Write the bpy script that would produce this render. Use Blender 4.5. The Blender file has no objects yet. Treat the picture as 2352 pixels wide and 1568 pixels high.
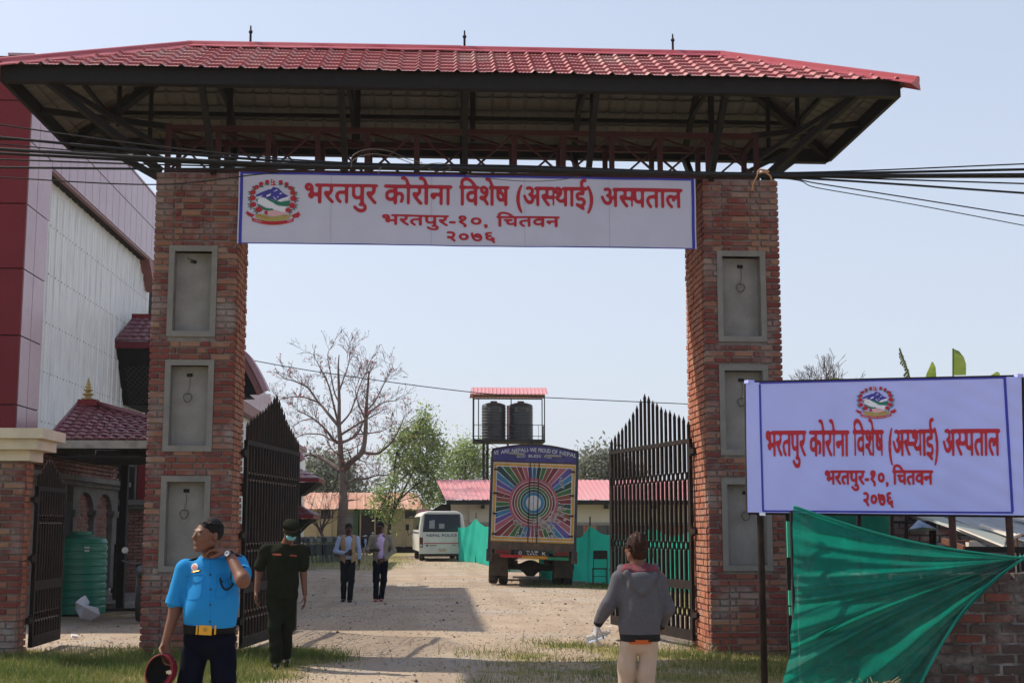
import bpy, bmesh, math, random
import numpy as np
from mathutils import Vector, Matrix, Euler

PI = math.pi
R = math.radians
random.seed(7)
np.random.seed(7)
SC = bpy.context.scene
COL = SC.collection

# ------------------------------------------------------------------ camera
CAM = Vector((0.0, -17.5, 1.64))
PITCH, YAW, FPX, VW, VH = R(7.8), R(3.1), 3080.0, 2352.0, 1568.0
cam_data = bpy.data.cameras.new('camera')
cam_data.sensor_width = 36.0
cam_data.lens = 36.0 * FPX / VW
cam_data.clip_start = 0.1
cam_data.clip_end = 3000
cam = bpy.data.objects.new('camera', cam_data)
cam.location = CAM
cam.rotation_euler = (PI / 2 + PITCH, 0, -YAW)
COL.objects.link(cam)
SC.camera = cam

# ------------------------------------------------------------------ light
SUN_TO = Vector((-0.89, 0.45, 1.10)).normalized()
SUN_EL = math.asin(SUN_TO.z)
SUN_AZ = math.atan2(SUN_TO.x, SUN_TO.y)          # from +Y, clockwise positive
world = bpy.data.worlds.new('World')
SC.world = world
world.use_nodes = True
wn, wl = world.node_tree.nodes, world.node_tree.links
bg = wn['Background']
sky = wn.new('ShaderNodeTexSky')
sky.sky_type = 'NISHITA'
sky.sun_disc = False
sky.sun_elevation = SUN_EL
sky.sun_rotation = SUN_AZ
sky.altitude = 200
sky.air_density = 1.0
sky.dust_density = 3.2
sky.ozone_density = 2.2
# spring haze: the clear sky blends into a pale veil, thicker towards the horizon, the same all round
geo_w = wn.new('ShaderNodeTexCoord')
sep_w = wn.new('ShaderNodeSeparateXYZ')
wl.new(geo_w.outputs['Generated'], sep_w.inputs[0])
mr_w = wn.new('ShaderNodeMapRange')
mr_w.inputs[1].default_value = 0.0
mr_w.inputs[2].default_value = 0.75
mr_w.inputs[3].default_value = 0.80
mr_w.inputs[4].default_value = 0.33
wl.new(sep_w.outputs[2], mr_w.inputs[0])
mx_w = wn.new('ShaderNodeMix')
mx_w.data_type = 'RGBA'
mx_w.inputs[7].default_value = (3.85, 4.15, 4.75, 1)
wl.new(mr_w.outputs[0], mx_w.inputs[0])
wl.new(sky.outputs[0], mx_w.inputs[6])
wl.new(mx_w.outputs[2], bg.inputs[0])
bg.inputs[1].default_value = 0.14
sun_d = bpy.data.lights.new('sun', 'SUN')
sun_d.energy = 4.2
sun_d.angle = R(0.6)
sun_d.color = (1.0, 0.90, 0.76)
sun = bpy.data.objects.new('sun', sun_d)
sun.rotation_euler = SUN_TO.to_track_quat('Z', 'Y').to_euler()
COL.objects.link(sun)
SC.view_settings.view_transform = 'Standard'
SC.view_settings.look = 'None'
SC.view_settings.exposure = 0.45
SC.view_settings.gamma = 1.0
SC.view_settings.use_curve_mapping = False
SC.render.engine = 'CYCLES'
SC.cycles.max_bounces = 6
SC.cycles.transparent_max_bounces = 16
SC.cycles.use_denoising = True

# ------------------------------------------------------------------ positions
_F = Vector((math.sin(YAW) * math.cos(PITCH), math.cos(YAW) * math.cos(PITCH), math.sin(PITCH)))
_R = Vector((math.cos(YAW), -math.sin(YAW), 0))
_U = _R.cross(_F)

def ray(px, py):
    return (_F + _R * ((px - VW / 2) / FPX) - _U * ((py - VH / 2) / FPX))

def at(px, py, Y):
    """point on the vertical plane y = Y"""
    d = ray(px, py)
    return CAM + d * ((Y - CAM.y) / d.y)

def gr(px, py, z=0.0):
    """point on the ground"""
    d = ray(px, py)
    return CAM + d * ((z - CAM.z) / d.z)

def onx(px, py, X):
    d = ray(px, py)
    return CAM + d * ((X - CAM.x) / d.x)

# ------------------------------------------------------------------ materials
def mk(name, color, rough=0.8, var=None, scale=4.0, bump=0.0, bscale=40.0, metal=0.0, spec=0.3,
       dirt=None, dirt_scale=1.5, dirt_amt=0.5, rnd=None, stretch=None, detail=5.0, trans=0.0, rvar=0.0):
    """base colour, second colour by noise, a third 'dirt' colour by larger noise, optional per-object ramp and fine relief"""
    m = bpy.data.materials.new(name)
    m.use_nodes = True
    n, l = m.node_tree.nodes, m.node_tree.links
    b = n['Principled BSDF']
    b.inputs['Roughness'].default_value = rough
    b.inputs['Metallic'].default_value = metal
    b.inputs['Specular IOR Level'].default_value = spec
    geo = n.new('ShaderNodeNewGeometry')
    vec = geo.outputs['Position']
    if stretch:
        mp = n.new('ShaderNodeMapping')
        mp.inputs['Scale'].default_value = stretch
        l.new(vec, mp.inputs[0])
        vec = mp.outputs[0]
    def noise(s, d=detail):
        t = n.new('ShaderNodeTexNoise')
        t.inputs['Scale'].default_value = s
        t.inputs['Detail'].default_value = d
        t.inputs['Roughness'].default_value = 0.62
        l.new(vec, t.inputs['Vector'])
        return t.outputs['Fac']
    def ramp(fac, lo, hi):
        r = n.new('ShaderNodeMapRange')
        r.inputs[1].default_value = lo
        r.inputs[2].default_value = hi
        l.new(fac, r.inputs[0])
        return r.outputs[0]
    def mix(fac, a, c):
        x = n.new('ShaderNodeMix')
        x.data_type = 'RGBA'
        for s, v in ((x.inputs[6], a), (x.inputs[7], c)):
            if isinstance(v, tuple):
                s.default_value = (*v, 1)
            else:
                l.new(v, s)
        if isinstance(fac, float):
            x.inputs[0].default_value = fac
        else:
            l.new(fac, x.inputs[0])
        return x.outputs[2]
    c = color
    if rnd:
        oi = n.new('ShaderNodeObjectInfo')
        cr = n.new('ShaderNodeValToRGB')
        cr.color_ramp.interpolation = 'CONSTANT' if len(rnd) > 3 else 'LINEAR'
        e = cr.color_ramp.elements
        for i, col in enumerate(rnd):
            if i < 2:
                el = e[i]
                el.position = i / len(rnd)
            else:
                el = e.new(i / len(rnd))
            el.color = (*col, 1)
        l.new(oi.outputs['Random'], cr.inputs[0])
        c = cr.outputs[0]
    if var:
        c = mix(ramp(noise(scale), 0.35, 0.65), c, var)
    if dirt:
        x = n.new('ShaderNodeMath')
        x.operation = 'MULTIPLY'
        x.inputs[1].default_value = dirt_amt
        l.new(ramp(noise(dirt_scale, 8), 0.48, 0.66), x.inputs[0])
        c = mix(x.outputs[0], c, dirt)
    if isinstance(c, tuple):
        b.inputs['Base Color'].default_value = (*c, 1)
    else:
        l.new(c, b.inputs['Base Color'])
    if rvar:
        mr = n.new('ShaderNodeMapRange')
        mr.inputs[3].default_value = max(0, rough - rvar)
        mr.inputs[4].default_value = min(1, rough + rvar)
        l.new(noise(scale * 2), mr.inputs[0])
        l.new(mr.outputs[0], b.inputs['Roughness'])
    if bump:
        bp = n.new('ShaderNodeBump')
        bp.inputs['Strength'].default_value = bump
        bp.inputs['Distance'].default_value = 0.02
        l.new(noise(bscale), bp.inputs['Height'])
        l.new(bp.outputs[0], b.inputs['Normal'])
    if trans:
        out = n['Material Output']
        tr = n.new('ShaderNodeBsdfTranslucent')
        if isinstance(c, tuple):
            tr.inputs[0].default_value = (*c, 1)
        else:
            l.new(c, tr.inputs[0])
        ms = n.new('ShaderNodeMixShader')
        ms.inputs[0].default_value = trans
        l.new(b.outputs[0], ms.inputs[1])
        l.new(tr.outputs[0], ms.inputs[2])
        l.new(ms.outputs[0], out.inputs[0])
    return m

# ------------------------------------------------------------------ mesh builder
def worldloc(o):
    v = Vector((0, 0, 0))
    while o is not None:
        v += o.location
        o = o.parent
    return v

class MB:
    def __init__(self):
        self.v, self.f, self.m = [], [], []
    def add(self, verts, faces, mi=0):
        k = len(self.v)
        self.v.extend([tuple(p) for p in verts])
        for f in faces:
            self.f.append(tuple(i + k for i in f))
            self.m.append(mi)
        return self
    def box(self, c, s, rot=None, mi=0):
        x, y, z = s[0] / 2, s[1] / 2, s[2] / 2
        vs = [Vector(p) for p in ((-x, -y, -z), (x, -y, -z), (x, y, -z), (-x, y, -z), (-x, -y, z), (x, -y, z), (x, y, z), (-x, y, z))]
        if rot is not None:
            M = Euler(rot).to_matrix() if not isinstance(rot, Matrix) else rot
            vs = [M @ p for p in vs]
        c = Vector(c)
        return self.add([p + c for p in vs], [(0, 3, 2, 1), (4, 5, 6, 7), (0, 1, 5, 4), (1, 2, 6, 5), (2, 3, 7, 6), (3, 0, 4, 7)], mi)
    def bbox(self, a, b, mi=0):
        a, b = Vector(a), Vector(b)
        return self.box((a + b) / 2, [abs(q) for q in (b - a)], None, mi)
    def beam(self, a, b, w, h, mi=0, up=(0, 0, 1)):
        a, b = Vector(a), Vector(b)
        d = b - a
        L = d.length
        z = d.normalized()
        u = Vector(up)
        if abs(z.dot(u)) > 0.98:
            u = Vector((0, 1, 0))
        x = u.cross(z).normalized()
        y = z.cross(x)
        M = Matrix((x, y, z)).transposed()
        return self.box((a + b) / 2, (w, h, L), M, mi)
    def tube(self, pts, r, n=8, mi=0, cap=True):
        pts = [Vector(p) for p in pts]
        k = len(pts)
        rs = r if isinstance(r, (list, tuple)) else [r] * k
        verts, faces = [], []
        prev = None
        for i, p in enumerate(pts):
            t = (pts[min(i + 1, k - 1)] - pts[max(i - 1, 0)])
            t = t.normalized() if t.length > 1e-9 else Vector((0, 0, 1))
            if prev is None:
                u = Vector((0, 0, 1)) if abs(t.z) < 0.9 else Vector((1, 0, 0))
                x = u.cross(t).normalized()
            else:
                x = (prev - t * prev.dot(t))
                x = x.normalized() if x.length > 1e-6 else Vector((1, 0, 0))
            prev = x
            y = t.cross(x)
            for j in range(n):
                a = 2 * PI * j / n
                verts.append(p + (x * math.cos(a) + y * math.sin(a)) * rs[i])
        for i in range(k - 1):
            for j in range(n):
                a, b = i * n + j, i * n + (j + 1) % n
                faces.append((a, b, b + n, a + n))
        if cap:
            faces.append(tuple(range(n - 1, -1, -1)))
            faces.append(tuple(range((k - 1) * n, k * n)))
        return self.add(verts, faces, mi)
    def lathe(self, c, prof, n=24, mi=0, axis='z', cap=True):
        c = Vector(c)
        verts, faces = [], []
        for (r, h) in prof:
            for j in range(n):
                a = 2 * PI * j / n
                q = (r * math.cos(a), r * math.sin(a), h)
                if axis == 'x':
                    q = (q[2], q[0], q[1])
                elif axis == 'y':
                    q = (q[0], q[2], q[1])
                verts.append(c + Vector(q))
        for i in range(len(prof) - 1):
            for j in range(n):
                a, b = i * n + j, i * n + (j + 1) % n
                faces.append((a, b, b + n, a + n))
        if cap:
            faces.append(tuple(range(n - 1, -1, -1)))
            faces.append(tuple(range((len(prof) - 1) * n, len(prof) * n)))
        return self.add(verts, faces, mi)
    def quad(self, a, b, c, d, mi=0):
        return self.add([a, b, c, d], [(0, 1, 2, 3)], mi)
    def prism(self, poly, d, mi=0):
        """extrude a 3D polygon along vector d"""
        n = len(poly)
        d = Vector(d)
        vs = [Vector(p) for p in poly] + [Vector(p) + d for p in poly]
        fs = [tuple(range(n - 1, -1, -1)), tuple(range(n, 2 * n))] + [(i, (i + 1) % n, (i + 1) % n + n, i + n) for i in range(n)]
        return self.add(vs, fs, mi)
    def grid(self, fn, nu, nv, mi=0):
        vs = [fn(i / nu, j / nv) for j in range(nv + 1) for i in range(nu + 1)]
        fs = [(j * (nu + 1) + i, j * (nu + 1) + i + 1, (j + 1) * (nu + 1) + i + 1, (j + 1) * (nu + 1) + i) for j in range(nv) for i in range(nu)]
        return self.add(vs, fs, mi)
    def mesh(self, name, mats, off=None, smooth=False):
        me = bpy.data.meshes.new(name)
        vs = self.v
        if off is not None and off.length > 0:
            vs = [(x - off.x, y - off.y, z - off.z) for x, y, z in vs]
        me.from_pydata(vs, [], self.f)
        for m in (mats if isinstance(mats, (list, tuple)) else [mats]):
            me.materials.append(m)
        if isinstance(mats, (list, tuple)) and len(mats) > 1:
            me.polygons.foreach_set('material_index', self.m)
        if smooth:
            me.polygons.foreach_set('use_smooth', [True] * len(me.polygons))
            if smooth == 'auto':
                me.set_sharp_from_angle(angle=R(35))
        me.update()
        return me

def fix_normals(me):
    bm = bmesh.new()
    bm.from_mesh(me)
    bmesh.ops.recalc_face_normals(bm, faces=bm.faces)
    bm.to_mesh(me)
    bm.free()

def thing(name, label, cat, loc=(0, 0, 0), rz=0, group=None):
    o = bpy.data.objects.new(name, None)
    o.location = loc
    o.rotation_euler = (0, 0, rz)
    o.empty_display_size = 0.1
    COL.objects.link(o)
    return tag(o, label, cat, group)

def tag(o, label=None, cat=None, group=None, kind=None):
    if label: o['label'] = label
    if cat: o['category'] = cat
    if group: o['group'] = group
    if kind: o['kind'] = kind
    return o

def part(name, mb, mats, parent=None, smooth=False, local=False, fix=True, label=None, kind=None):
    """link a builder's shapes as ONE mesh object; world coordinates unless local"""
    off = None if (local or parent is None) else worldloc(parent)
    me = mb.mesh(name, mats, off, smooth)
    if fix:
        fix_normals(me)
    o = bpy.data.objects.new(name, me)
    COL.objects.link(o)
    if parent is not None:
        o.parent = parent
    if label: o['label'] = label
    if kind: o['kind'] = kind
    return o

def inst(o, name=None, loc=None, rot=None, scale=None, parent=None):
    c = o.copy()
    if name: c.name = name
    COL.objects.link(c)
    if parent is not None: c.parent = parent
    if loc is not None: c.location = loc
    if rot is not None: c.rotation_euler = rot
    if scale is not None: c.scale = scale
    return c

def copy_tree(root, loc, rz=None, label=None, group=None, scale=None):
    r = root.copy()
    COL.objects.link(r)
    r.location = loc
    if rz is not None: r.rotation_euler = (root.rotation_euler[0], root.rotation_euler[1], rz)
    if scale is not None: r.scale = scale
    if label: r['label'] = label
    if group: r['group'] = group
    for ch in root.children:
        c = ch.copy(); COL.objects.link(c); c.parent = r
        for g in ch.children:
            d = g.copy(); COL.objects.link(d); d.parent = c
    return r

def npmesh(name, V, F, mats, parent=None, attr=None, smooth=False, mi=None):
    """fast mesh from arrays; F is (n,k) with one face size"""
    me = bpy.data.meshes.new(name)
    n, k = F.shape
    me.vertices.add(len(V))
    me.vertices.foreach_set('co', np.ascontiguousarray(V, dtype=np.float32).ravel())
    me.loops.add(n * k)
    me.loops.foreach_set('vertex_index', np.ascontiguousarray(F, dtype=np.int32).ravel())
    me.polygons.add(n)
    me.polygons.foreach_set('loop_start', np.arange(0, n * k, k, dtype=np.int32))
    me.polygons.foreach_set('loop_total', np.full(n, k, dtype=np.int32))
    for m in (mats if isinstance(mats, (list, tuple)) else [mats]):
        me.materials.append(m)
    if mi is not None:
        me.polygons.foreach_set('material_index', np.asarray(mi, dtype=np.int32))
    if smooth:
        me.polygons.foreach_set('use_smooth', np.ones(n, dtype=bool))
    me.update(calc_edges=True)
    me.validate()
    if attr is not None:
        a = me.attributes.new('tone', 'FLOAT', 'POINT')
        a.data.foreach_set('value', np.asarray(attr, dtype=np.float32))
    o = bpy.data.objects.new(name, me)
    COL.objects.link(o)
    if parent is not None:
        o.parent = parent
        w = worldloc(parent)
        o.location = (-w.x, -w.y, -w.z)
    return o

def smooth_path(pts, n=6):
    """Catmull-Rom through the points"""
    P = [Vector(p) for p in pts]
    P = [P[0] * 2 - P[1]] + P + [P[-1] * 2 - P[-2]]
    out = []
    for i in range(1, len(P) - 2):
        for k in range(n):
            t = k / n
            a, b, c, d = P[i - 1], P[i], P[i + 1], P[i + 2]
            out.append(0.5 * ((2 * b) + (c - a) * t + (2 * a - 5 * b + 4 * c - d) * t * t + (3 * b - a - 3 * c + d) * t ** 3))
    out.append(P[-2])
    return out

# shared materials
M_mortar = mk('mortar', (0.27, 0.245, 0.22), 0.95, (0.19, 0.17, 0.155), 9, 0.6, 60)
M_brick = mk('brick', (0.3, 0.1, 0.06), 0.9, None, 6, 0.7, 70,
             rnd=[(0.20, 0.050, 0.040), (0.22, 0.070, 0.050), (0.165, 0.042, 0.034), (0.30, 0.155, 0.10), (0.20, 0.058, 0.044), (0.26, 0.12, 0.08), (0.175, 0.052, 0.042), (0.23, 0.085, 0.058), (0.15, 0.058, 0.050)],
             dirt=(0.30, 0.27, 0.245), dirt_scale=1.7, dirt_amt=0.9)
M_brick_stuff = mk('brick_side', (0.28, 0.07, 0.045), 0.9, (0.42, 0.19, 0.105), 6, 0.7, 70, dirt=(0.34, 0.30, 0.27), dirt_scale=3.5, dirt_amt=0.4)
M_plaster = mk('cement_plaster', (0.30, 0.285, 0.26), 0.9, (0.25, 0.235, 0.215), 5, 0.25, 50, dirt=(0.19, 0.18, 0.165), dirt_scale=2.4, dirt_amt=0.6)
M_plasterf = mk('cement_frame', (0.235, 0.22, 0.20), 0.9, (0.20, 0.19, 0.17), 5, 0.25, 50, dirt=(0.16, 0.15, 0.14), dirt_scale=3.4, dirt_amt=0.6)
M_black = mk('black_steel', (0.011, 0.010, 0.011), 0.7, (0.017, 0.014, 0.013), 8, 0.1, 40, spec=0.2)
M_redox = mk('red_oxide_steel', (0.06, 0.014, 0.012), 0.7, (0.045, 0.012, 0.010), 6, 0.15, 40)
M_rust = mk('rusty_steel', (0.017, 0.012, 0.011), 0.75, (0.012, 0.010, 0.010), 12, 0.2, 60, spec=0.2, dirt=(0.045, 0.024, 0.017), dirt_scale=6, dirt_amt=0.7)
M_roofred = mk('red_roof_paint', (0.40, 0.125, 0.125), 0.5, (0.34, 0.095, 0.10), 3, 0.08, 20, spec=0.45, dirt=(0.42, 0.25, 0.225), dirt_scale=1.1, dirt_amt=0.75)
M_capred = mk('ridge_cap_paint', (0.36, 0.045, 0.055), 0.35, (0.40, 0.07, 0.075), 2, 0.04, 12, spec=0.5)
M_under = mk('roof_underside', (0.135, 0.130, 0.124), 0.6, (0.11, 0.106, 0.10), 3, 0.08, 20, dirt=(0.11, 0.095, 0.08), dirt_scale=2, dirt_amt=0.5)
# ------------------------------------------------------------------ lettering: outline glyphs -> one flat mesh
def glyph_tris(s):
    c = bpy.data.curves.new('tmp_text', 'FONT')
    c.body = s
    c.size = 1.0
    c.resolution_u = 4
    o = bpy.data.objects.new('tmp_text', c)
    COL.objects.link(o)
    dg = bpy.context.evaluated_depsgraph_get()
    me = bpy.data.meshes.new_from_object(o.evaluated_get(dg))
    me.calc_loop_triangles()
    V = np.array([v.co[:2] for v in me.vertices]) if len(me.vertices) else np.zeros((0, 2))
    T = np.array([t.vertices[:] for t in me.loop_triangles], dtype=int)
    bpy.data.objects.remove(o)
    bpy.data.meshes.remove(me)
    bpy.data.curves.remove(c)
    return V, T

_gl = {}
def raster(V, T, sx, sy, x0, y0, img):
    for t in T:
        P = V[t] * (sx, sy) - (x0, y0)
        lo = np.maximum(np.floor(P.min(0)).astype(int), 0)
        hi = np.minimum(np.ceil(P.max(0)).astype(int) + 1, (img.shape[1], img.shape[0]))
        if (hi <= lo).any():
            continue
        X, Y = np.meshgrid(np.arange(lo[0], hi[0]) + 0.5, np.arange(lo[1], hi[1]) + 0.5)
        def e(a, b):
            return (b[0] - a[0]) * (Y - a[1]) - (b[1] - a[1]) * (X - a[0])
        w0, w1, w2 = e(P[0], P[1]), e(P[1], P[2]), e(P[2], P[0])
        ins = ((w0 >= 0) & (w1 >= 0) & (w2 >= 0)) | ((w0 <= 0) & (w1 <= 0) & (w2 <= 0))
        img[lo[1]:hi[1], lo[0]:hi[0]][ins] = 1.0

def blur(a, r):
    k = np.exp(-0.5 * (np.arange(-3 * r, 3 * r + 1) / r) ** 2)
    k /= k.sum()
    a = np.apply_along_axis(lambda q: np.convolve(q, k, 'same'), 0, a)
    return np.apply_along_axis(lambda q: np.convolve(q, k, 'same'), 1, a)

def word_mesh(mb, pieces, box, place, res=46, bold=0.30, rad=2, mi=0):
    """pieces: list of (string, cut) drawn one after another; cut drops the right stem (a half letter).
    box: (u0, v_head, u1, v_base) the headline and baseline of the word on the sheet; place(u, v) -> point"""
    V_all, T_all, x, k = [], [], 0.0, 0
    cuts, blocks = [], []
    for s, cut in pieces:
        key = (s, cut)
        V, T = glyph_tris(s)
        if len(V) == 0:
            x += 0.25
            continue
        if cut:
            adv = V[:, 0].max() - 0.15
            cuts.append((len(V_all), x + adv + .02))
        else:
            adv = V[:, 0].max()
        lo = 0.0
        V = V + (x - lo, 0)
        V_all.append(V)
        T_all.append(T + k)
        blocks.append(len(T))
        k += len(V)
        x += adv - lo
    V = np.concatenate(V_all)
    T = np.concatenate(T_all)
    u0, vh, u1, vb = box
    HEAD = 0.62 if any(ord(ch) > 0x900 for s, c in pieces for ch in s) else 0.70
    ext = place(u1, vb) - place(u0, vb)
    W = ext.length
    H = (place(u0, vh) - place(u0, vb)).length
    gx0, gx1 = V[:, 0].min(), V[:, 0].max()
    pad = 6
    sy = res / HEAD
    sx = (W / H) * res / (gx1 - gx0)
    w = int((gx1 - gx0) * sx) + 2 * pad
    ylo, yhi = V[:, 1].min(), V[:, 1].max()
    h = int((yhi - ylo) * sy) + 2 * pad
    img = np.zeros((h, w))
    t0 = 0
    for bi, nb in enumerate(blocks):
        lay = np.zeros((h, w))
        raster(V, T[t0:t0 + nb], sx, sy, gx0 * sx - pad, ylo * sy - pad, lay)
        for ci, cx in cuts:
            if ci == bi:
                lay[:, int((cx - gx0) * sx) + pad:] = 0
        img = np.maximum(img, lay)
        t0 += nb
    f = blur(img, rad) - bold
    # marching squares over the blurred picture
    idx = {}
    def pos(i, j):
        u = (j + 0.5 - pad) / (w - 2 * pad)
        yy = (i + 0.5 - pad) / sy + ylo
        return place(u0 + (u1 - u0) * u, vb + (vh - vb) * (yy / HEAD))
    vs, fs = [], []
    def vert(key, i, j):
        if key not in idx:
            idx[key] = len(vs)
            vs.append(pos(i, j))
        return idx[key]
    ins = f > 0
    full = ins[:-1, :-1] & ins[1:, :-1] & ins[:-1, 1:] & ins[1:, 1:]
    part_ = (ins[:-1, :-1] | ins[1:, :-1] | ins[:-1, 1:] | ins[1:, 1:]) & ~full
    for i in range(h - 1):                       # full cells merged along the row
        j = 0
        row = full[i]
        while j < w - 1:
            if row[j]:
                j2 = j
                while j2 < w - 1 and row[j2] and j2 - j < 10:
                    j2 += 1
                fs.append((vert((i, j), i, j), vert((i, j2), i, j2), vert((i + 1, j2), i + 1, j2), vert((i + 1, j), i + 1, j)))
                j = j2
            else:
                j += 1
    for i, j in zip(*np.nonzero(part_)):
        cs = [(i, j), (i, j + 1), (i + 1, j + 1), (i + 1, j)]
        poly = []
        for q in range(4):
            a, b = cs[q], cs[(q + 1) % 4]
            fa, fb = f[a], f[b]
            if fa > 0:
                poly.append(vert(a, *a))
            if (fa > 0) != (fb > 0):
                t = fa / (fa - fb)
                key = (min(a, b), max(a, b))
                poly.append(vert(key, a[0] + (b[0] - a[0]) * t, a[1] + (b[1] - a[1]) * t))
        if len(poly) >= 3:
            fs.append(tuple(poly))
    mb.add(vs, fs, mi)

def poly_flat(mb, pts, place, mi, lift=0.0):
    P = [place(u, v, lift) for u, v in pts]
    mb.add(P, [tuple(range(len(P)))], mi)

def tri_poly(mb, pts, place, mi, lift=0.0):
    """any simple polygon, triangulated"""
    from mathutils.geometry import tessellate_polygon
    P = [Vector((u, v, 0)) for u, v in pts]
    T = tessellate_polygon([P])
    mb.add([place(u, v, lift) for u, v in pts], [tuple(t) for t in T], mi)

M_ink_red = mk('printed_red', (0.44, 0.018, 0.032), 0.55, (0.40, 0.017, 0.030), 3, spec=0.3)
M_ink_crimson = mk('printed_crimson', (0.46, 0.02, 0.035), 0.55, spec=0.3)
M_ink_blue = mk('printed_blue', (0.035, 0.04, 0.36), 0.55, spec=0.3)
M_ink_navy = mk('printed_violet_blue', (0.055, 0.045, 0.30), 0.55, spec=0.3)
M_ink_green = mk('printed_green', (0.02, 0.17, 0.10), 0.55, spec=0.3)
M_ink_leaf = mk('printed_leaf_green', (0.02, 0.10, 0.06), 0.55, spec=0.3)
M_ink_white = mk('printed_white', (0.72, 0.73, 0.80), 0.55, spec=0.3)
M_ink_pink = mk('printed_pink', (0.66, 0.38, 0.42), 0.55, spec=0.3)
M_ink_olive = mk('printed_olive', (0.38, 0.32, 0.10), 0.55, spec=0.3)
EMB_MATS = [M_ink_red, M_ink_crimson, M_ink_navy, M_ink_green, M_ink_leaf, M_ink_white, M_ink_pink, M_ink_olive]

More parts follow.
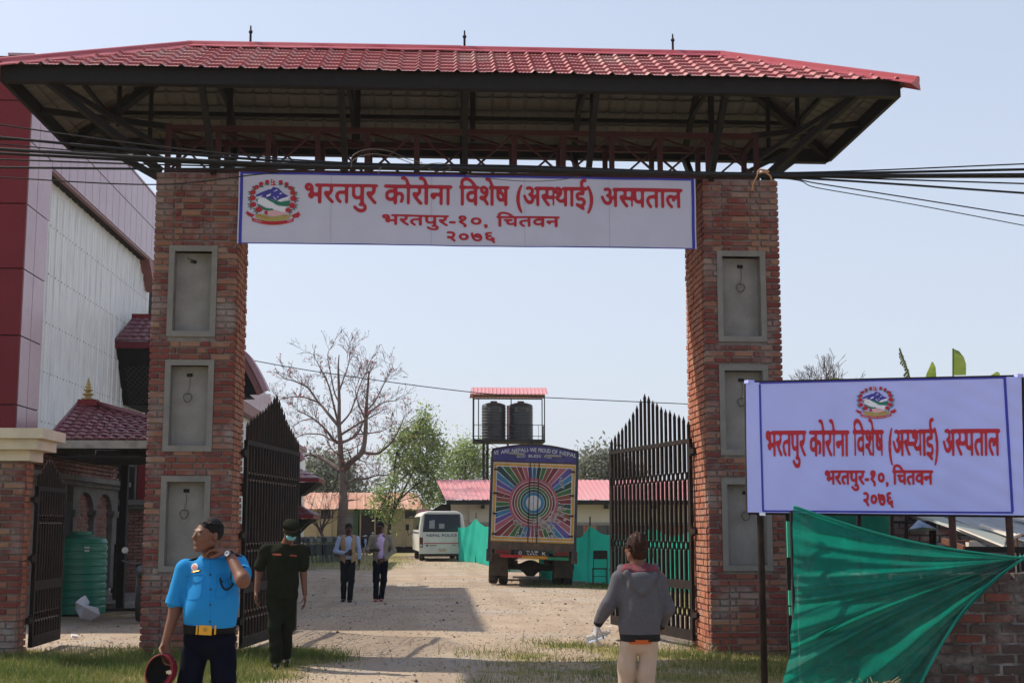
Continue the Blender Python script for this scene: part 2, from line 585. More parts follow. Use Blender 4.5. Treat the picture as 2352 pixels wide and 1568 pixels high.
def emblem(place):
    """the crest printed on both sheets; place(u, v, lift), u to the right and v up, about -1..1"""
    mb = MB()
    def L(x, y):            # from the crest's own sheet, 1986 x 1568
        return ((x - 950) / 700.0, (780 - y) / 700.0)
    def P(pts, mi, lift):
        tri_poly(mb, [L(*p) for p in pts], place, mi, lift)
    P([(500, 585), (640, 515), (780, 460), (860, 420), (950, 368), (1090, 405), (1200, 520), (1350, 610), (1270, 650), (1130, 720), (1060, 740), (1000, 720), (900, 690), (760, 665), (640, 640), (560, 660), (520, 630)], 2, 0.001)
    P([(520, 640), (620, 610), (700, 590), (620, 650), (520, 680)], 5, 0.002)
    P([(770, 640), (790, 590), (900, 540), (880, 600), (820, 625)], 5, 0.002)
    P([(940, 490), (1010, 470), (1030, 435), (1070, 455), (1000, 492)], 5, 0.002)
    P([(955, 620), (1050, 700), (1035, 712), (970, 660)], 5, 0.002)
    P([(1110, 560), (1150, 525), (1185, 540), (1140, 565)], 5, 0.002)
    P([(1050, 630), (1105, 620), (1080, 655)], 5, 0.002)
    P([(870, 395), (950, 366), (900, 420), (845, 440)], 5, 0.002)
    P([(500, 700), (580, 680), (700, 670), (870, 680), (960, 720), (1060, 740), (1200, 760), (1400, 720), (1380, 860), (1280, 880), (1180, 870), (1090, 850), (1010, 820), (930, 780), (700, 760), (560, 790)], 3, 0.0015)
    P([(1060, 735), (1170, 680), (1260, 650), (1400, 610), (1340, 690), (1310, 740), (1290, 700), (1230, 730), (1150, 765)], 5, 0.0025)
    P([(560, 700), (640, 655), (720, 650), (820, 715), (900, 760), (960, 790), (1010, 830), (1100, 870), (1200, 875), (1300, 880), (1300, 1030), (1180, 1020), (1050, 990), (960, 970), (870, 940), (780, 915), (700, 880), (620, 820), (560, 790)], 5, 0.002)
    P([(550, 830), (600, 840), (680, 880), (780, 930), (860, 945), (930, 935), (980, 965), (950, 990), (860, 1000), (760, 985), (660, 950), (580, 900)], 3, 0.0025)
    P([(740, 1010), (820, 995), (830, 1090), (780, 1100), (745, 1070)], 0, 0.003)
    P([(820, 1000), (960, 985), (1080, 1010), (1280, 1030), (1240, 1090), (1130, 1120), (1020, 1145), (900, 1140), (830, 1090)], 6, 0.003)
    P([(520, 1090), (640, 1085), (760, 1100), (900, 1150), (1020, 1150), (1160, 1110), (1300, 1095), (1420, 1090), (1400, 1180), (1200, 1250), (950, 1275), (700, 1250), (520, 1180)], 7, 0.002)
    for s in (-1, 1):
        for k in range(6):
            x = 950 + s * (90 + k * 55)
            y = 1205 - k * 18
            P([(x - 26, y + 6), (x, y - 12), (x + 26, y - 4), (x, y + 16)], 0, 0.003)
    # ribbon
    top, bot = [], []
    for k in range(17):
        t = -1 + k / 8
        x = 960 + t * 540
        y = 1275 - (t * t) * 95
        top.append((x, y)); bot.append((x * 0.985 + 14, y + 88))
    P(top + bot[::-1], 0, 0.0025)
    P([(420, 1180), (500, 1110), (340, 1040), (275, 980), (300, 1040), (230, 1065), (300, 1090), (300, 1120)], 0, 0.002)
    P([(1500, 1180), (1430, 1110), (1560, 1045), (1640, 1005), (1635, 1065), (1695, 1080), (1635, 1120), (1625, 1160)], 0, 0.002)
    for k in range(24):     # the motto on the ribbon, too small to read
        if k in (6, 13, 19): continue
        t = -0.86 + k * 0.075
        x = 960 + t * 540
        y = 1322 - (t * t) * 95
        P([(x - 16, y - 16), (x + 16, y - 16 - 8 * t), (x + 16, y - 8 - 8 * t), (x + 8, y - 8), (x + 8, y + 18), (x, y + 18), (x, y - 4), (x - 16, y - 8)], 5, 0.0035)
    # wreath
    fl = [(790, 235, 62), (640, 290, 66), (520, 380, 74), (435, 515, 80), (430, 665, 88), (445, 840, 92), (600, 965, 98),
          (1140, 235, 62), (1290, 295, 66), (1400, 400, 74), (1460, 520, 80), (1480, 670, 92), (1450, 850, 92), (1345, 975, 80)]
    for i, (x, y, r) in enumerate(fl):
        for q in range(3):
            a = (1.1 + q * 0.55) if i < 7 else (2.04 - q * 0.55)
            if i % 7 >= 2:
                a = (a + 1.0) if i < 7 else (a - 1.0)
            dx, dy = math.cos(a), math.sin(a)
            px_, py_ = x + dx * r * 0.7, y + dy * r * 0.7
            P([(px_ - dy * 14, py_ + dx * 14), (x + dx * r * 1.25 - dy * 17, y + dy * r * 1.25 + dx * 17), (x + dx * r * 1.75, y + dy * r * 1.75), (x + dx * r * 1.25 + dy * 17, y + dy * r * 1.25 - dx * 17), (px_ + dy * 14, py_ - dx * 14)], 4, 0.002 + 0.0002 * q)
        pts = []
        for q in range(18):
            a = 2 * PI * q / 18
            rr = r * (1.0 if q % 2 == 0 else 0.78)
            pts.append((x + rr * math.cos(a), y + rr * 0.88 * math.sin(a)))
        P(pts, 0, 0.0032 + 0.0002 * (i % 7))
        P([(x - r * .25, y + r * .1), (x, y - r * .15), (x + r * .25, y + r * .12), (x, y + r * .3)], 1, 0.0052)
    P([(890, 160), (1030, 245), (950, 248), (1035, 328), (888, 328)], 1, 0.003)
    P([(905, 215), (930, 205), (948, 222), (930, 238), (908, 235)], 5, 0.0038)
    P([(903, 280), (925, 268), (948, 283), (925, 303), (905, 300)], 5, 0.0038)
    return mb
# ------------------------------------------------------------------ brick gate pillars
def brick_mesh(L, H, D, seed):
    rnd = random.Random(seed)
    bm = bmesh.new()
    bmesh.ops.create_cube(bm, size=1)
    for v in bm.verts:
        v.co.x *= L; v.co.y *= D; v.co.z *= H
    bmesh.ops.bevel(bm, geom=bm.edges[:], offset=0.006, segments=1, affect='EDGES')
    for v in bm.verts:
        v.co += Vector((rnd.uniform(-.003, .003), rnd.uniform(-.003, .003), rnd.uniform(-.0025, .0025)))
    me = bpy.data.meshes.new('brick')
    bm.to_mesh(me); bm.free()
    return me

PITCHZ = 0.0832
BH = 0.064
SL, HL, JT, BD = 0.243, 0.117, 0.017, 0.115
BR_S = [brick_mesh(SL, BH, BD, i) for i in range(5)]
BR_H = [brick_mesh(HL, BH, BD, 20 + i) for i in range(4)]
BR_Q = [brick_mesh(0.062, BH, BD, 30 + i) for i in range(2)]
for me in BR_S + BR_H + BR_Q:
    me.materials.append(M_brick)

def row_bricks(x0, x1, ph):
    """lay stretchers and headers alternately from x0 to x1; returns (centre, length)"""
    out = []
    x = x0
    seq = ['S', 'H'] if ph % 2 == 0 else ['H', 'S']
    if ph % 2 == 1:
        seq = ['H', 'Q', 'S', 'H', 'S', 'H', 'S']
    k = 0
    while x < x1 - 0.03:
        t = seq[k % len(seq)] if ph % 2 else ['S', 'H'][k % 2]
        L = {'S': SL, 'H': HL, 'Q': 0.062}[t]
        if x + L > x1 - 0.04:
            L = x1 - x
        out.append((x + L / 2, L))
        x += L + JT
        k += 1
    return out

def brick_pillar(xl, xr, depth, z0, z1, niches, label, frame_w=0.075):
    root = thing('brick_gate_pillar', label, 'gate pillar', ((xl + xr) / 2, depth / 2, z0))
    W = worldloc(root)
    core = MB()
    i = 0.020
    # the core has real recesses for the niches
    zs = sorted(set([z0, z1] + [z for n in niches for z in (n[2], n[3])]))
    for a, b in zip(zs[:-1], zs[1:]):
        n = [q for q in niches if q[2] <= a + 1e-6 and q[3] >= b - 1e-6]
        if n:
            nx0, nx1 = n[0][0], n[0][1]
            core.bbox((xl + i, i, a), (nx0, depth - i, b))
            core.bbox((nx1, i, a), (xr - i, depth - i, b))
            core.bbox((nx0, 0.16, a), (nx1, depth - i, b))
        else:
            core.bbox((xl + i, i, a), (xr - i, depth - i, b))
    part('mortar_core', core, M_mortar, root)
    side = MB()
    rnd = random.Random(int((xl + 20) * 100))
    nc = int((z1 - z0) / PITCHZ)
    count = 0
    for c in range(nc):
        z = z0 + (c + 0.5) * PITCHZ
        corner = c % 2 == 0                      # front row takes the corner, else the side row does
        fx0, fx1 = (xl, xr) if corner else (xl + BD + JT, xr - BD - JT)
        spans = [(fx0, fx1)]
        for n in niches:
            if n[2] - frame_w - 0.02 < z < n[3] + frame_w + 0.02:
                spans = [(fx0, n[0] - frame_w), (n[1] + frame_w, fx1)]
        if not corner:
            # the returning side bricks show their ends in the front at the corners
            ends = [(xl + BD / 2, BD), (xr - BD / 2, BD)]
        else:
            ends = []
        todo = [(x, L, 0) for x, L in ends]
        for s in spans:
            todo += [(x, L, 1) for x, L in row_bricks(s[0], s[1], c)]
        for x, L, kind in todo:
            if L < 0.03: continue
            base = BR_S if L > 0.19 else BR_H if L > 0.085 else BR_Q
            bl = SL if L > 0.19 else HL if L > 0.085 else 0.062
            o = bpy.data.objects.new('brick', rnd.choice(base))
            COL.objects.link(o)
            o.parent = root
            o.scale = (L / bl, 1, rnd.uniform(0.93, 1.05))
            o.location = Vector((x, BD / 2 - rnd.uniform(0, 0.011), z + rnd.uniform(-.003, .003))) - W
            o.rotation_euler = (rnd.uniform(-.02, .02), rnd.uniform(-.012, .012), rnd.uniform(-.015, .015))
            count += 1
        # side faces and back
        for xs in (xl, xr):
            sg = 1 if xs == xl else -1
            y0, y1 = (BD + JT, depth - BD - JT) if corner else (BD + 0.004, depth)
            for y, L in row_bricks(y0, y1, c + (1 if xs == xl else 0)):
                side.box((xs + sg * (BD / 2 - rnd.uniform(0, 0.012)), y, z), (BD, L, BH * rnd.uniform(.94, 1.03)), (rnd.uniform(-.02, .02), rnd.uniform(-.03, .03), 0))
        for x, L in row_bricks(xl, xr, c + 1) if corner else row_bricks(xl + BD + JT, xr - BD - JT, c):
            side.box((x, depth - BD / 2 + rnd.uniform(0, .01), z), (L, BD, BH))
    o = part('brick_courses', side, M_brick_stuff, root, kind='stuff')
    for n in niches:
        nx0, nx1, nz0, nz1 = n
        fr = MB()
        w, p, q = frame_w, -0.016, 0.165
        fr.bbox((nx0 - w, p, nz0 - w), (nx1 + w, q - 0.03, nz0))
        fr.bbox((nx0 - w, p, nz1), (nx1 + w, q - 0.03, nz1 + w))
        fr.bbox((nx0 - w, p, nz0 + .0005), (nx0 - .001, q - 0.03, nz1 - .0005))
        fr.bbox((nx1 + .001, p, nz0 + .0005), (nx1 + w, q - 0.03, nz1 - .0005))
        f = part('niche_frame', fr, M_plasterf, root)
        bk = MB().grid(lambda u, v: Vector((nx0 + (nx1 - nx0) * u, 0.155 + 0.003 * math.sin(7 * u + 9 * v), nz0 + (nz1 - nz0) * v)), 6, 12)
        bp = part('niche_panel', bk, M_plaster, root, smooth=True)
        # junction hole and the loose wire hanging from it
        hx = (nx0 + nx1) / 2 + rnd.uniform(-.03, .03)
        hz = nz1 - 0.11
        part('junction_box', MB().box((hx, 0.150, hz), (0.075, 0.012, 0.045), (0, rnd.uniform(-.3, .3), 0)), M_black, bp)
        if n is not niches[0] or xl > 0:
            pts = [(hx, 0.14, hz), (hx + .012, 0.12, hz - 0.12), (hx - .005, .11, hz - .22)]
            for k in range(22):
                a = k * 0.62
                rr = 0.055 + 0.008 * math.sin(k * 1.7)
                pts.append((hx - 0.01 + rr * math.sin(a), 0.10 + 0.012 * math.sin(k), hz - 0.30 + rr * math.cos(a)))
            part('wire_loop', MB().tube(smooth_path(pts, 3), 0.0045, 5), M_wire, root)
        else:
            part('wire_loop', MB().tube(smooth_path([(hx, .14, hz), (hx - .04, .12, hz + .02), (hx - .08, .10, hz + .045)], 4), 0.006, 5), M_wire, root)
    return root

M_wire = mk('grey_wire', (0.10, 0.085, 0.07), 0.6)
PD = 0.95
xL0, xL1 = at(341, 900, 0).x, at(536, 900, 0).x
xR0, xR1 = at(1622, 900, 0).x, at(1799, 900, 0).x
zTop = at(450, 396, 0).z
def nz(py, px=440): return at(px, py, 0).z
lw = xL1 - xL0
nl = []
for (yt, yb) in ((577, 760), (839, 1023), (1106, 1299)):
    nl.append((at(393, 839, 0).x + 0.0, at(479, 839, 0).x, nz(yb), nz(yt)))
nr = []
for (yt, yb) in ((589, 772), (851, 1032), (1112, 1297)):
    nr.append((at(1663, 800, 0).x, at(1750, 800, 0).x, nz(yb, 1700), nz(yt, 1700)))
pillar_l = brick_pillar(xL0, xL1, PD, -0.06, zTop, nl, 'red brick gate pillar with three empty plastered niches, left of the hospital gateway')
zTopR = at(1700, 412, 0).z
pillar_r = brick_pillar(xR0, xR1, 1.32, -0.14, zTopR, nr, 'red brick gate pillar with plastered niches behind the lilac hospital signboard')

# ------------------------------------------------------------------ canopy roof over the gate
YC = PD / 2
HB = 1.58                                        # half depth at the fascia
zf = 7.11                                        # bottom of the fascia
FH = 0.20                                        # its height
fl_ = at(3.4, 184, YC - HB); fr_ = at(2066, 215, YC - HB)
X0, X1 = fl_.x, fr_.x
RX0, RX1 = at(440, 97, YC).x, at(1655, 118, YC).x
ZR = at(1050, 108, YC).z - 0.085                         # ridge
canopy = thing('gate_canopy', 'wide hipped canopy of red metal roof tiles on black steel frame spanning both gate pillars', 'canopy roof', (YC * 0 + (X0 + X1) / 2, YC, zf))
OV = 0.10
ze = zf + FH - 0.05                              # tile eave height
def tile_h(u, v):
    """relief of the pressed tile sheet: u along the eave, v up the slope, metres"""
    p = 0.245
    t = (u / p) % 1.0
    rib = max(0.0, math.cos((t - 0.5) * PI / 0.16 / 2)) ** 2 * 0.032 if abs(t - 0.5) < 0.16 else 0.0
    small = 0.005 * max(0, math.cos(t * 2 * PI * 5))
    row = (v / 0.262) % 1.0
    return rib + small + 0.030 * (1 - row)

def slope_sheets(A, B, up, vmaxfn, length, slope_len, nrm, sheet=1.225):
    """A: eave start, along unit B, up-slope unit 'up'; vmaxfn(u) the length of slope available at u"""
    u0 = 0.0
    k = 0
    rows = int(slope_len / 0.262) + 1
    vs_rows = []
    for r in range(rows + 1):
        a = r * 0.262
        vs_rows += [a + 0.0005, a + 0.13, a + 0.2615]
    vs_rows = [v for v in vs_rows if v < slope_len + 0.27]
    while u0 < length - 0.02:
        u1 = min(u0 + sheet, length)
        nu = max(6, int((u1 - u0) / 0.0153))
        top, und = MB(), MB()
        for mb, lift in ((top, 0.006), (und, 0.0)):
            verts, faces = [], []
            for j, v in enumerate(vs_rows):
                for i in range(nu + 1):
                    u = u0 + (u1 - u0) * i / nu
                    vm = vmaxfn(u)
                    vv = min(v, vm)
                    h = tile_h(u, v if v <= vm else vm)
                    verts.append(A + B * u + up * vv + nrm * (h + lift + 0.004 * (k % 2)))
            for j in range(len(vs_rows) - 1):
                for i in range(nu):
                    a = j * (nu + 1) + i
                    ua, ub = u0 + (u1 - u0) * i / nu, u0 + (u1 - u0) * (i + 1) / nu
                    if vs_rows[j] >= vmaxfn(ua) and vs_rows[j] >= vmaxfn(ub):
                        continue
                    faces.append((a, a + 1, a + nu + 2, a + nu + 1))
            mb.add(verts, faces)
        both = MB()
        both.add(top.v, top.f, 0)
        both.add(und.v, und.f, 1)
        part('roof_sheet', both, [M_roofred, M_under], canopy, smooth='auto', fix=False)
        u0 = u1
        k += 1

def hip_side(E0, E1, T0, T1):
    """quad or triangle slope from eave E0-E1 up to ridge T0-T1"""
    B = (E1 - E0).normalized()
    L = (E1 - E0).length
    mid = (T0 + T1) / 2 - E0
    foot = E0 + B * mid.dot(B)
    up = ((T0 + T1) / 2 - foot)
    S = up.length
    up.normalize()
    nrm = B.cross(up).normalized()
    if nrm.z < 0: nrm = -nrm
    a = (T0 - E0).dot(B)
    c = (T1 - E0).dot(B)
    def vm(u):
        if u < a: return S * u / a
        if u > c: return S * (L - u) / (L - c)
        return S
    slope_sheets(E0, B, up, vm, L, S, nrm)

e = OV
FL, FR = Vector((X0 - e, YC - HB - e, ze)), Vector((X1 + e, YC - HB - e, ze))
BL, BR_ = Vector((X0 - e, YC + HB + e, ze)), Vector((X1 + e, YC + HB + e, ze))
TL, TR = Vector((RX0, YC, ZR)), Vector((RX1, YC, ZR))
hip_side(FL, FR, TL, TR)
hip_side(BR_, BL, TR, TL)
hip_side(BL, FL, TL, TL)
hip_side(FR, BR_, TR, TR)
# ridge and hip caps: rounded strip with two flat flanges
def cap_strip(a, b, name):
    a, b = Vector(a), Vector(b)
    d = (b - a).normalized()
    s = d.cross(Vector((0, 0, 1))).normalized()
    up = s.cross(d)
    if up.z < 0: up = -up
    prof = [(-0.17, -0.075), (-0.165, -0.06), (-0.075, -0.005), (-0.06, 0.03), (-0.035, 0.055), (0, 0.065), (0.035, 0.055), (0.06, 0.03), (0.075, -0.005), (0.165, -0.06), (0.17, -0.075)]
    n = 14
    vs, fs = [], []
    for i in range(n + 1):
        p = a + (b - a) * (i / n)
        for (x, z) in prof:
            vs.append(p + s * x + up * (z + 0.035 + (0.004 * math.sin(i * 2.1) if abs(x) > .1 else 0)))
    k = len(prof)
    for i in range(n):
        for j in range(k - 1):
            fs.append((i * k + j, i * k + j + 1, (i + 1) * k + j + 1, (i + 1) * k + j))
    fs.append(tuple(range(k)))
    fs.append(tuple(range(n * k, n * k + k)))
    mb = MB().add(vs, fs)
    return part(name, mb, M_capred, canopy, smooth='auto')
cap_strip(TL - Vector((.05, 0, 0)), (TL + TR) / 2 + Vector((0.03, 0, 0.006)), 'ridge_cap')
cap_strip((TL + TR) / 2, TR + Vector((.05, 0, 0)), 'ridge_cap')
for T, E_ in ((TL, FL), (TL, BL), (TR, FR), (TR, BR_)):
    cap_strip(T, E_ + (E_ - T).normalized() * (0.10 if E_.y < YC else -.06), 'hip_cap')
# fascia beams, each a part
for a, b in (((X0, YC - HB, zf), (X1, YC - HB, zf)), ((X0, YC + HB, zf), (X1, YC + HB, zf))):
    a, b = Vector(a), Vector(b)
    part('fascia_beam', MB().beam(a + Vector((0, 0, FH / 2)), b + Vector((0, 0, FH / 2)), 0.05, FH), M_black, canopy)
    part('eave_angle', MB().bbox((X0 + .03, a.y - 0.026 - .02, zf - 0.012), (X1 - .03, a.y + 0.09, zf - .002)), M_black, canopy)
for x in (X0, X1):
    part('fascia_beam', MB().bbox((x - 0.025, YC - HB + 0.026, zf + 0.001), (x + 0.025, YC + HB - 0.026, zf + FH - .001)), M_black, canopy)
# hip rafters and rafters under the sheets
off = Vector((0, 0, -0.07))
for T, E_ in ((TL, FL), (TL, BL), (TR, FR), (TR, BR_)):
    part('hip_rafter', MB().beam(T + off * 1.6, E_ + off * 1.6 + (T - E_).normalized() * 0.2, 0.10, 0.11), M_black, canopy)
part('ridge_beam', MB().beam(TL + off * 1.7, TR + off * 1.7, 0.08, 0.10), M_black, canopy)
sx = [at(p, 300, -0.4).x for p in (480, 790, 1068, 1358, 1645)]
def lerp(a, b, t): return a + (b - a) * t
for yb, sg in ((YC - HB, -1), (YC + HB, 1)):
    for t in (0.36, 0.68):                       # purlins run along the slope
        y = lerp(yb, YC, t)
        z = lerp(ze, ZR, t) - 0.055
        xa, xb = lerp(X0, RX0, t), lerp(X1, RX1, t)
        part('purlin', MB().beam((xa, y, z), (xb, y, z), 0.055, 0.055), M_black, canopy)
    for x in sx:
        part('rafter', MB().beam((x, yb + .02 * sg * -1, ze - 0.16), (x, YC, ZR - 0.20), 0.075, 0.09), M_black, canopy)
for xe, xr in ((X0, RX0), (X1, RX1)):
    for t in (0.33, 0.66):
        x, z, hw = lerp(xe, xr, t), lerp(ze, ZR, t) - 0.055, HB * (1 - t)
        part('purlin', MB().beam((x, YC - hw, z), (x, YC + hw, z), 0.05, 0.05), M_black, canopy)
# box girder of two lattice trusses standing on the pillars
zb, zt = zTop + 0.035, at(1050, 304, 0.1).z
gx0, gx1 = at(380, 340, 0.1).x, at(1742, 340, 0.1).x
gy = (0.10, PD - 0.12)
NP = 12
for yi, y in enumerate(gy):
    part('bottom_chord', MB().bbox((gx0, y - 0.035, zb - 0.035), (gx1, y + 0.035, zb + 0.035)), M_redox, canopy)
    part('top_chord', MB().bbox((gx0, y - 0.035, zt - 0.035), (gx1, y + 0.035, zt + 0.035)), M_redox, canopy)
    for k in range(NP + 1):
        x = lerp(gx0 + .035, gx1 - .035, k / NP)
        part('truss_post', MB().bbox((x - 0.034, y - 0.03, zb + 0.0355), (x + 0.034, y + 0.03, zt - 0.0355)), M_redox, canopy)
        if k < NP:
            x2 = lerp(gx0, gx1, (k + 1) / NP)
            a, b = (x + .05, zb + .04), (x2 - .05, zt - .04)
            if (k + yi) % 2: a, b = (x + .05, zt - .04), (x2 - .05, zb + .04)
            part('truss_diagonal', MB().beam((a[0], y + .008, a[1]), (b[0], y + .008, b[1]), 0.032, 0.026), M_redox, canopy)
for k in range(NP + 1):
    x = lerp(gx0 + .035, gx1 - .035, k / NP)
    if k % 2 == 0:
        part('cross_tie', MB().beam((x, gy[0] + .036, zt), (x, gy[1] - .036, zt), 0.05, 0.05), M_redox, canopy)
    part('plan_brace', MB().beam((x, gy[0] + .04, zt - .02), (min(x + .66, gx1), gy[1] - .04, zt - .02), 0.03, 0.03), M_redox, canopy)
# black raking struts from the girder to the eaves, and posts to the ridge
for x in sx:
    for y, yb, sg in ((gy[0], YC - HB, -1), (gy[1], YC + HB, 1)):
        part('raking_strut', MB().beam((x, y + sg * .075, zb - .02), (x, yb - sg * 0.08, zf + 0.05), 0.125, 0.07, up=(1, 0, 0)), M_black, canopy)
    part('king_post', MB().beam((x + .12, YC, zt - .03), (x + .12, YC, ZR - 0.22), 0.07, 0.07), M_black, canopy)
    part('collar_beam', MB().beam((x, YC - HB * .55, lerp(ze, ZR, .45) - .12), (x, YC + HB * .55, lerp(ze, ZR, .45) - .12), 0.05, 0.05), M_black, canopy)
for xs, xe in ((gx0, X0), (gx1, X1)):
    sgn = -1 if xe < xs else 1
    for y, ye in ((gy[0], YC - HB + .05), (gy[1], YC + HB - .05)):
        part('corner_strut', MB().beam((xs + sgn * .05, y, zb), (xe - sgn * 0.55, ye, zf + 0.02), 0.085, 0.085), M_black, canopy)
        part('corner_strut', MB().beam((xs, y, zt - .3), (lerp(xs, xe, .72), lerp(y, ye, .6), zf + .16), 0.06, 0.06), M_black, canopy)
    part('cantilever_beam', MB().beam((xs, YC, zt + .12), (xe, YC, zf + .12), 0.06, 0.08), M_black, canopy)
    part('hanger', MB().beam((lerp(xs, xe, .35), YC - .4, zt), (lerp(xs, xe, .35), YC - .4, zt + .75), 0.05, 0.05), M_black, canopy)
    part('hanger', MB().beam((lerp(xs, xe, .2), YC + .3, zt), (lerp(xs, xe, .2), YC + .3, zt + .85), 0.05, 0.05), M_black, canopy)
# three short lightning rods on the ridge
for px, py in ((576, 66), (1067, 77), (1545, 85)):
    p = at(px, py, YC)
    part('ridge_rod', MB().tube([(p.x, YC, ZR + 0.03), (p.x, YC, p.z - .05)], 0.016, 8).lathe((p.x, YC, p.z - 0.07), [(0.02, 0), (0.03, .02), (0.02, .04), (0.012, .05), (0.010, .11)], 8), M_black, canopy)
for i in range(46):
    pass

# ------------------------------------------------------------------ banner above the opening
M_flex = mk('banner_vinyl', (0.60, 0.60, 0.74), 0.5, (0.57, 0.57, 0.71), 2, 0.05, 6, spec=0.35, dirt=(0.50, 0.48, 0.56), dirt_scale=1.2, dirt_amt=0.35, trans=0.12)
YB = -0.06
M_seam = mk('banner_seam', (0.46, 0.46, 0.58), 0.6)
bTL, bTR, bBL, bBR = at(549, 395, YB), at(1597, 411, YB), at(547, 559, YB), at(1598, 572, YB)
bW, bH = bTR.x - bTL.x, bTL.z - bBL.z
def bsag(u, v):
    return 0.010 * math.sin(PI * u) * (1 if v > .5 else .3) * -1 + 0.006 * math.sin(u * 23 + v * 3) * (1 - v) * math.exp(-((u - .3) / .25) ** 2)
def bplace(u, v, lift=0.0):
    """u 0..1 left to right, v 0..1 bottom to top"""
    x = bTL.x + (bTR.x - bTL.x) * u
    z = lerp(lerp(bBL.z, bBR.z, u), lerp(bTL.z, bTR.z, u), v) + 0.004 * math.sin(3 * PI * u) * (1 - v)
    y = YB + 0.008 * math.sin(u * 14 + v * 2.2) * (0.4 + 0.6 * (1 - v)) + 0.006 * math.sin((u * 6 - v * 1.2) * 7) - lift
    return Vector((x, y, z))
banner = thing('gate_banner', 'long white banner with red hospital name and blue edge between the gate pillars', 'banner', bplace(.5, .5))
sh = MB().grid(lambda u, v: bplace(u, v), 420, 22)
part('banner_sheet', sh, M_flex, banner, smooth=True, fix=False)
ed = MB()
for (u0, u1, v0, v1) in ((0.003, 0.997, 0.972, 1.0), (0.003, 0.997, 0.0, 0.012), (0.003, 0.0095, 0.0125, 0.9715), (0.9905, 0.997, 0.0125, 0.9715)):
    ed.grid(lambda a, b: bplace(u0 + (u1 - u0) * a, v0 + (v1 - v0) * b, 0.006), 420 if u1 - u0 > .5 else 1, 1 if u1 - u0 > .5 else 22)
for u_ in (.2, .418, .622, .808):
    part('cloth_seam', MB().grid(lambda a, b: bplace(u_ - .0008 + .0016 * a, .012 + .96 * b, .0035), 1, 22), M_seam, banner, fix=False)
part('banner_border', ed, M_ink_blue, banner, fix=False)
part('banner_frame', MB().beam(bplace(0, 1.02) + Vector((0, .05, 0)), bplace(1, 1.02) + Vector((0, .05, 0)), .04, .04).beam(bplace(0, -.0) + Vector((0, .05, 0.03)), bplace(1, 0) + Vector((0, .05, 0.03)), .03, .03), M_redox, banner)
def U(x): return (x - 33) / 2275.0
def PL(u, v): return bplace(u, v, 0.007)
LINE1 = [([('भरतपुर', 0)], 360, 715), ([('कोरोना', 0)], 750, 1085), ([('िवशेष', 0)], 1122, 1368), ([('(', 0), ('अ', 0), ('स', 1), ('थाई', 0), (')', 0)], 1408, 1788), ([('अ', 0), ('स', 1), ('पताल', 0)], 1830, 2238)]
LINE2 = [([('भरतपुर-', 0), ('१०,', 0)], 742, 1262), ([('िचतवन', 0)], 1308, 1620)]
txt = MB()
for pcs, a, b in LINE1:
    word_mesh(txt, pcs, (U(a), 0.845, U(b), 0.575), PL, 40, 0.27, 2)
for pcs, a, b in LINE2:
    word_mesh(txt, pcs, (U(a), 0.425, U(b), 0.285), PL, 34, 0.22, 2)
word_mesh(txt, [('२०७६', 0)], (U(1060), 0.20, U(1300), 0.07), PL, 34, 0.2, 2)
part('banner_lettering', txt, M_ink_red, banner, fix=False)
ec = (0.0745, 0.575)
def eplace(u, v, lift=0.0):
    return bplace(ec[0] + u * 0.0585, ec[1] + v * 0.375, 0.006 + lift)
part('banner_crest', emblem(eplace), EMB_MATS, banner, fix=False)
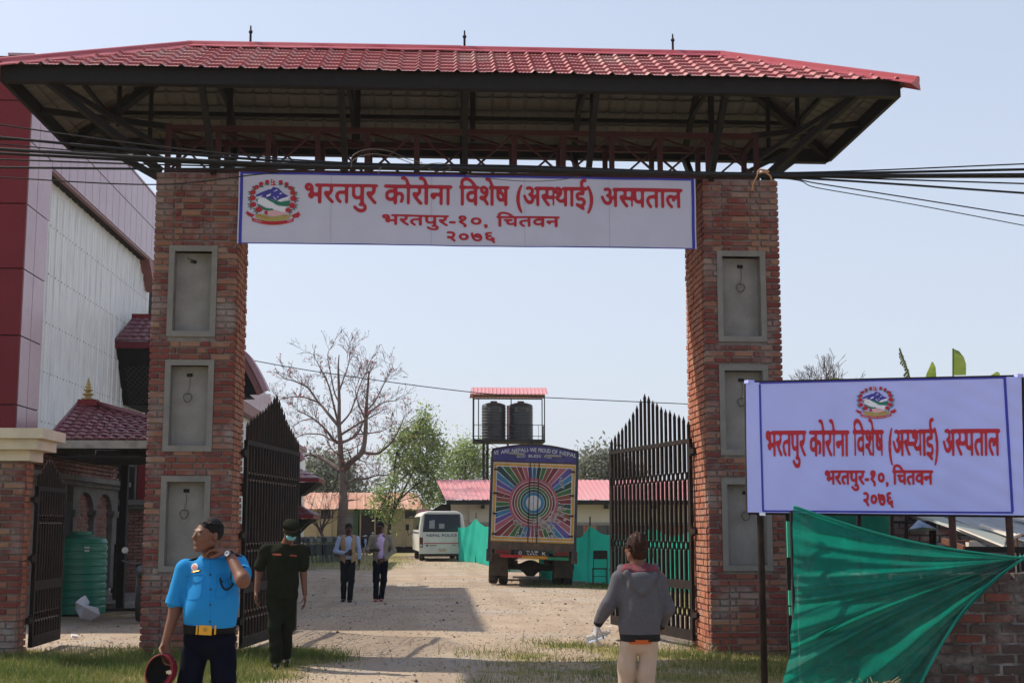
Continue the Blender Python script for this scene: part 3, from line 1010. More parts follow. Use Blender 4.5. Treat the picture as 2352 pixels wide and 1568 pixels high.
# ------------------------------------------------------------------ ground
def gmat():
    m = bpy.data.materials.new('courtyard_earth')
    m.use_nodes = True
    n, l = m.node_tree.nodes, m.node_tree.links
    b = n['Principled BSDF']
    b.inputs['Roughness'].default_value = 0.95
    b.inputs['Specular IOR Level'].default_value = 0.15
    geo = n.new('ShaderNodeNewGeometry')
    P = geo.outputs['Position']
    def noise(s, d=6, r=0.6, vec=P):
        t = n.new('ShaderNodeTexNoise'); t.inputs['Scale'].default_value = s; t.inputs['Detail'].default_value = d; t.inputs['Roughness'].default_value = r
        l.new(vec, t.inputs['Vector']); return t.outputs['Fac']
    def ramp(f, lo, hi, a=0.0, c=1.0):
        r = n.new('ShaderNodeMapRange'); r.inputs[1].default_value = lo; r.inputs[2].default_value = hi; r.inputs[3].default_value = a; r.inputs[4].default_value = c
        l.new(f, r.inputs[0]); return r.outputs[0]
    def mix(f, a, c):
        x = n.new('ShaderNodeMix'); x.data_type = 'RGBA'
        l.new(f, x.inputs[0])
        for s, v in ((x.inputs[6], a), (x.inputs[7], c)):
            if isinstance(v, tuple): s.default_value = (*v, 1)
            else: l.new(v, s)
        return x.outputs[2]
    def mul(a, c):
        x = n.new('ShaderNodeMath'); x.operation = 'MULTIPLY'; l.new(a, x.inputs[0])
        if isinstance(c, float): x.inputs[1].default_value = c
        else: l.new(c, x.inputs[1])
        return x.outputs[0]
    c = mix(ramp(noise(0.7, 8), .38, .62), (0.385, 0.305, 0.228), (0.305, 0.238, 0.178))
    c = mix(mul(ramp(noise(0.33, 6), .50, .62), 0.75), c, (0.36, 0.325, 0.285))       # gravelly patches
    c = mix(mul(ramp(noise(28, 4), .50, .66), 0.55), c, (0.24, 0.18, 0.13))
    mpt = n.new('ShaderNodeMapping'); mpt.inputs['Scale'].default_value = (1.5, .10, 1); mpt.inputs['Rotation'].default_value = (0, 0, .12); l.new(P, mpt.inputs[0])
    c = mix(mul(ramp(noise(1.0, 5, .55, mpt.outputs[0]), .50, .60), 0.5), c, (0.27, 0.205, 0.15))      # wheel tracks
    v = n.new('ShaderNodeTexVoronoi'); v.inputs['Scale'].default_value = 26; l.new(P, v.inputs['Vector'])
    c = mix(mul(ramp(v.outputs['Distance'], .18, .08), ramp(noise(3.0), .48, .56)), c, (0.50, 0.46, 0.41))
    v2 = n.new('ShaderNodeTexVoronoi'); v2.inputs['Scale'].default_value = 9; l.new(P, v2.inputs['Vector'])
    c = mix(mul(ramp(v2.outputs['Distance'], .10, .03), 0.8), c, (0.17, 0.13, 0.10))
    at_ = n.new('ShaderNodeAttribute'); at_.attribute_name = 'tone'
    g = mix(ramp(noise(1.6, 7), .40, .62), (0.17, 0.17, 0.055), (0.33, 0.27, 0.125))
    g = mix(mul(ramp(noise(30, 4), .45, .65), 0.6), g, (0.12, 0.10, 0.045))
    x = n.new('ShaderNodeMath'); x.operation = 'ADD'; l.new(at_.outputs['Fac'], x.inputs[0]); l.new(ramp(noise(1.3, 8), .3, .7, -.45, .45), x.inputs[1])
    c = mix(ramp(x.outputs[0], .38, .62), c, g)
    l.new(c, b.inputs['Base Color'])
    bp = n.new('ShaderNodeBump'); bp.inputs['Strength'].default_value = 0.7; bp.inputs['Distance'].default_value = 0.03
    ad = n.new('ShaderNodeMath'); ad.operation = 'ADD'; l.new(noise(22, 6), ad.inputs[0]); l.new(ramp(v.outputs['Distance'], .3, .05, 0, .35), ad.inputs[1])
    l.new(ad.outputs[0], bp.inputs['Height']); l.new(bp.outputs[0], b.inputs['Normal'])
    return m
M_ground = gmat()

_ph = np.random.RandomState(3).uniform(0, 6.28, 12)
def gz(x, y):
    """height of the ground"""
    x, y = np.asarray(x, float), np.asarray(y, float)
    a = 0.018 * np.sin(0.9 * x + _ph[0]) * np.sin(0.7 * y + _ph[1]) + 0.010 * np.sin(2.1 * x + 1.3 * y + _ph[2]) + 0.008 * np.sin(3.7 * y - 1.9 * x + _ph[3])
    return a * np.exp(-((y + 3) / 34.0) ** 2) - 0.01

def grass_mask(x, y):
    """1 where grass grows"""
    x, y = np.asarray(x, float), np.asarray(y, float)
    w = 0.35 * np.sin(1.7 * x + _ph[4]) + 0.25 * np.sin(3.1 * x + 2.2 * y + _ph[5])
    def s(t): return 1 / (1 + np.exp(-np.clip(t, -30, 30)))
    left = s((-2.3 - x + 0.25 * (y + 4) + w) * 4) * s((0.9 - y + w) * 3.5)
    lpil = s((-1.7 - x + w * .7) * 4) * s((0.4 - y + w) * 4) * s((y + 2.6 + w) * 3) * 0.9
    right = s((x - 2.0 + 0.15 * y + w) * 3.5) * s((1.4 - y + w) * 3.5) * s((y + 6.5) * 2) * 0.85
    dry = 0.42 * s((x - 0.0 + w) * 2) * s((0.8 - y + w) * 3) * s((y + 5) * 2)
    rfar = s((x - 4.6 + w) * 3) * s((y - 1.4) * 3) * s((60 - y)) * 0.8
    far = s((y - 33 + 3 * w) * 1.0) * s((-1.0 - x + w * 4)) * 0.75
    strip = s((y - 18.5 + w) * 4) * s((20.0 - y + w) * 4) * s((x - 2.6) * 3) * 0.9
    far2 = s((y - 60) * .3) * .9
    return np.clip(np.maximum.reduce([left, lpil, right, dry, rfar, far, strip, far2]), 0, 1)

def axis(lo, hi, fine_lo, fine_hi, fine, n_out):
    a = np.arange(fine_lo, fine_hi + 1e-6, fine)
    k = np.linspace(0, 1, n_out + 1)[1:] ** 2.2
    return np.concatenate([(fine_lo + (lo - fine_lo) * k)[::-1], a, fine_hi + (hi - fine_hi) * k])
gxs = axis(-700, 700, -12, 12, 0.16, 26)
gys = axis(-60, 1400, -18, 34, 0.16, 26)
GX, GY = np.meshgrid(gxs, gys)
GZ = gz(GX, GY)
V = np.stack([GX, GY, GZ], -1).reshape(-1, 3)
nx_, ny_ = len(gxs), len(gys)
I = (np.arange(ny_ - 1)[:, None] * nx_ + np.arange(nx_ - 1)[None, :]).ravel()
F = np.stack([I, I + 1, I + nx_ + 1, I + nx_], -1)
ground = npmesh('ground', V, F, M_ground, attr=grass_mask(GX, GY).ravel(), smooth=True)
tag(ground, 'bare gravelly earth courtyard running through the gateway', kind='structure')

# ------------------------------------------------------------------ grass and stones
def blade_mat():
    m = bpy.data.materials.new('grass_blade')
    m.use_nodes = True
    n, l = m.node_tree.nodes, m.node_tree.links
    b = n['Principled BSDF']
    b.inputs['Roughness'].default_value = 0.7
    a = n.new('ShaderNodeAttribute'); a.attribute_name = 'tone'
    r = n.new('ShaderNodeValToRGB')
    e = r.color_ramp.elements
    e[0].color = (0.055, 0.105, 0.018, 1)
    e[1].position = 1.0; e[1].color = (0.42, 0.33, 0.17, 1)
    k = e.new(0.45); k.color = (0.15, 0.18, 0.038, 1)
    k = e.new(0.7); k.color = (0.30, 0.26, 0.10, 1)
    l.new(a.outputs['Fac'], r.inputs[0])
    l.new(r.outputs[0], b.inputs['Base Color'])
    t = n.new('ShaderNodeBsdfTranslucent'); l.new(r.outputs[0], t.inputs[0])
    s = n.new('ShaderNodeMixShader'); s.inputs[0].default_value = 0.35
    l.new(b.outputs[0], s.inputs[1]); l.new(t.outputs[0], s.inputs[2]); l.new(s.outputs[0], n['Material Output'].inputs[0])
    return m
M_blade = blade_mat()
RS = np.random.RandomState(11)

def grass_patch(name, label, n, xr, yr, h=(0.03, 0.09), dens=lambda x, y: grass_mask(x, y), dry=0.35, clump=0.0, lean=0.5):
    x = RS.uniform(*xr, n); y = RS.uniform(*yr, n)
    keep = RS.uniform(0, 1, n) < dens(x, y) ** 1.3
    x, y = x[keep], y[keep]
    n = len(x)
    z = gz(x, y) - 0.004
    cn = 0.5 + 0.5 * np.sin(1.9 * x + 2.3 * np.sin(1.1 * y + 1)) * np.sin(2.7 * y + 1.2 * x)
    H = RS.uniform(h[0], h[1], n) * (0.5 + 0.9 * cn) * RS.choice([0.7, 1, 1, 1.5], n)
    a = RS.uniform(0, 2 * np.pi, n)
    wd = RS.uniform(0.0022, 0.0045, n)
    dx, dy = np.cos(a), np.sin(a)
    b = RS.uniform(0, 2 * np.pi, n)
    ln = RS.uniform(0.1, lean, n) * H * 1.6
    base = np.stack([x, y, z], -1)
    side = np.stack([dx * wd, dy * wd, np.zeros(n)], -1)
    mid = base + np.stack([np.cos(b) * ln * .35, np.sin(b) * ln * .35, H * .6], -1)
    tip = base + np.stack([np.cos(b) * ln, np.sin(b) * ln, H], -1)
    V = np.stack([base - side, base + side, mid + side * .8, mid - side * .8, tip], 1).reshape(-1, 3)
    k = np.arange(n)[:, None] * 5
    F = np.concatenate([k + np.array([[0, 1, 2]]), k + np.array([[0, 2, 3]]), k + np.array([[3, 2, 4]])], 0)
    tone = np.clip(dry + RS.normal(0, .16, n) + 0.45 * (0.5 - cn) + 0.25 * np.clip(np.abs(x + 1) * -.2 + .3, 0, 1), 0, 1)
    o = npmesh(name, V, F, M_blade, attr=np.repeat(tone, 5))
    return tag(o, label, 'grass', kind='stuff')
grass_patch('grass', 'short patchy green grass around the left gate pillar', 120000, (-7.5, -0.8), (-6.5, 1.4), (0.025, 0.095), dry=0.40)
grass_patch('grass', 'thin dry grass around the right gate pillar', 80000, (0.2, 6.5), (-6.0, 2.2), (0.02, 0.075), dry=0.52)
grass_patch('grass', 'tufts of longer green grass at the pillar feet', 5000, (-4.2, 5.2), (-1.0, 0.1), (0.07, 0.17), dens=lambda x, y: grass_mask(x, y) * (np.sin(3 * x + 2 * np.sin(2.2 * y)) > .35), dry=0.30, lean=.8)
grass_patch('grass', 'green grass along the cloth screens beyond the truck', 16000, (2.4, 8.0), (17.8, 20.8), (0.03, 0.10), dry=0.33)
grass_patch('grass', 'far patch of green grass beside the police bus', 20000, (-12, 3), (33, 52), (0.05, 0.12), dry=0.30)

def stones(name, label, n, xr, yr, s, col, dens=None):
    x = RS.uniform(*xr, n); y = RS.uniform(*yr, n)
    if dens is not None:
        k = RS.uniform(0, 1, n) < dens(x, y); x, y = x[k], y[k]
    n = len(x)
    z = gz(x, y)
    o = np.array([[1, 0, 0], [-1, 0, 0], [0, 1, 0], [0, -1, 0], [0, 0, .7], [0, 0, -.5]])
    sc = RS.uniform(s[0], s[1], n) * RS.choice([.6, .8, 1, 1.6], n)
    j = o[None] * RS.uniform(.6, 1.3, (n, 6, 3)) * sc[:, None, None]
    a = RS.uniform(0, 6.28, n)
    c_, s_ = np.cos(a)[:, None], np.sin(a)[:, None]
    X = j[..., 0] * c_ - j[..., 1] * s_; Y = j[..., 0] * s_ + j[..., 1] * c_
    V = np.stack([X + x[:, None], Y + y[:, None], j[..., 2] + z[:, None] + sc[:, None] * .25], -1).reshape(-1, 3)
    f = np.array([[0, 2, 4], [2, 1, 4], [1, 3, 4], [3, 0, 4], [2, 0, 5], [1, 2, 5], [3, 1, 5], [0, 3, 5]])
    F = (np.arange(n)[:, None, None] * 6 + f[None]).reshape(-1, 3)
    ob = npmesh(name, V, F, col)
    return tag(ob, label, 'gravel', kind='stuff')
M_stone = mk('gravel_stone', (0.42, 0.39, 0.35), 0.95, (0.24, 0.20, 0.165), 30)
M_clod = mk('dark_clod', (0.10, 0.075, 0.055), 0.95, (0.17, 0.12, 0.085), 9)
stones('gravel', 'loose pale gravel scattered over the courtyard', 26000, (-6, 7), (-7, 24), (0.005, 0.013), M_stone, lambda x, y: .25 + .75 * (np.sin(.7 * x + 1.3 * np.sin(.5 * y)) * np.sin(.6 * y + .4 * x) > -.1))
stones('gravel', 'dark clods and leaf litter scattered over the courtyard', 600, (-6, 7), (-7, 26), (0.008, 0.026), M_clod)
# flat leaf litter and paper scraps on the earth
def litter(name, label, n, xr, yr, s, mat):
    x = RS.uniform(*xr, n); y = RS.uniform(*yr, n); z = gz(x, y) + .006
    a = RS.uniform(0, 6.28, n); sc = RS.uniform(s[0], s[1], n)
    q = np.array([[-1, -.5], [1, -.6], [.9, .5], [-.8, .6]])
    X = (q[None, :, 0] * np.cos(a)[:, None] - q[None, :, 1] * np.sin(a)[:, None]) * sc[:, None] + x[:, None]
    Y = (q[None, :, 0] * np.sin(a)[:, None] + q[None, :, 1] * np.cos(a)[:, None]) * sc[:, None] + y[:, None]
    Z = z[:, None] + RS.uniform(0, .012, (n, 4))
    V = np.stack([X, Y, Z], -1).reshape(-1, 3)
    o = npmesh(name, V, np.arange(n * 4).reshape(-1, 4), mat)
    return tag(o, label, 'litter', kind='stuff')
litter('leaf_litter', 'dry fallen leaves scattered over the earth and grass', 1600, (-6, 6), (-7, 12), (.012, .030), mk('dry_leaf', (.22, .14, .075), .8, (.12, .08, .045), 12))
litter('paper_litter', 'small pale paper and plastic scraps scattered on the earth', 45, (-5, 6), (-6, 10), (.02, .045), mk('paper_scrap', (.55, .53, .50), .8))
# ------------------------------------------------------------------ iron gate leaves
def gate_leaf(label, hinge, far, zb, zt, nb, spike, rows, midz, double=True):
    """hinge, far: (x, y) ends of the leaf; spike: list of spike heights"""
    root = thing('iron_gate_leaf', label, 'gate', (hinge[0], hinge[1], zb))
    A, B = Vector((hinge[0], hinge[1], 0)), Vector((far[0], far[1], 0))
    d = (B - A).normalized(); L = (B - A).length
    up = Vector((0, 0, 1))
    def P(s, z): return A + d * s + up * z
    M = Matrix((d, d.cross(up) * -1, up)).transposed()
    def rail(name, z, h, s0=0.0, s1=None, t=0.05):
        s1 = L if s1 is None else s1
        part(name, MB().box(P((s0 + s1) / 2, z), (s1 - s0, t, h), M), M_rust, root)
    rail('top_rail', zt - .03, 0.06)
    rail('bottom_rail', zb + .07, 0.14)
    rail('middle_rail', midz, 0.12, .05, L - .05, .045)
    for s in (0.025, L - 0.025):
        part('stile', MB().box(P(s, (zb + zt) / 2), (0.05, 0.048, zt - zb - 0.0), M), M_rust, root)
    pitch = (L - 0.14) / nb
    bw = .042
    for k in range(nb + 1):
        s = 0.07 + k * pitch
        segs = MB()
        stops = sorted([zb + .14, midz - .06, midz + .06, zt - .06] + [z + q for z in rows for q in (-.068, .068)])
        for z0, z1 in zip(stops[0::2], stops[1::2]):
            segs.box(P(s, (z0 + z1) / 2), (bw, bw, z1 - z0), M)
        part('gate_bar', segs, M_rust, root)
        h = spike[min(k, len(spike) - 1)]
        if h > 0:
            part('spike', MB().tube([P(s, zt), P(s, zt + h - .09), P(s, zt + h - .075), P(s, zt + h)], [0.024, 0.024, 0.026, 0.001], 6), M_rust, root, smooth=False)
    rr = 0.07
    rid = 0
    ring = None
    for z in rows:
        for k in range(nb + 1):
            s = 0.07 + k * pitch
            if ring is None:
                mb = MB()
                n1, n2 = 14, 5
                vs, fs = [], []
                for i in range(n1):
                    a = 2 * PI * i / n1
                    for (r_, y_) in ((rr, -.016), (rr - .009, -.016), (rr - .009, .016), (rr, .016)):
                        vs.append(d * (r_ * math.cos(a)) + up * (r_ * 1.0 * math.sin(a)) + d.cross(up) * y_)
                for i in range(n1):
                    for j in range(4):
                        a, b = i * 4 + j, i * 4 + (j + 1) % 4
                        a2, b2 = ((i + 1) % n1) * 4 + j, ((i + 1) % n1) * 4 + (j + 1) % 4
                        fs.append((a, b, b2, a2))
                mb.add(vs, fs)
                ring = part('ring', mb, M_rust, root, local=True)
                ring.location = P(s, z) - worldloc(root)
            else:
                inst(ring, 'ring', P(s, z) - worldloc(root))
        rail('ring_rail', z, 0.045, 0.05, 0.07, .03)
        part('ring_tie', MB().box(P(0.035, z), (0.07, .03, .04), M), M_rust, root)
    for z in (zt - .18, (zb + zt) / 2 + .1, zb + .35):
        part('hinge', MB().tube([P(-.03, z - .06), P(-.03, z + .06)], 0.028, 8).box(P(-.07, z), (.16, .05, .07), M), M_rust, root)
    part('latch', MB().tube([P(L + .01, zb + 1.15), P(L - .2, zb + 1.15)], .011, 6).box(P(L + .015, zb + .85), (.06, .05, .04), M), M_rust, root)
    return root

sp_main = [.26, .33, .37, .41, .46, .49, .54, .61, .66, .74, .79, .72, .64, .56, .47, .41, .35, .30, .25, .20]
gate_leaf('tall rusty iron gate leaf open at the right brick pillar, behind the grey hoodie', (xR0 - .05, .9), (xR0 - .76, 4.1), 0.09, 2.83, 19, sp_main, (2.32, 1.36, .46), .83)
gate_leaf('tall dark iron gate leaf open at the left brick pillar, behind the green guard', (xL1 + .05, .9), (xL1 + .44, 4.05), 0.02, 2.79, 19, sp_main, (2.30, 1.34, .44), .80)
sp_small = [.18, .25, .33, .40, .42, .40, .34, .27, .2, .14]
xF1 = at(43, 1300, 0).x
gate_leaf('small iron gate leaf standing open beside the brick post at the left edge', (xF1 + .05, .45), (-5.255, 1.8), 0.08, 2.15, 10, [s * .95 for s in sp_small], (1.72, .46), .86)

# ------------------------------------------------------------------ end pillar with the cream cornice
xF0 = xF1 - 1.02
end = brick_pillar(xF0, xF1, 0.43, -0.06, at(60, 1058, 0).z, [], 'brick end pillar under a stepped cream cornice at the left edge')
end.name = 'brick_end_pillar'
M_cream = mk('cream_tile', (0.62, 0.53, 0.38), 0.35, (0.58, 0.49, 0.35), 3, 0.03, 10, spec=0.5, dirt=(0.42, 0.36, 0.27), dirt_scale=3, dirt_amt=.4)
zc = at(60, 1058, 0).z
for k, (o_, h0, h1) in enumerate(((0.09, 0, .135), (.22, .137, .27), (.31, .272, .40))):
    for (a, b) in ((xF0 - o_, (xF0 + xF1) / 2 + .12), ((xF0 + xF1) / 2 + .124, xF1 + o_)):
        part('cornice_stone', MB().bbox((a, -o_, zc + h0), (b, .43 + o_, zc + h1)), M_cream, end)
# ------------------------------------------------------------------ auditorium on the left
XW = -8.1
audi = thing('auditorium', 'tall auditorium with dark red end wall, pink panel frame and white sheet side wall', 'building', (XW - 6, 20, 0))
M_red = mk('red_composite_panel', (0.15, 0.009, 0.014), 0.5, (0.17, 0.011, 0.017), 1.5, 0.0, spec=0.25, rvar=.08)
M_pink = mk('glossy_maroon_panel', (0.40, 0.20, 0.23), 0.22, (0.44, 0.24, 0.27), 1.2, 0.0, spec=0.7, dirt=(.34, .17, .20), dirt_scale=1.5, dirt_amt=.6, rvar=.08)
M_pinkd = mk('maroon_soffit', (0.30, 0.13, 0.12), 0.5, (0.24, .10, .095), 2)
M_white = mk('white_sheet', (0.76, 0.75, 0.73), 0.4, (0.82, .81, .80), 2.0, 0.06, 6, spec=.5, stretch=(1, 2.5, .35), dirt=(.50, .48, .46), dirt_scale=2.5, dirt_amt=.5)
M_dark = mk('dark_gap', (0.02, 0.015, 0.015), 0.9)
ZT = 10.87
yE = 23.0
# core behind the cladding
core = MB()
core.bbox((XW - 12, 8.7, -.1), (XW - 0.10, 10.0, ZT - .05))
core.bbox((XW - 12, 10.0, 8.95), (XW - 0.10, yE, ZT - .05))
core.bbox((XW - 12, 10.0, -.1), (XW - 0.32, yE, 8.95))
part('wall_core', core, M_dark, audi)
g = .012
zj = [-.1, 1.3, 2.6, 3.93, 5.27, 6.58, 7.87, 9.15, 9.95, ZT]
for a, b in zip(zj[:-1], zj[1:]):
    for k in range(6):
        part('red_panel', MB().bbox((XW - (k + 1) * 1.5 + g, 8.6, a + g), (XW - k * 1.5 - (g if k else -0.0), 8.66, b - g)), M_red, audi)
    yy = [8.664, 9.28, 10.05 + .05 * (a > 6.5) + .1 * (a > 7.5)]
    for k in range(2):
        part('maroon_panel', MB().bbox((XW - .06, yy[k] + g, a + g), (XW, yy[k + 1] - g, b - g)), M_pink, audi)
y = 10.2
while y < yE - .1:
    y2 = min(y + .645, yE)
    for a, b in ((9.02, 9.94), (9.94, ZT)):
        part('maroon_panel', MB().bbox((XW - .06, y + g, a + g), (XW, y2 - g, b - g)), M_pink, audi)
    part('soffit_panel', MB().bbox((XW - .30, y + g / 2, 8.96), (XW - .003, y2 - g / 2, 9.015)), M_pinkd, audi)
    y = y2
part('reveal', MB().bbox((XW - .30, 10.0, .0), (XW - .02, 10.045, 8.955)), M_pink, audi)
# slanted lower end of the frame
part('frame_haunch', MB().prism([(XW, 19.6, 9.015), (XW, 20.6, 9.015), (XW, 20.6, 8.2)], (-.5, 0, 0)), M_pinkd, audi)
part('parapet_cap', MB().bbox((XW - .5, 8.58, ZT + .001), (XW + .02, yE + .02, ZT + .05)), M_pink, audi)
y = 10.05
k = 0
while y < 20.6:
    w = .50
    sh = MB()
    n = 10
    for q in range(1):
        pts = [(0, 0), (.03, .028), (.06, .028), (.09, 0), (.245, 0), (.255, .010), (.275, .010), (.285, 0), (.48, 0), (.498, .002)]
        vs = []
        for (u, hgt) in pts:
            for z in (0.0, 4.9, 8.98):
                vs.append((XW - .27 + hgt, y + u, z))
        fs = []
        for i in range(len(pts) - 1):
            for j in range(2):
                a = i * 3 + j
                fs.append((a, a + 3, a + 4, a + 1))
        sh.add(vs, fs)
    o = part('wall_sheet', sh, M_white, audi, fix=False)
    if k % 1 == 0:
        rv = MB()
        for z in (8.0, 6.95, 5.9, 4.85, 3.8, 2.75):
            for u in (.045, .16, .265, .38):
                rv.box((XW - .265 + (.03 if u < .09 else 0), y + u, z + .0), (.008, .018, .018))
        rv = part('screws', rv, M_dark, o, local=False)
        rv['kind'] = 'stuff'
    y += w
    k += 1
# rear, lower hall running on behind it
hall = thing('rear_hall', 'lower white hall with pinkish eave band behind the auditorium, seen over the left gate leaf', 'building', (XW - 5, 40, 0))
part('wall', MB().bbox((XW - 10, yE + .02, -.1), (XW - .4, 48, 6.3)), M_white, hall)
for k in range(36):
    y0 = yE + .05 + k * .7
    if y0 + .7 > 48.2: break
    part('eave_panel', MB().bbox((XW - .35, y0 + g, 6.75), (XW, y0 + .7 - g, 7.75)), M_pink, hall)
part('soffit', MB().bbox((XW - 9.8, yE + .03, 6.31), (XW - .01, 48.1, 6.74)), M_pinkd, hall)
part('rear_wing', MB().bbox((XW - 9, 48.2, -.1), (XW + .25, 62, 5.9)), M_white, hall)
part('wing_trim', MB().bbox((XW - 9, 48.15, 5.905), (XW + .35, 62, 6.1)), M_pinkd, hall)
# quarter-vault side porches
def vault(label, pts, y0, y1, wall_x, group='arched side porches'):
    root = thing('arched_porch_roof', label, 'porch roof', (wall_x, y0, pts[-1][1]), group=None)
    pts = smooth_path([(p[0], 0, p[1]) for p in pts], 5)
    nrm = []
    for i in range(len(pts)):
        t = (pts[min(i + 1, len(pts) - 1)] - pts[max(i - 1, 0)]).normalized()
        nrm.append(Vector((-t.z, 0, t.x)))
    if nrm[0].x < 0: nrm = [-q for q in nrm]
    top, band = MB(), MB()
    for i in range(len(pts) - 1):
        a, b = pts[i], pts[i + 1]
        top.quad((a.x, y0, a.z), (b.x, y0, b.z), (b.x, y1, b.z), (a.x, y1, a.z))
        lo_a, lo_b = a - nrm[i] * .15, b - nrm[i + 1] * .15
        pn = MB().prism([(a.x, y0, a.z), (b.x, y0, b.z), (lo_b.x, y0, lo_b.z), (lo_a.x, y0, lo_a.z)], (0, .05, 0))
        part('fascia_panel', pn, M_pink, root)
        band.prism([(lo_a.x, y0 + .06, lo_a.z), (lo_b.x, y0 + .06, lo_b.z), (lo_b.x - nrm[i + 1].x * .20, y0 + .06, lo_b.z - nrm[i + 1].z * .20), (lo_a.x - nrm[i].x * .20, y0 + .06, lo_a.z - nrm[i].z * .20)], (0, .05, 0))
    part('vault_sheet', top, M_capred, root)
    part('fascia_board', band, M_pinkd, root)
    endp = [(p.x - nrm[i].x * .30, y0 + .13, p.z - nrm[i].z * .30) for i, p in enumerate(pts)]
    part('porch_shade_panel', MB().prism(endp + [(wall_x, y0 + .13, endp[-1][2] + .05)], (0, .02, 0)), M_black, root)  # black panel paints the shade under the vault
    bt = MB()
    e = pts[-1] - nrm[-1] * .5
    st = pts[0] - nrm[0] * .5
    bt.add([(wall_x, y0 + .12, e.z - .05), (e.x, y0 + .12, e.z), (st.x, y0 + .12, st.z), (wall_x, y0 + .12, st.z),
            (wall_x, y1, e.z - .05), (e.x, y1, e.z), (st.x, y1, st.z), (wall_x, y1, st.z)],
           [(0, 1, 2, 3), (4, 5, 6, 7), (0, 1, 5, 4), (1, 2, 6, 5)])
    part('porch_box', bt, M_black, root)
    for q in range(3):
        part('rib', MB().beam((wall_x + .1 + q * .6, y0 + .10, e.z + .2), (wall_x + 1.2 + q * .55, y0 + .10, lerp(st.z, e.z, .25 + q * .25)), .04, .03), M_plaster, root)
    return root
vault('arched porch roof with pink edge jutting out right behind the left brick pillar', [(-8.1, 8.0), (-6.9, 7.7), (-5.76, 6.75), (-5.48, 6.42), (-5.2, 5.93), (-5.03, 5.56)], 22, 22.7, XW + .05)
vault('farther small arched porch roof beside the top of the left gate leaf', [(-8.1, 6.1), (-7.29, 5.75), (-6.7, 5.35), (-6.3, 4.95), (-6.1, 4.6)], 44, 44.6, XW + .05)

# ------------------------------------------------------------------ tiled roof helper
M_tile = mk('maroon_tile', (0.13, 0.028, 0.038), 0.35, (0.16, 0.04, 0.05), 4, 0.1, 30, spec=.6, dirt=(.22, .11, .12), dirt_scale=3, dirt_amt=.4)
def tiled_slope(root, A, B, T0, T1, tw=.22, th=.20, name='roof_tile', mat=None):
    """overlapping tiles laid between eave A-B and ridge T0-T1 (points)"""
    A, B, T0, T1 = map(Vector, (A, B, T0, T1))
    mat = mat or M_tile
    S = ((T0 + T1) / 2 - (A + B) / 2).length
    rows = max(2, int(S / th))
    n = (B - A).cross(T0 - A if (T0 - A).length > .01 else T1 - A).normalized()
    if n.z < 0: n = -n
    part('roof_deck', MB().add([A, B, T1, T0] if (T1 - T0).length > .01 else [A, B, T1], [(0, 1, 2, 3)] if (T1 - T0).length > .01 else [(0, 1, 2)]), M_under, root)
    for r in range(rows):
        t0, t1 = r / rows, min((r + 1.25) / rows, 1)
        a, b = A.lerp(T0, t0), B.lerp(T1, t0)
        c, d = A.lerp(T0, t1), B.lerp(T1, t1)
        L = (b - a).length
        nt = max(1, int(round(L / tw)))
        for k in range(nt):
            u0, u1 = (k + .03) / nt, (k + .97) / nt
            um = (u0 + u1) / 2
            p0, p1, pm = a.lerp(b, u0) + n * .035, a.lerp(b, u1) + n * .035, a.lerp(b, um) + n * .055
            q0, q1, qm = c.lerp(d, u0) + n * .008, c.lerp(d, u1) + n * .008, c.lerp(d, um) + n * .03
            e0, e1, em = p0 - n * .03, p1 - n * .03, pm - n * .03
            mb = MB().add([p0, pm, p1, q1, qm, q0, e0, em, e1], [(0, 1, 4, 5), (1, 2, 3, 4), (6, 7, 1, 0), (7, 8, 2, 1)])
            part(name, mb, mat, root, fix=False)

# projecting window box with its own tiled hood
box = thing('bay_window', 'dark projecting bay window with lattice and maroon tiled hood on the white wall', 'bay window', (XW, 17.5, 5))
XI = XW - .26
ya = onx(267, 792, XI).y
xo = XW + 2.0
zh = at(300, 800, ya).z
zl = at(300, 930, ya + 1.0).z
part('window_box', MB().add([(XI, ya + 1.0, zl), (xo, ya + 1.0, zl), (xo, ya, zh), (XI, ya, zh), (XI, ya + 3.4, zl), (xo, ya + 3.4, zl), (xo, ya + 3.4, zh), (XI, ya + 3.4, zh)],
     [(0, 1, 2, 3), (4, 5, 6, 7), (1, 5, 6, 2), (0, 4, 5, 1)]), M_black, box)
lat = MB()
def LP(x, t): return Vector((x, lerp(ya, ya + 1.0, t) - .03, lerp(zh, zl, t)))
for k in range(-9, 16):
    for sgn in (1, -1):
        xs = XI + .1 + k * .14
        a, b = None, None
        for m in range(19):
            t = .30 + .68 * m / 18
            x = xs + (sgn * m / 18 + (0 if sgn > 0 else 1)) * 1.0
            if XI + .15 < x < xo - .05:
                if a is None: a = LP(x, t)
                b = LP(x, t)
        if a is not None and (b - a).length > .1: lat.tube([a, b], .009, 4, cap=False)
o = part('lattice', lat, mk('lattice_grey', (.07, .065, .06), .6), box); o['kind'] = 'stuff'
part('red_fascia', MB().bbox((XI, ya - .10, zh), (xo + .1, ya, zh + .17)), mk('red_board', (.13, .010, .018), .45), box)
A_, B_e = Vector((XI, ya - .14, zh + .171)), Vector((xo + .1, ya - .14, zh + .171))
T0_, T1_ = Vector((XI + .25, ya + .75, zh + .92)), Vector((xo, ya + .75, zh + .92))
tiled_slope(box, A_, B_e, T0_, T1_, .22, .17)
part('hood_ridge', MB().bbox((T0_.x - .05, ya + .72, zh + .90), (xo, ya + .9, zh + 1.02)), M_red, box)
part('hip_cap', MB().tube([A_, T0_], .04, 6), M_tile, box, smooth=True)

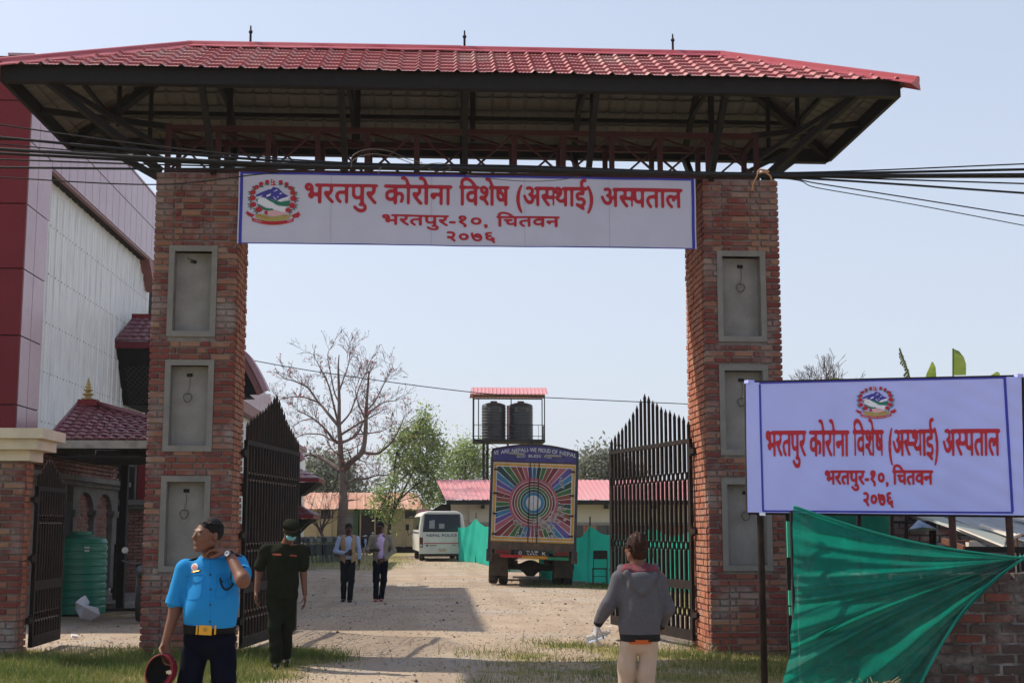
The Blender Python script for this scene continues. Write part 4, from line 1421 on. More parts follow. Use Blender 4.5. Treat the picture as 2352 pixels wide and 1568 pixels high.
# ------------------------------------------------------------------ tiled entrance porch with a brass finial
porch = thing('entrance_porch', 'open porch with maroon tiled hip roof, grey eave beam and gold finial', 'porch', (-6, 8, 0))
ZE = at(115, 1010, 6.5).z
pe = [Vector((-6.88, 6.5, ZE)), Vector((-3.9, 6.5, ZE)), Vector((-3.9, 9.7, ZE)), Vector((-7.6, 9.7, ZE))]
pe[3] = Vector((-6.88, 9.7, ZE))
pT0, pT1 = Vector(at(181, 926, 8.0)), Vector(at(222, 926, 8.0))
pT2 = Vector((-4.9, 8.0, pT0.z - .42))
tiled_slope(porch, pe[0], pe[1], pT0, pT2 + Vector((0, 0, 0.0)), .20, .155)
tiled_slope(porch, pe[3], pe[0], pT0, pT0 + Vector((0, -.01, 0)), .20, .155)
tiled_slope(porch, pe[2], pe[3], pT2, pT0, .25, .2)
tiled_slope(porch, pe[1], pe[2], pT2 + Vector((0, -.01, 0)), pT2, .25, .2)
part('ridge_cap', MB().tube([pT1, pT2, pe[1]], .055, 6), M_tile, porch, smooth=True)
part('hip_cap', MB().tube([pT0, pe[0]], .05, 6), M_tile, porch, smooth=True)
part('ridge_box', MB().bbox((pT0.x, 7.9, pT0.z - .05), (pT1.x + .02, 8.12, pT0.z + .07)), M_red, porch)
M_beam = mk('grey_eave_beam', (.33, .31, .27), .8, (.26, .24, .21), 5, .2, 30, dirt=(.16, .14, .12), dirt_scale=5, dirt_amt=.6)
for a, b in ((0, 1), (1, 2), (2, 3), (3, 0)):
    p, q = pe[a], pe[b]
    dd = (q - p).normalized() * .055
    part('eave_beam', MB().beam(p + dd + Vector((0, 0, -.075)), q - dd + Vector((0, 0, -.075)), .10, .14), M_beam, porch)
part('ceiling', MB().bbox((-6.8, 6.6, ZE - .30), (-4.0, 9.6, ZE - .26)), M_black, porch)
for x, y in ((-4.1, 6.65), (-4.1, 9.5), (-6.2, 9.5)):
    part('post', MB().bbox((x - .07, y - .07, -.05), (x + .07, y + .07, ZE - .3)), M_black, porch)
M_brass = mk('brass', (.42, .30, .11), .4, (.30, .22, .09), 20, metal=.6)
fz = pT0.z + .07
part('finial', MB().lathe(((pT0.x + pT1.x) / 2, 8.0, fz), [(.11, 0), (.115, .02), (.07, .04), (.05, .055), (.10, .09), (.105, .11), (.045, .14), (.04, .15), (.085, .17), (.085, .19), (.035, .21), (.065, .235), (.06, .25), (.03, .265), (.05, .285), (.045, .30), (.02, .32), (.03, .34), (.02, .36), (.006, .42)], 16), M_brass, porch, smooth=True)

# ------------------------------------------------------------------ arcaded brick wing under the porch
M_wingp = mk('aged_plaster', (.15, .14, .125), .95, (.11, .10, .09), 4, .3, 40, dirt=(.08, .075, .065), dirt_scale=2, dirt_amt=.7)
wing = thing('arcaded_wing', 'low brick wing with grey plaster arches and ledges behind the green water tank', 'building', (-8, 9, 0))
XA = -7.2
yA0, yA1 = 5.2, 13.3
part('wall_mass', MB().bbox((XW - .45, yA0, -.1), (XA - .13, yA1, 2.95)).bbox((XA - .13, yA0, -.1), (XA - .03, 9.2, 2.3)), M_mortar, wing)
M_brick2 = mk('dull_brick', (.17, .06, .045), .9, (.24, .11, .08), 8, .5, 60, rnd=[(.17, .058, .045), (.21, .085, .06), (.14, .05, .042), (.24, .12, .085)], dirt=(.22, .19, .17), dirt_scale=2, dirt_amt=.5)
bmx = brick_mesh(BD, BH, .225, 77)
bmx.materials.append(M_brick2)
arches = [(9.84, 11.16), (11.42, 12.75)]
zs_, rad = 1.93, None
rnd = random.Random(5)
def brick_panel(y0, y1, z0, z1, inside, x, parent, name='brick'):
    z = z0 + .04; r = 0
    while z < z1:
        y = y0 + (.12 if r % 2 else 0)
        while y < y1 - .05:
            if inside(y + .11, z):
                o = bpy.data.objects.new(name, bmx); COL.objects.link(o); o.parent = parent
                o.location = Vector((x - BD / 2 + rnd.uniform(-.004, .004) + .0, y + .115, z)) - worldloc(parent)
            y += .245
        z += .083; r += 1
for (ya_, yb2) in arches:
    yc, ra = (ya_ + yb2) / 2, (yb2 - ya_) / 2
    brick_panel(ya_, yb2 - .1, .5, zs_ + .36, lambda y, z: z < zs_ or ((y - yc) / ra) ** 2 + ((z - zs_) / .38) ** 2 < .95, XA - .10, wing)
    arch = MB()
    N = 14
    top = 2.42
    for i in range(N):
        t0, t1 = PI * i / N, PI * (i + 1) / N
        p0 = (yc - ra * math.cos(t0), zs_ + .38 * math.sin(t0)); p1 = (yc - ra * math.cos(t1), zs_ + .38 * math.sin(t1))
        arch.prism([(XA, p0[0], p0[1]), (XA, p1[0], p1[1]), (XA, p1[0], top), (XA, p0[0], top)], (-.12, 0, 0))
    part('arch', arch, M_wingp, wing)
for (a, b) in ((9.55, 9.84), (11.16, 11.42), (12.75, 13.28)):
    part('pilaster', MB().bbox((XA - .12, a + .06, .35), (XA - .001, b - .06, zs_ - .06)), M_wingp, wing)
    part('capital', MB().bbox((XA - .12, a - .02, zs_ - .06), (XA + .06, b + .02, zs_ + .02)).bbox((XA - .12, a + .02, zs_ - .12), (XA + .03, b - .02, zs_ - .062)), M_wingp, wing)
    part('spandrel', MB().bbox((XA - .12, a, zs_ + .022), (XA, b, 2.42)), M_wingp, wing)
    part('base_block', MB().bbox((XA - .12, a - .01, .28), (XA + .05, b + .01, .35)), M_wingp, wing)
part('ledge', MB().bbox((XA - .12, yA0, 2.421), (XA + .10, yA1 + .1, 2.5)).bbox((XA - .12, yA0, 2.502), (XA + .22, yA1 + .22, 2.6)), M_wingp, wing)
brick_panel(yA0 + .1, yA1 - .1, 2.62, 2.93, lambda y, z: True, XA - .03, wing)
part('parapet_cap', MB().bbox((XA - .5, yA0, 2.96), (XA + .26, yA1 + .3, 3.08)), M_wingp, wing)
part('dark_doorway', MB().bbox((XA - .02, 8.5, 0), (XA - .005, 9.45, 2.1)), M_dark, wing)
part('plinth_step', MB().bbox((XA - .1, 9.5, -.05), (XA + .5, 14.4, .10)), M_wingp, wing)
# brick return with its own ledge, facing the road
ret = thing('brick_return_wall', 'dull brick return wall under a grey ledge, just left of the left gate pillar', 'wall', (-7.0, 15.5, 0))
part('wall_mass', MB().bbox((-7.55, 15.52, -.05), (-5.0, 16.2, 2.02)), M_mortar, ret)
bmy = brick_mesh(.225, BH, BD, 78); bmy.materials.append(M_brick2)
z = .04; r = 0
while z < 2.0:
    x = -7.55 + (.12 if r % 2 else 0)
    while x < -5.75:
        o = bpy.data.objects.new('brick', bmy); COL.objects.link(o); o.parent = ret
        o.location = Vector((x + .115, 15.52, z)) - worldloc(ret)
        x += .245
    z += .083; r += 1
part('ledge', MB().bbox((-7.75, 15.25, 2.13), (-5.0, 16.3, 2.25)).bbox((-7.65, 15.35, 2.03), (-5.0, 16.3, 2.128)), M_wingp, ret)
for x in (-7.35, -6.9):
    part('steel_post', MB().bbox((x - .02, 15.6, 2.26), (x + .02, 15.64, 3.6)), M_wingp, ret)
    part('red_shutter', MB().bbox((x + .03, 15.7, 2.26), (x + .2, 15.75, 3.6)), M_red, ret)
part('recess_shade_sheet', MB().bbox((-8.0, 16.3, 0), (-5.0, 16.4, 4.2)), M_dark, ret)  # flat black sheet paints the shade behind the wall
# ticket pavilion far behind the gate leaf
pav = thing('tiered_pavilion', 'small two-tiered pavilion with maroon tiles and red eaves, beyond the left gate leaf', 'pavilion', (-6.5, 36, 0))
for (xr_, zr_, yf, hh, wid) in ((-4.6, 3.41, 34.5, .52, 2.4), (-4.75, 2.02, 34.2, .38, 1.6)):
    xl_ = xr_ - wid * 1.4
    e4 = [Vector((xl_, yf, zr_)), Vector((xr_, yf, zr_)), Vector((xr_, yf + 3, zr_)), Vector((xl_, yf + 3, zr_))]
    cx_, cy_ = (xl_ + xr_) / 2, yf + 1.5
    t_ = Vector((cx_, cy_, zr_ + hh * 1.5))
    for a, b in ((0, 1), (1, 2), (3, 0)):
        tiled_slope(pav, e4[a], e4[b], t_, t_ + (e4[b] - e4[a]) * .002, .3, .3)
    part('red_fascia', MB().bbox((xl_, yf - .02, zr_ - .12), (xr_, yf + .03, zr_ - .001)).bbox((xr_ - .05, yf + .031, zr_ - .12), (xr_, yf + 3, zr_ - .001)), M_red, pav)
    part('soffit', MB().add([(xl_, yf + .05, zr_ - .13), (xr_ - .06, yf + .05, zr_ - .13), (xr_ - .06, yf + 2.9, zr_ - .13), (xl_, yf + 2.9, zr_ - .13), (xl_, yf + .9, zr_ - .62), (xr_ - .75, yf + .9, zr_ - .62), (xr_ - .75, yf + 2.2, zr_ - .62), (xl_, yf + 2.2, zr_ - .62)],
                              [(0, 1, 2, 3), (4, 5, 6, 7), (0, 1, 5, 4), (1, 2, 6, 5), (2, 3, 7, 6), (3, 0, 4, 7)]), M_black, pav)
for x in (-5.4, -5.6, -5.85, -6.4, -7.2):
    part('post', MB().bbox((x - .05, 35.4, -.05), (x + .05, 35.5, 2.9)), M_black, pav)
part('kiosk_wall', MB().bbox((-8, 35.6, -.05), (-5.55, 37, 1.7)), M_brick_stuff, pav)
part('bracket', MB().beam((-5.5, 35.4, 1.2), (-5.0, 35.0, 1.7), .05, .05), M_black, pav)
# ------------------------------------------------------------------ buildings at the back
M_rustroof = mk('rusty_sheet', (.40, .21, .15), .8, (.46, .28, .21), .5, .15, 20, dirt=(.30, .12, .075), dirt_scale=.35, dirt_amt=.8)
M_buff = mk('buff_wall', (.42, .35, .23), .9, (.36, .30, .19), .4, .1, 12, dirt=(.28, .22, .15), dirt_scale=.6, dirt_amt=.5)
M_window = mk('dark_window', (.02, .022, .025), .25, spec=.6)
M_greenp = mk('green_paint', (.05, .13, .05), .6, (.04, .10, .04), 2)
YW = 66.0
wl_, wr_ = at(640, 1200, YW).x, at(958, 1200, YW).x
zE, zR = at(900, 1168.5, YW - .6).z, at(900, 1131, YW + 3.5).z
ware = thing('warehouse', 'long buff warehouse with rusty red tin roof and green doorway behind the trees', 'building', ((wl_ + wr_) / 2, YW, 0))
part('wall', MB().bbox((wl_, YW, .35), (wr_, YW + 7, zE + .1)), M_buff, ware)
part('plinth', MB().bbox((wl_, YW + .15, -.1), (wr_, YW + 7, .35)), M_dark, ware)
def roof_sheets(root, A, B, C, D, w, mat, name='roof_sheet', rib=.03, ribs=3, th=.02):
    """corrugated sheets side by side: eave A-B, ridge D-C"""
    A, B, C, D = map(Vector, (A, B, C, D))
    L = (B - A).length
    n = max(1, int(round(L / w)))
    nr = (B - A).cross(D - A).normalized()
    if nr.z < 0: nr = -nr
    for k in range(n):
        mb = MB(); vs = []; fs = []
        prof = []
        for r in range(ribs):
            for u, h in ((0, 0), (.38, 0), (.46, 1), (.62, 1), (.70, 0)):
                prof.append(((r + u) / ribs, h * rib))
        prof.append((1, 0))
        for u, h in prof:
            t = (k + u) / n
            vs += [A.lerp(B, t) + nr * h, D.lerp(C, t) + nr * h]
        for i in range(len(prof) - 1):
            fs.append((2 * i, 2 * i + 2, 2 * i + 3, 2 * i + 1))
        mb.add(vs, fs)
        part(name, mb, mat, root, fix=False)
roof_sheets(ware, (wl_, YW - .6, zE), (wr_ + .4, YW - .6, zE), (wr_ - .1, YW + 3.5, zR), (wl_, YW + 3.5, zR), 1.1, M_rustroof, ribs=2)
part('roof_end', MB().add([(wr_ + .4, YW - .6, zE), (wr_ + .8, YW + 7.5, zE), (wr_ - .1, YW + 3.5, zR)], [(0, 1, 2)]), M_rustroof, ware)
def wbox(px0, py0, px1, py1, y):
    a, b = at(px0, py0, y), at(px1, py1, y)
    return (a.x, y, b.z), (b.x, y + .12, a.z)
for (a, b, c, d) in ((927, 1172, 955, 1190), (737, 1170, 765, 1191), (700, 1172, 715, 1190)):
    p, q = wbox(a, b, c, d, YW - .03)
    w = part('window', MB().bbox(p, q), M_window, ware)
    for k in range(5):
        x = lerp(p[0], q[0], (k + .5) / 5)
        part('window_bar', MB().bbox((x - .02, YW - .06, p[2]), (x + .02, YW - .032, q[2])), M_black, w)
p, q = wbox(813, 1169, 878, 1258, YW - .08)
part('doorway', MB().bbox((p[0] + .25, YW - .02, -.02), (q[0] - .1, YW + .1, q[2] - .35)), M_dark, ware)  # solid black block paints the unlit interior
part('door_frame', MB().bbox((p[0], YW - .1, -.02), (p[0] + .25, YW, q[2])).bbox((q[0] - .1, YW - .1, -.02), (q[0] + .05, YW, q[2])).bbox((p[0] + .25, YW - .1, q[2] - .35), (q[0] - .1, YW, q[2])), M_greenp, ware)
part('sliding_door', MB().bbox((p[0] - .9, YW - .14, .1), (p[0] - .03, YW - .05, q[2] - .2)), mk('grey_door', (.14, .15, .15), .7), ware)
for k in range(9):
    x = lerp(wl_, wr_, (k + .6) / 9.5)
    part('downpipe', MB().tube([(x, YW - .06, .3), (x, YW - .06, zE)], .05, 6), M_buff, ware)

# pink-roofed ward block
M_pinkroof = mk('pink_roof_sheet', (.52, .20, .22), .45, (.56, .25, .26), .6, .05, 10, spec=.5, dirt=(.46, .26, .25), dirt_scale=.8, dirt_amt=.5)
M_creamw = mk('cream_wall', (.60, .54, .42), .85, (.56, .50, .38), 1, .05, 10)
YK = 52.5
kx0, kx1 = at(1034, 1150, YK).x, 15.5
zE, zR = at(1100, 1147, YK - .8).z, at(1100, 1101.5, YK + 2.9).z
ward = thing('ward_block', 'low ward block with pink ribbed roof, cream wall and brick base behind the truck', 'building', ((kx0 + kx1) / 2, YK, 0))
roof_sheets(ward, (kx0 - .25, YK - .8, zE), (kx1, YK - .8, zE), (kx1, YK + 2.9, zR), (kx0 - .75, YK + 2.9, zR), 1.0, M_pinkroof, ribs=4, rib=.035)
part('fascia', MB().bbox((kx0 - .2, YK - .82, zE - .24), (kx1, YK - .77, zE - .02)), M_black, ward)
part('upper_wall', MB().bbox((kx0 + 1.0, YK, 1.75), (kx1, YK + 6, zE)), M_creamw, ward)
part('lower_wall', MB().bbox((kx0 + 1.0, YK, -.05), (kx1, YK + 6, 1.65)), M_brick_stuff, ward)
part('sill_band', MB().bbox((kx0 + .95, YK - .06, 1.651), (kx1, YK + .02, 1.80)), M_plaster, ward)
part('end_wall', MB().prism([(kx0 + .1, YK + .2, 1.9), (kx0 + 1.0, YK + .2, 1.9), (kx0 + 1.0, YK + .2, zE - .05), (kx0 + .02, YK + .2, zE - .05)], (0, 5, 0)), M_creamw, ward)
part('end_pier', MB().bbox((kx0 + .1, YK + .25, -.05), (kx0 + .98, YK + 5, 1.89)), M_creamw, ward)
for k in range(9):
    t0 = k / 9
    y0 = lerp(YK - .6, YK + 2.6, t0); z = lerp(zE, zR, t0)
    part('louvre_slat', MB().beam((kx0 - .55 + .2 * (1 - t0) , y0, z - .10), (kx0 - .30, YK + 3.2, z - .10), .16, .05), M_greenp, ward)
for x in (kx0 + 2.2, kx0 + 4.5, 4.6, 6.4, 8.2, 10.0):
    w = part('window', MB().bbox((x, YK - .03, .95), (x + 1.1, YK - .001, 1.64)), M_window, ward)
    part('window_frame', MB().bbox((x + .53, YK - .06, .95), (x + .57, YK - .031, 1.64)), M_black, w)
for x in (kx0 + 1.6, kx0 + 8.0, kx0 + 10.5):
    part('eave_bracket', MB().bbox((x, YK - .76, zE - .45), (x + .16, YK - .05, zE - .25)), M_black, ward)
shed = thing('dark_shed', 'small dark shed roof and pink awning between the warehouse and the ward block', 'shed', (at(990, 1180, 55).x, 55, 0))
a, b, c = at(975, 1181, 54), at(1015, 1157, 54), at(1034, 1182, 54)
part('roof', MB().prism([a, b, (c.x + 1, 54, b.z), (c.x + 1, 54, a.z)], (0, 3, 0)), M_dark, shed)
a, b = at(958, 1168, 56), at(985, 1182, 56)
part('awning', MB().prism([(a.x, 56, a.z), (b.x, 56, a.z), (b.x, 55, b.z), (a.x + .1, 55, b.z)], (0, .05, 0)), M_pinkroof, shed)
part('posts', MB().bbox((a.x + .2, 56, -.05), (a.x + .3, 56.1, a.z)).bbox((c.x + .8, 55, -.05), (c.x + .9, 55.1, a.z)), M_black, shed)

# water tower
YT = 62.0
def ax(px): return at(px, 1000, YT).x
zP = at(1170, 1015, YT).z
tower = thing('water_tower', 'black steel water tower with railed platform and small pink roof', 'tower', (ax(1170), YT, 0))
x0, x1 = ax(1087), ax(1252)
yb0, yb1 = YT, YT + 1.9
part('platform', MB().bbox((x0, yb0 - .1, zP), (x1, yb1 + .1, zP + .17)), M_black, tower)
zr0 = at(1170, 955, YT).z                       # rail height
zroof = at(1170, 927, YT).z
for x in (x0 + .03, lerp(x0, x1, .085), lerp(x0, x1, .55), x1 - .03):
    for y in (yb0, yb1):
        if x in (lerp(x0, x1, .085), lerp(x0, x1, .55)) and y == yb0: continue
        part('roof_post', MB().bbox((x - .03, y - .03, zP + .171), (x + .03, y + .03, at(1170, 908, YT).z)), M_black, tower)
zrail = zP + .17 + .85
for z in (zrail, zP + .35):
    part('rail', MB().beam((x0 + .06, yb0 - .05, z), (x1 - .06, yb0 - .05, z), .035, .035), M_black, tower)
    part('rail', MB().beam((x0 + .02, yb0, z), (x0 + .02, yb1, z), .035, .035), M_black, tower)
    part('rail', MB().beam((x1 - .02, yb0, z), (x1 - .02, yb1, z), .035, .035), M_black, tower)
for k in range(13):
    x = lerp(x0 + .05, x1 - .05, k / 12)
    part('baluster', MB().bbox((x - .012, yb0 - .06, zP + .171), (x + .012, yb0 - .04, zrail)), M_black, tower)
for k in range(5):
    y = lerp(yb0, yb1, (k + .5) / 5)
    for x in (x0 + .02, x1 - .02):
        part('baluster', MB().bbox((x - .012, y - .01, zP + .171), (x + .012, y + .01, zrail)), M_black, tower)
er, el_ = at(1262, 909, YT - .7), at(1079, 914, YT - .7)
rd = at(1180, 890, YT + .9).z
ev = at(1180, 905, YT - .4).z
roof_sheets(tower, (ax(1080), YT - .45, ev), (ax(1258), YT - .45, ev), (ax(1258), YT + .95, rd), (ax(1083), YT + .95, rd), .9, M_pinkroof, ribs=4, rib=.03)
roof_sheets(tower, (ax(1258), YT + 2.35, ev), (ax(1080), YT + 2.35, ev), (ax(1083), YT + .95, rd), (ax(1258), YT + .95, rd), .9, M_pinkroof, ribs=4, rib=.03)
part('truss', MB().beam((x0, yb0, at(1170, 909, YT).z), (x1, yb0, at(1170, 909, YT).z), .06, .06).beam((x0, yb1, at(1170, 909, YT).z), (x1, yb1, at(1170, 909, YT).z), .06, .06), M_black, tower)
lx = (ax(1112), ax(1121), ax(1222), ax(1231))
for x in lx:
    for y in (yb0 + .2, yb1 - .2):
        part('leg', MB().bbox((x - .05, y - .05, -.05), (x + .05, y + .05, zP - .001)), M_black, tower)
for k in range(5):
    z0, z1 = k * zP / 5, (k + 1) * zP / 5
    for xa, xb_ in ((lx[0], lx[1]), (lx[2], lx[3]), (lx[1], lx[2])):
        part('brace', MB().beam((xa, yb0 + .2, z0), (xb_, yb0 + .2, z1), .03, .03).beam((xb_, yb0 + .2, z0), (xa, yb0 + .2, z1), .03, .03), M_black, tower)
M_tank = mk('black_polyethylene', (.018, .019, .022), .35, spec=.5)
M_greentank = mk('green_polyethylene', (.015, .20, .125), .35, (.015, .17, .105), 2, spec=.5)
def tank_prof(r, h, rings=11, neck=.18):
    pr = [(r * .96, 0), (r, .02)]
    hb = h * .86
    for k in range(rings):
        z = .05 + (hb - .05) * k / rings
        d = (hb - .05) / rings
        pr += [(r, z), (r, z + d * .55), (r * .965, z + d * .68), (r * .965, z + d * .85), (r, z + d)]
    pr += [(r * .93, hb + h * .05), (r * .55, hb + h * .09), (r * neck * 1.6, hb + h * .10), (r * neck * 1.6, h), (0.001, h)]
    return pr
for k, (cx_, lab) in enumerate(((1135.5, 'black water tank on the tower platform, the left one'), (1198.5, 'black water tank on the tower platform, the right one'))):
    t = thing('water_tank', lab, 'water tank', (ax(cx_), YT + .95, zP + .17), group='black tanks on the water tower')
    r = (ax(1164) - ax(1107)) / 2 * .99
    hgt = at(1135, 921, YT + .9).z - zP - .17
    part('tank_shell', MB().lathe((ax(cx_), YT + .95, zP + .171), tank_prof(r, hgt), 28), M_tank, t, smooth='auto')
    mk_ = MB()
    for a in (-2.0, -1.05):
        for j in range(3):
            mk_.box((ax(cx_) + r * 1.01 * math.cos(a), YT + .95 + r * 1.01 * math.sin(a), zP + .17 + hgt * (.80 - j * .035)), (.16, .02, .022), (0, 0, a + PI / 2))
    part('tank_marking', mk_, M_plaster, t)
part('supply_pipe', MB().tube([(ax(1167), YT + .3, 0), (ax(1167), YT + .3, zP + 2.2)], .07, 8), M_pinkd, tower)

# ------------------------------------------------------------------ truck, seen from behind
M_tblue = mk('truck_blue', (.045, .04, .16), .5, (.055, .05, .19), 2, .1, 20, dirt=(.12, .11, .14), dirt_scale=4, dirt_amt=.5)
M_tframe = mk('truck_frame_blue', (.018, .03, .045), .6, (.03, .04, .05), 5, .2, 30, dirt=(.08, .06, .045), dirt_scale=3, dirt_amt=.6)
M_tyel = mk('truck_yellow', (.56, .29, .03), .5, (.52, .26, .03), 3, dirt=(.35, .2, .06), dirt_scale=6, dirt_amt=.5)
M_twhite = mk('truck_white', (.55, .56, .58), .6, (.48, .49, .5), 5, dirt=(.30, .28, .25), dirt_scale=3, dirt_amt=.5)
M_tyre = mk('tyre', (.02, .019, .018), .9, (.05, .042, .034), 6, .3, 60)
M_mud = mk('muddy_rubber', (.085, .062, .045), .9, (.05, .04, .032), 4, .2, 30)
M_chassis = mk('dirty_chassis', (.025, .022, .02), .8, (.05, .04, .03), 8, .3, 40)
M_tskirt = mk('worn_skirt', (.10, .065, .045), .7, (.05, .04, .035), 6, .2, 30, dirt=(.16, .09, .05), dirt_scale=7, dirt_amt=.7)
def painted(name, c):
    return mk(name, c, .5, tuple(q * .8 for q in c), 5, .05, 20, dirt=(.30, .29, .27), dirt_scale=2.3, dirt_amt=.0)
RAYC = [painted('ray_' + n, c) for n, c in (('rose', (.36, .10, .13)), ('crimson', (.19, .024, .032)), ('brown', (.22, .068, .040)), ('green', (.045, .135, .036)), ('bottle', (.018, .060, .052)), ('blue', (.040, .18, .32)), ('violet', (.11, .075, .28)))]
tp = gr(1219, 1346)
truck = thing('cargo_truck', 'cargo truck seen from behind, painted with a rainbow sunburst and blue header', 'truck', (tp.x, tp.y, -0.02), R(-3))
truck.rotation_euler = (0, R(2.0), R(-3))
def L_(name, mb, m, parent=truck, **k): return part(name, mb, m, parent, local=True, **k)
HW = 1.19
body = MB()
body.bbox((-HW, .04, 1.0), (HW, 6.2, 3.62))
L_('cargo_box', body, M_tframe)
hd = [(-HW - .0, 3.38), (HW, 3.38)]
top = [(-HW + HW * 2 * k / 12, 3.70 + .16 * math.sin(PI * k / 12)) for k in range(13)]
poly = [(x, 0.0, z) for x, z in hd] + [(x, 0.0, z) for x, z in top[::-1]]
L_('header_board', MB().prism([(p[0], -.02, p[2]) for p in poly], (0, .06, 0)), M_tblue)
L_('header_lip', MB().tube([(x, -.03, z) for x, z in top], .022, 6), M_chassis)
PX, PZ0, PZ1 = 1.13, 1.24, 3.36
for s in (-1, 1):
    L_('rear_door', MB().bbox((s * .005 if s > 0 else -PX - .03, -.01, PZ0 - .04), (PX + .03 if s > 0 else -.005, .038, PZ1)), M_tyel)
wl3 = MB()
def band(x0, x1, z0, z1, w, y, mb, mi):
    mb.bbox((x0, y, z0), (x1, y + .003, z0 + w), mi); mb.bbox((x0, y, z1 - w), (x1, y + .003, z1), mi)
    mb.bbox((x0, y, z0 + w), (x0 + w, y + .003, z1 - w), mi); mb.bbox((x1 - w, y, z0 + w), (x1, y + .003, z1 - w), mi)
band(-PX, PX, PZ0, PZ1 - .02, .022, -.0145, wl3, 0)
band(-PX + .085, PX - .085, PZ0 + .085, PZ1 - .105, .022, -.0145, wl3, 0)
L_('white_lining', wl3, M_twhite)
bx, bz0, bz1 = PX - .107, PZ0 + .107, PZ1 - .127
cz = 2.27; cx0 = 0.0
rays = MB()
NR = 46
def edge(a):
    dx, dz = math.cos(a), math.sin(a)
    t = 9
    if abs(dx) > 1e-6: t = min(t, (bx - cx0) / dx if dx > 0 else (-bx - cx0) / dx)
    if abs(dz) > 1e-6: t = min(t, (bz1 - cz) / dz if dz > 0 else (bz0 - cz) / dz)
    return (cx0 + dx * t, -.0125, cz + dz * t)
corner_angles = [math.atan2(z - cz, x) for x in (-bx, bx) for z in (bz0, bz1)]
Rr = .66
rays.add([(-bx, -.0115, bz0), (bx, -.0115, bz0), (bx, -.0115, bz1), (-bx, -.0115, bz1)], [(0, 1, 2, 3)], 7)
for k in range(NR):
    a0, a1 = 2 * PI * (k + .06) / NR, 2 * PI * (k + .94) / NR
    pts = [(cx0 + Rr * math.cos(a0), -.0125, cz + Rr * math.sin(a0)), edge(a0)]
    for ca in corner_angles:
        c2 = ca % (2 * PI)
        if a0 < c2 < a1: pts.append(edge(c2))
    pts += [edge(a1), (cx0 + Rr * math.cos(a1), -.0125, cz + Rr * math.sin(a1))]
    rays.add(pts, [tuple(range(len(pts)))], [1, 2, 3, 4, 5, 6, 0][k % 7])
rr_ = [.67, .60, .585, .525, .51, .45, .435, .375, .36, .30, .29, .205]
seq = [0, 7, 1, 7, 2, 7, 3, 7, 4, 7, 5]
for i in range(len(rr_) - 1):
    r0, r1 = rr_[i], rr_[i + 1]
    n = 48
    vs = [(cx0 + r0 * math.cos(2 * PI * j / n), -.0135, cz + r0 * math.sin(2 * PI * j / n)) for j in range(n)] + [(cx0 + r1 * math.cos(2 * PI * j / n), -.0135, cz + r1 * math.sin(2 * PI * j / n)) for j in range(n)]
    rays.add(vs, [(j, (j + 1) % n, n + (j + 1) % n, n + j) for j in range(n)], seq[i])
n = 40
rays.add([(cx0 + .205 * math.cos(2 * PI * j / n), -.0135, cz + .205 * math.sin(2 * PI * j / n)) for j in range(n)], [tuple(range(n))], 7)
L_('sunburst_painting', rays, RAYC + [M_twhite], fix=False)
# worn patches where the paint has gone
wear = MB()
rw = random.Random(4)
for (x, z, s, m) in ((-.42, 1.68, .16, 9), (.22, 1.68, .2, 12), (.55, 1.75, .17, 10), (.72, 2.0, .17, 12), (.70, 2.9, .10, 6), (-.35, 1.42, .13, 6), (.5, 1.42, .16, 9), (.85, 2.15, .12, 6), (-.85, 2.42, .06, 2), (.6, 2.4, .09, 4), (.78, 2.75, .1, 4), (-.6, 3.0, .05, 2), (0.2, 1.45, .12, 4)):
    for q in range(m):
        px_, pz_ = x + rw.gauss(0, s * .6), z + rw.gauss(0, s * .45)
        n = 9
        pts = [(px_ + math.cos(2 * PI * j / n) * s * .42 * rw.uniform(.35, 1.1), -.0145 - .0002 * q, pz_ + math.sin(2 * PI * j / n) * s * .30 * rw.uniform(.35, 1.1)) for j in range(n)]
        wear.add(pts, [tuple(range(n))])
L_('worn_paint', wear, mk('bare_worn_metal', (.34, .32, .30), .7, (.20, .17, .15), 9, dirt=(.42, .40, .37), dirt_scale=5, dirt_amt=.8), fix=False)
for x in (-.12, .12):
    L_('lock_rod', MB().tube([(x, -.035, PZ0 - .08), (x, -.035, PZ1)], .014, 6), M_chassis)
L_('door_gap', MB().bbox((-.006, -.019, PZ0), (.006, -.0155, PZ1 - .02)), M_dark)
for s in (-1, 1):
    for z in (1.4, 1.95, 2.5, 3.15):
        L_('door_hinge', MB().bbox((s * (PX - .08) - .06, -.03, z - .025), (s * (PX - .08) + .06, -.016, z + .025)), M_chassis)
    L_('corner_post', MB().bbox((s * (HW - .02) - .035, -.035, .75), (s * (HW - .02) + .035, .04, 3.66)), M_tframe)
for x, z in ((-.5, 3.585), (.5, 3.56)):
    L_('header_bar', MB().tube([(x - .22, -.05, z + .03), (x + .22, -.05, z + .02)], .016, 6).tube([(x - .22, -.05, z), (x + .22, -.05, z - .01)], .016, 6), mk('zinc_bar', (.30, .28, .25), .6))
def arc_text(s, x0, x1, zc_, h, name='header_lettering'):
    def pl(u, v):
        x = lerp(x0, x1, u)
        z = zc_ + .13 * math.sin(PI * (x + HW) / (2 * HW)) + v * h
        return Vector((x, -.026, z))
    mb = MB()
    words = s
    for w, a, b in words:
        word_mesh(mb, [(w, 0)], (a, 1, b, 0), pl, 26, .30, 1)
    L_(name, mb, M_twhite, fix=False)
arc_text([('WE', .0, .07), ('ARE', .10, .20), ('NEPALI', .23, .415), ('-', .42, .435), ('WE', .445, .52), ('PROUD', .545, .69), ('OF', .71, .77), ('NEPAL', .80, 1.0)], -HW + .02, HW - .05, 3.53, .11)
arc_text([('GOD', .0, .25), ('BLESS', .34, .69), ('YOU', .78, 1.0)], -.5, .45, 3.385, .07)
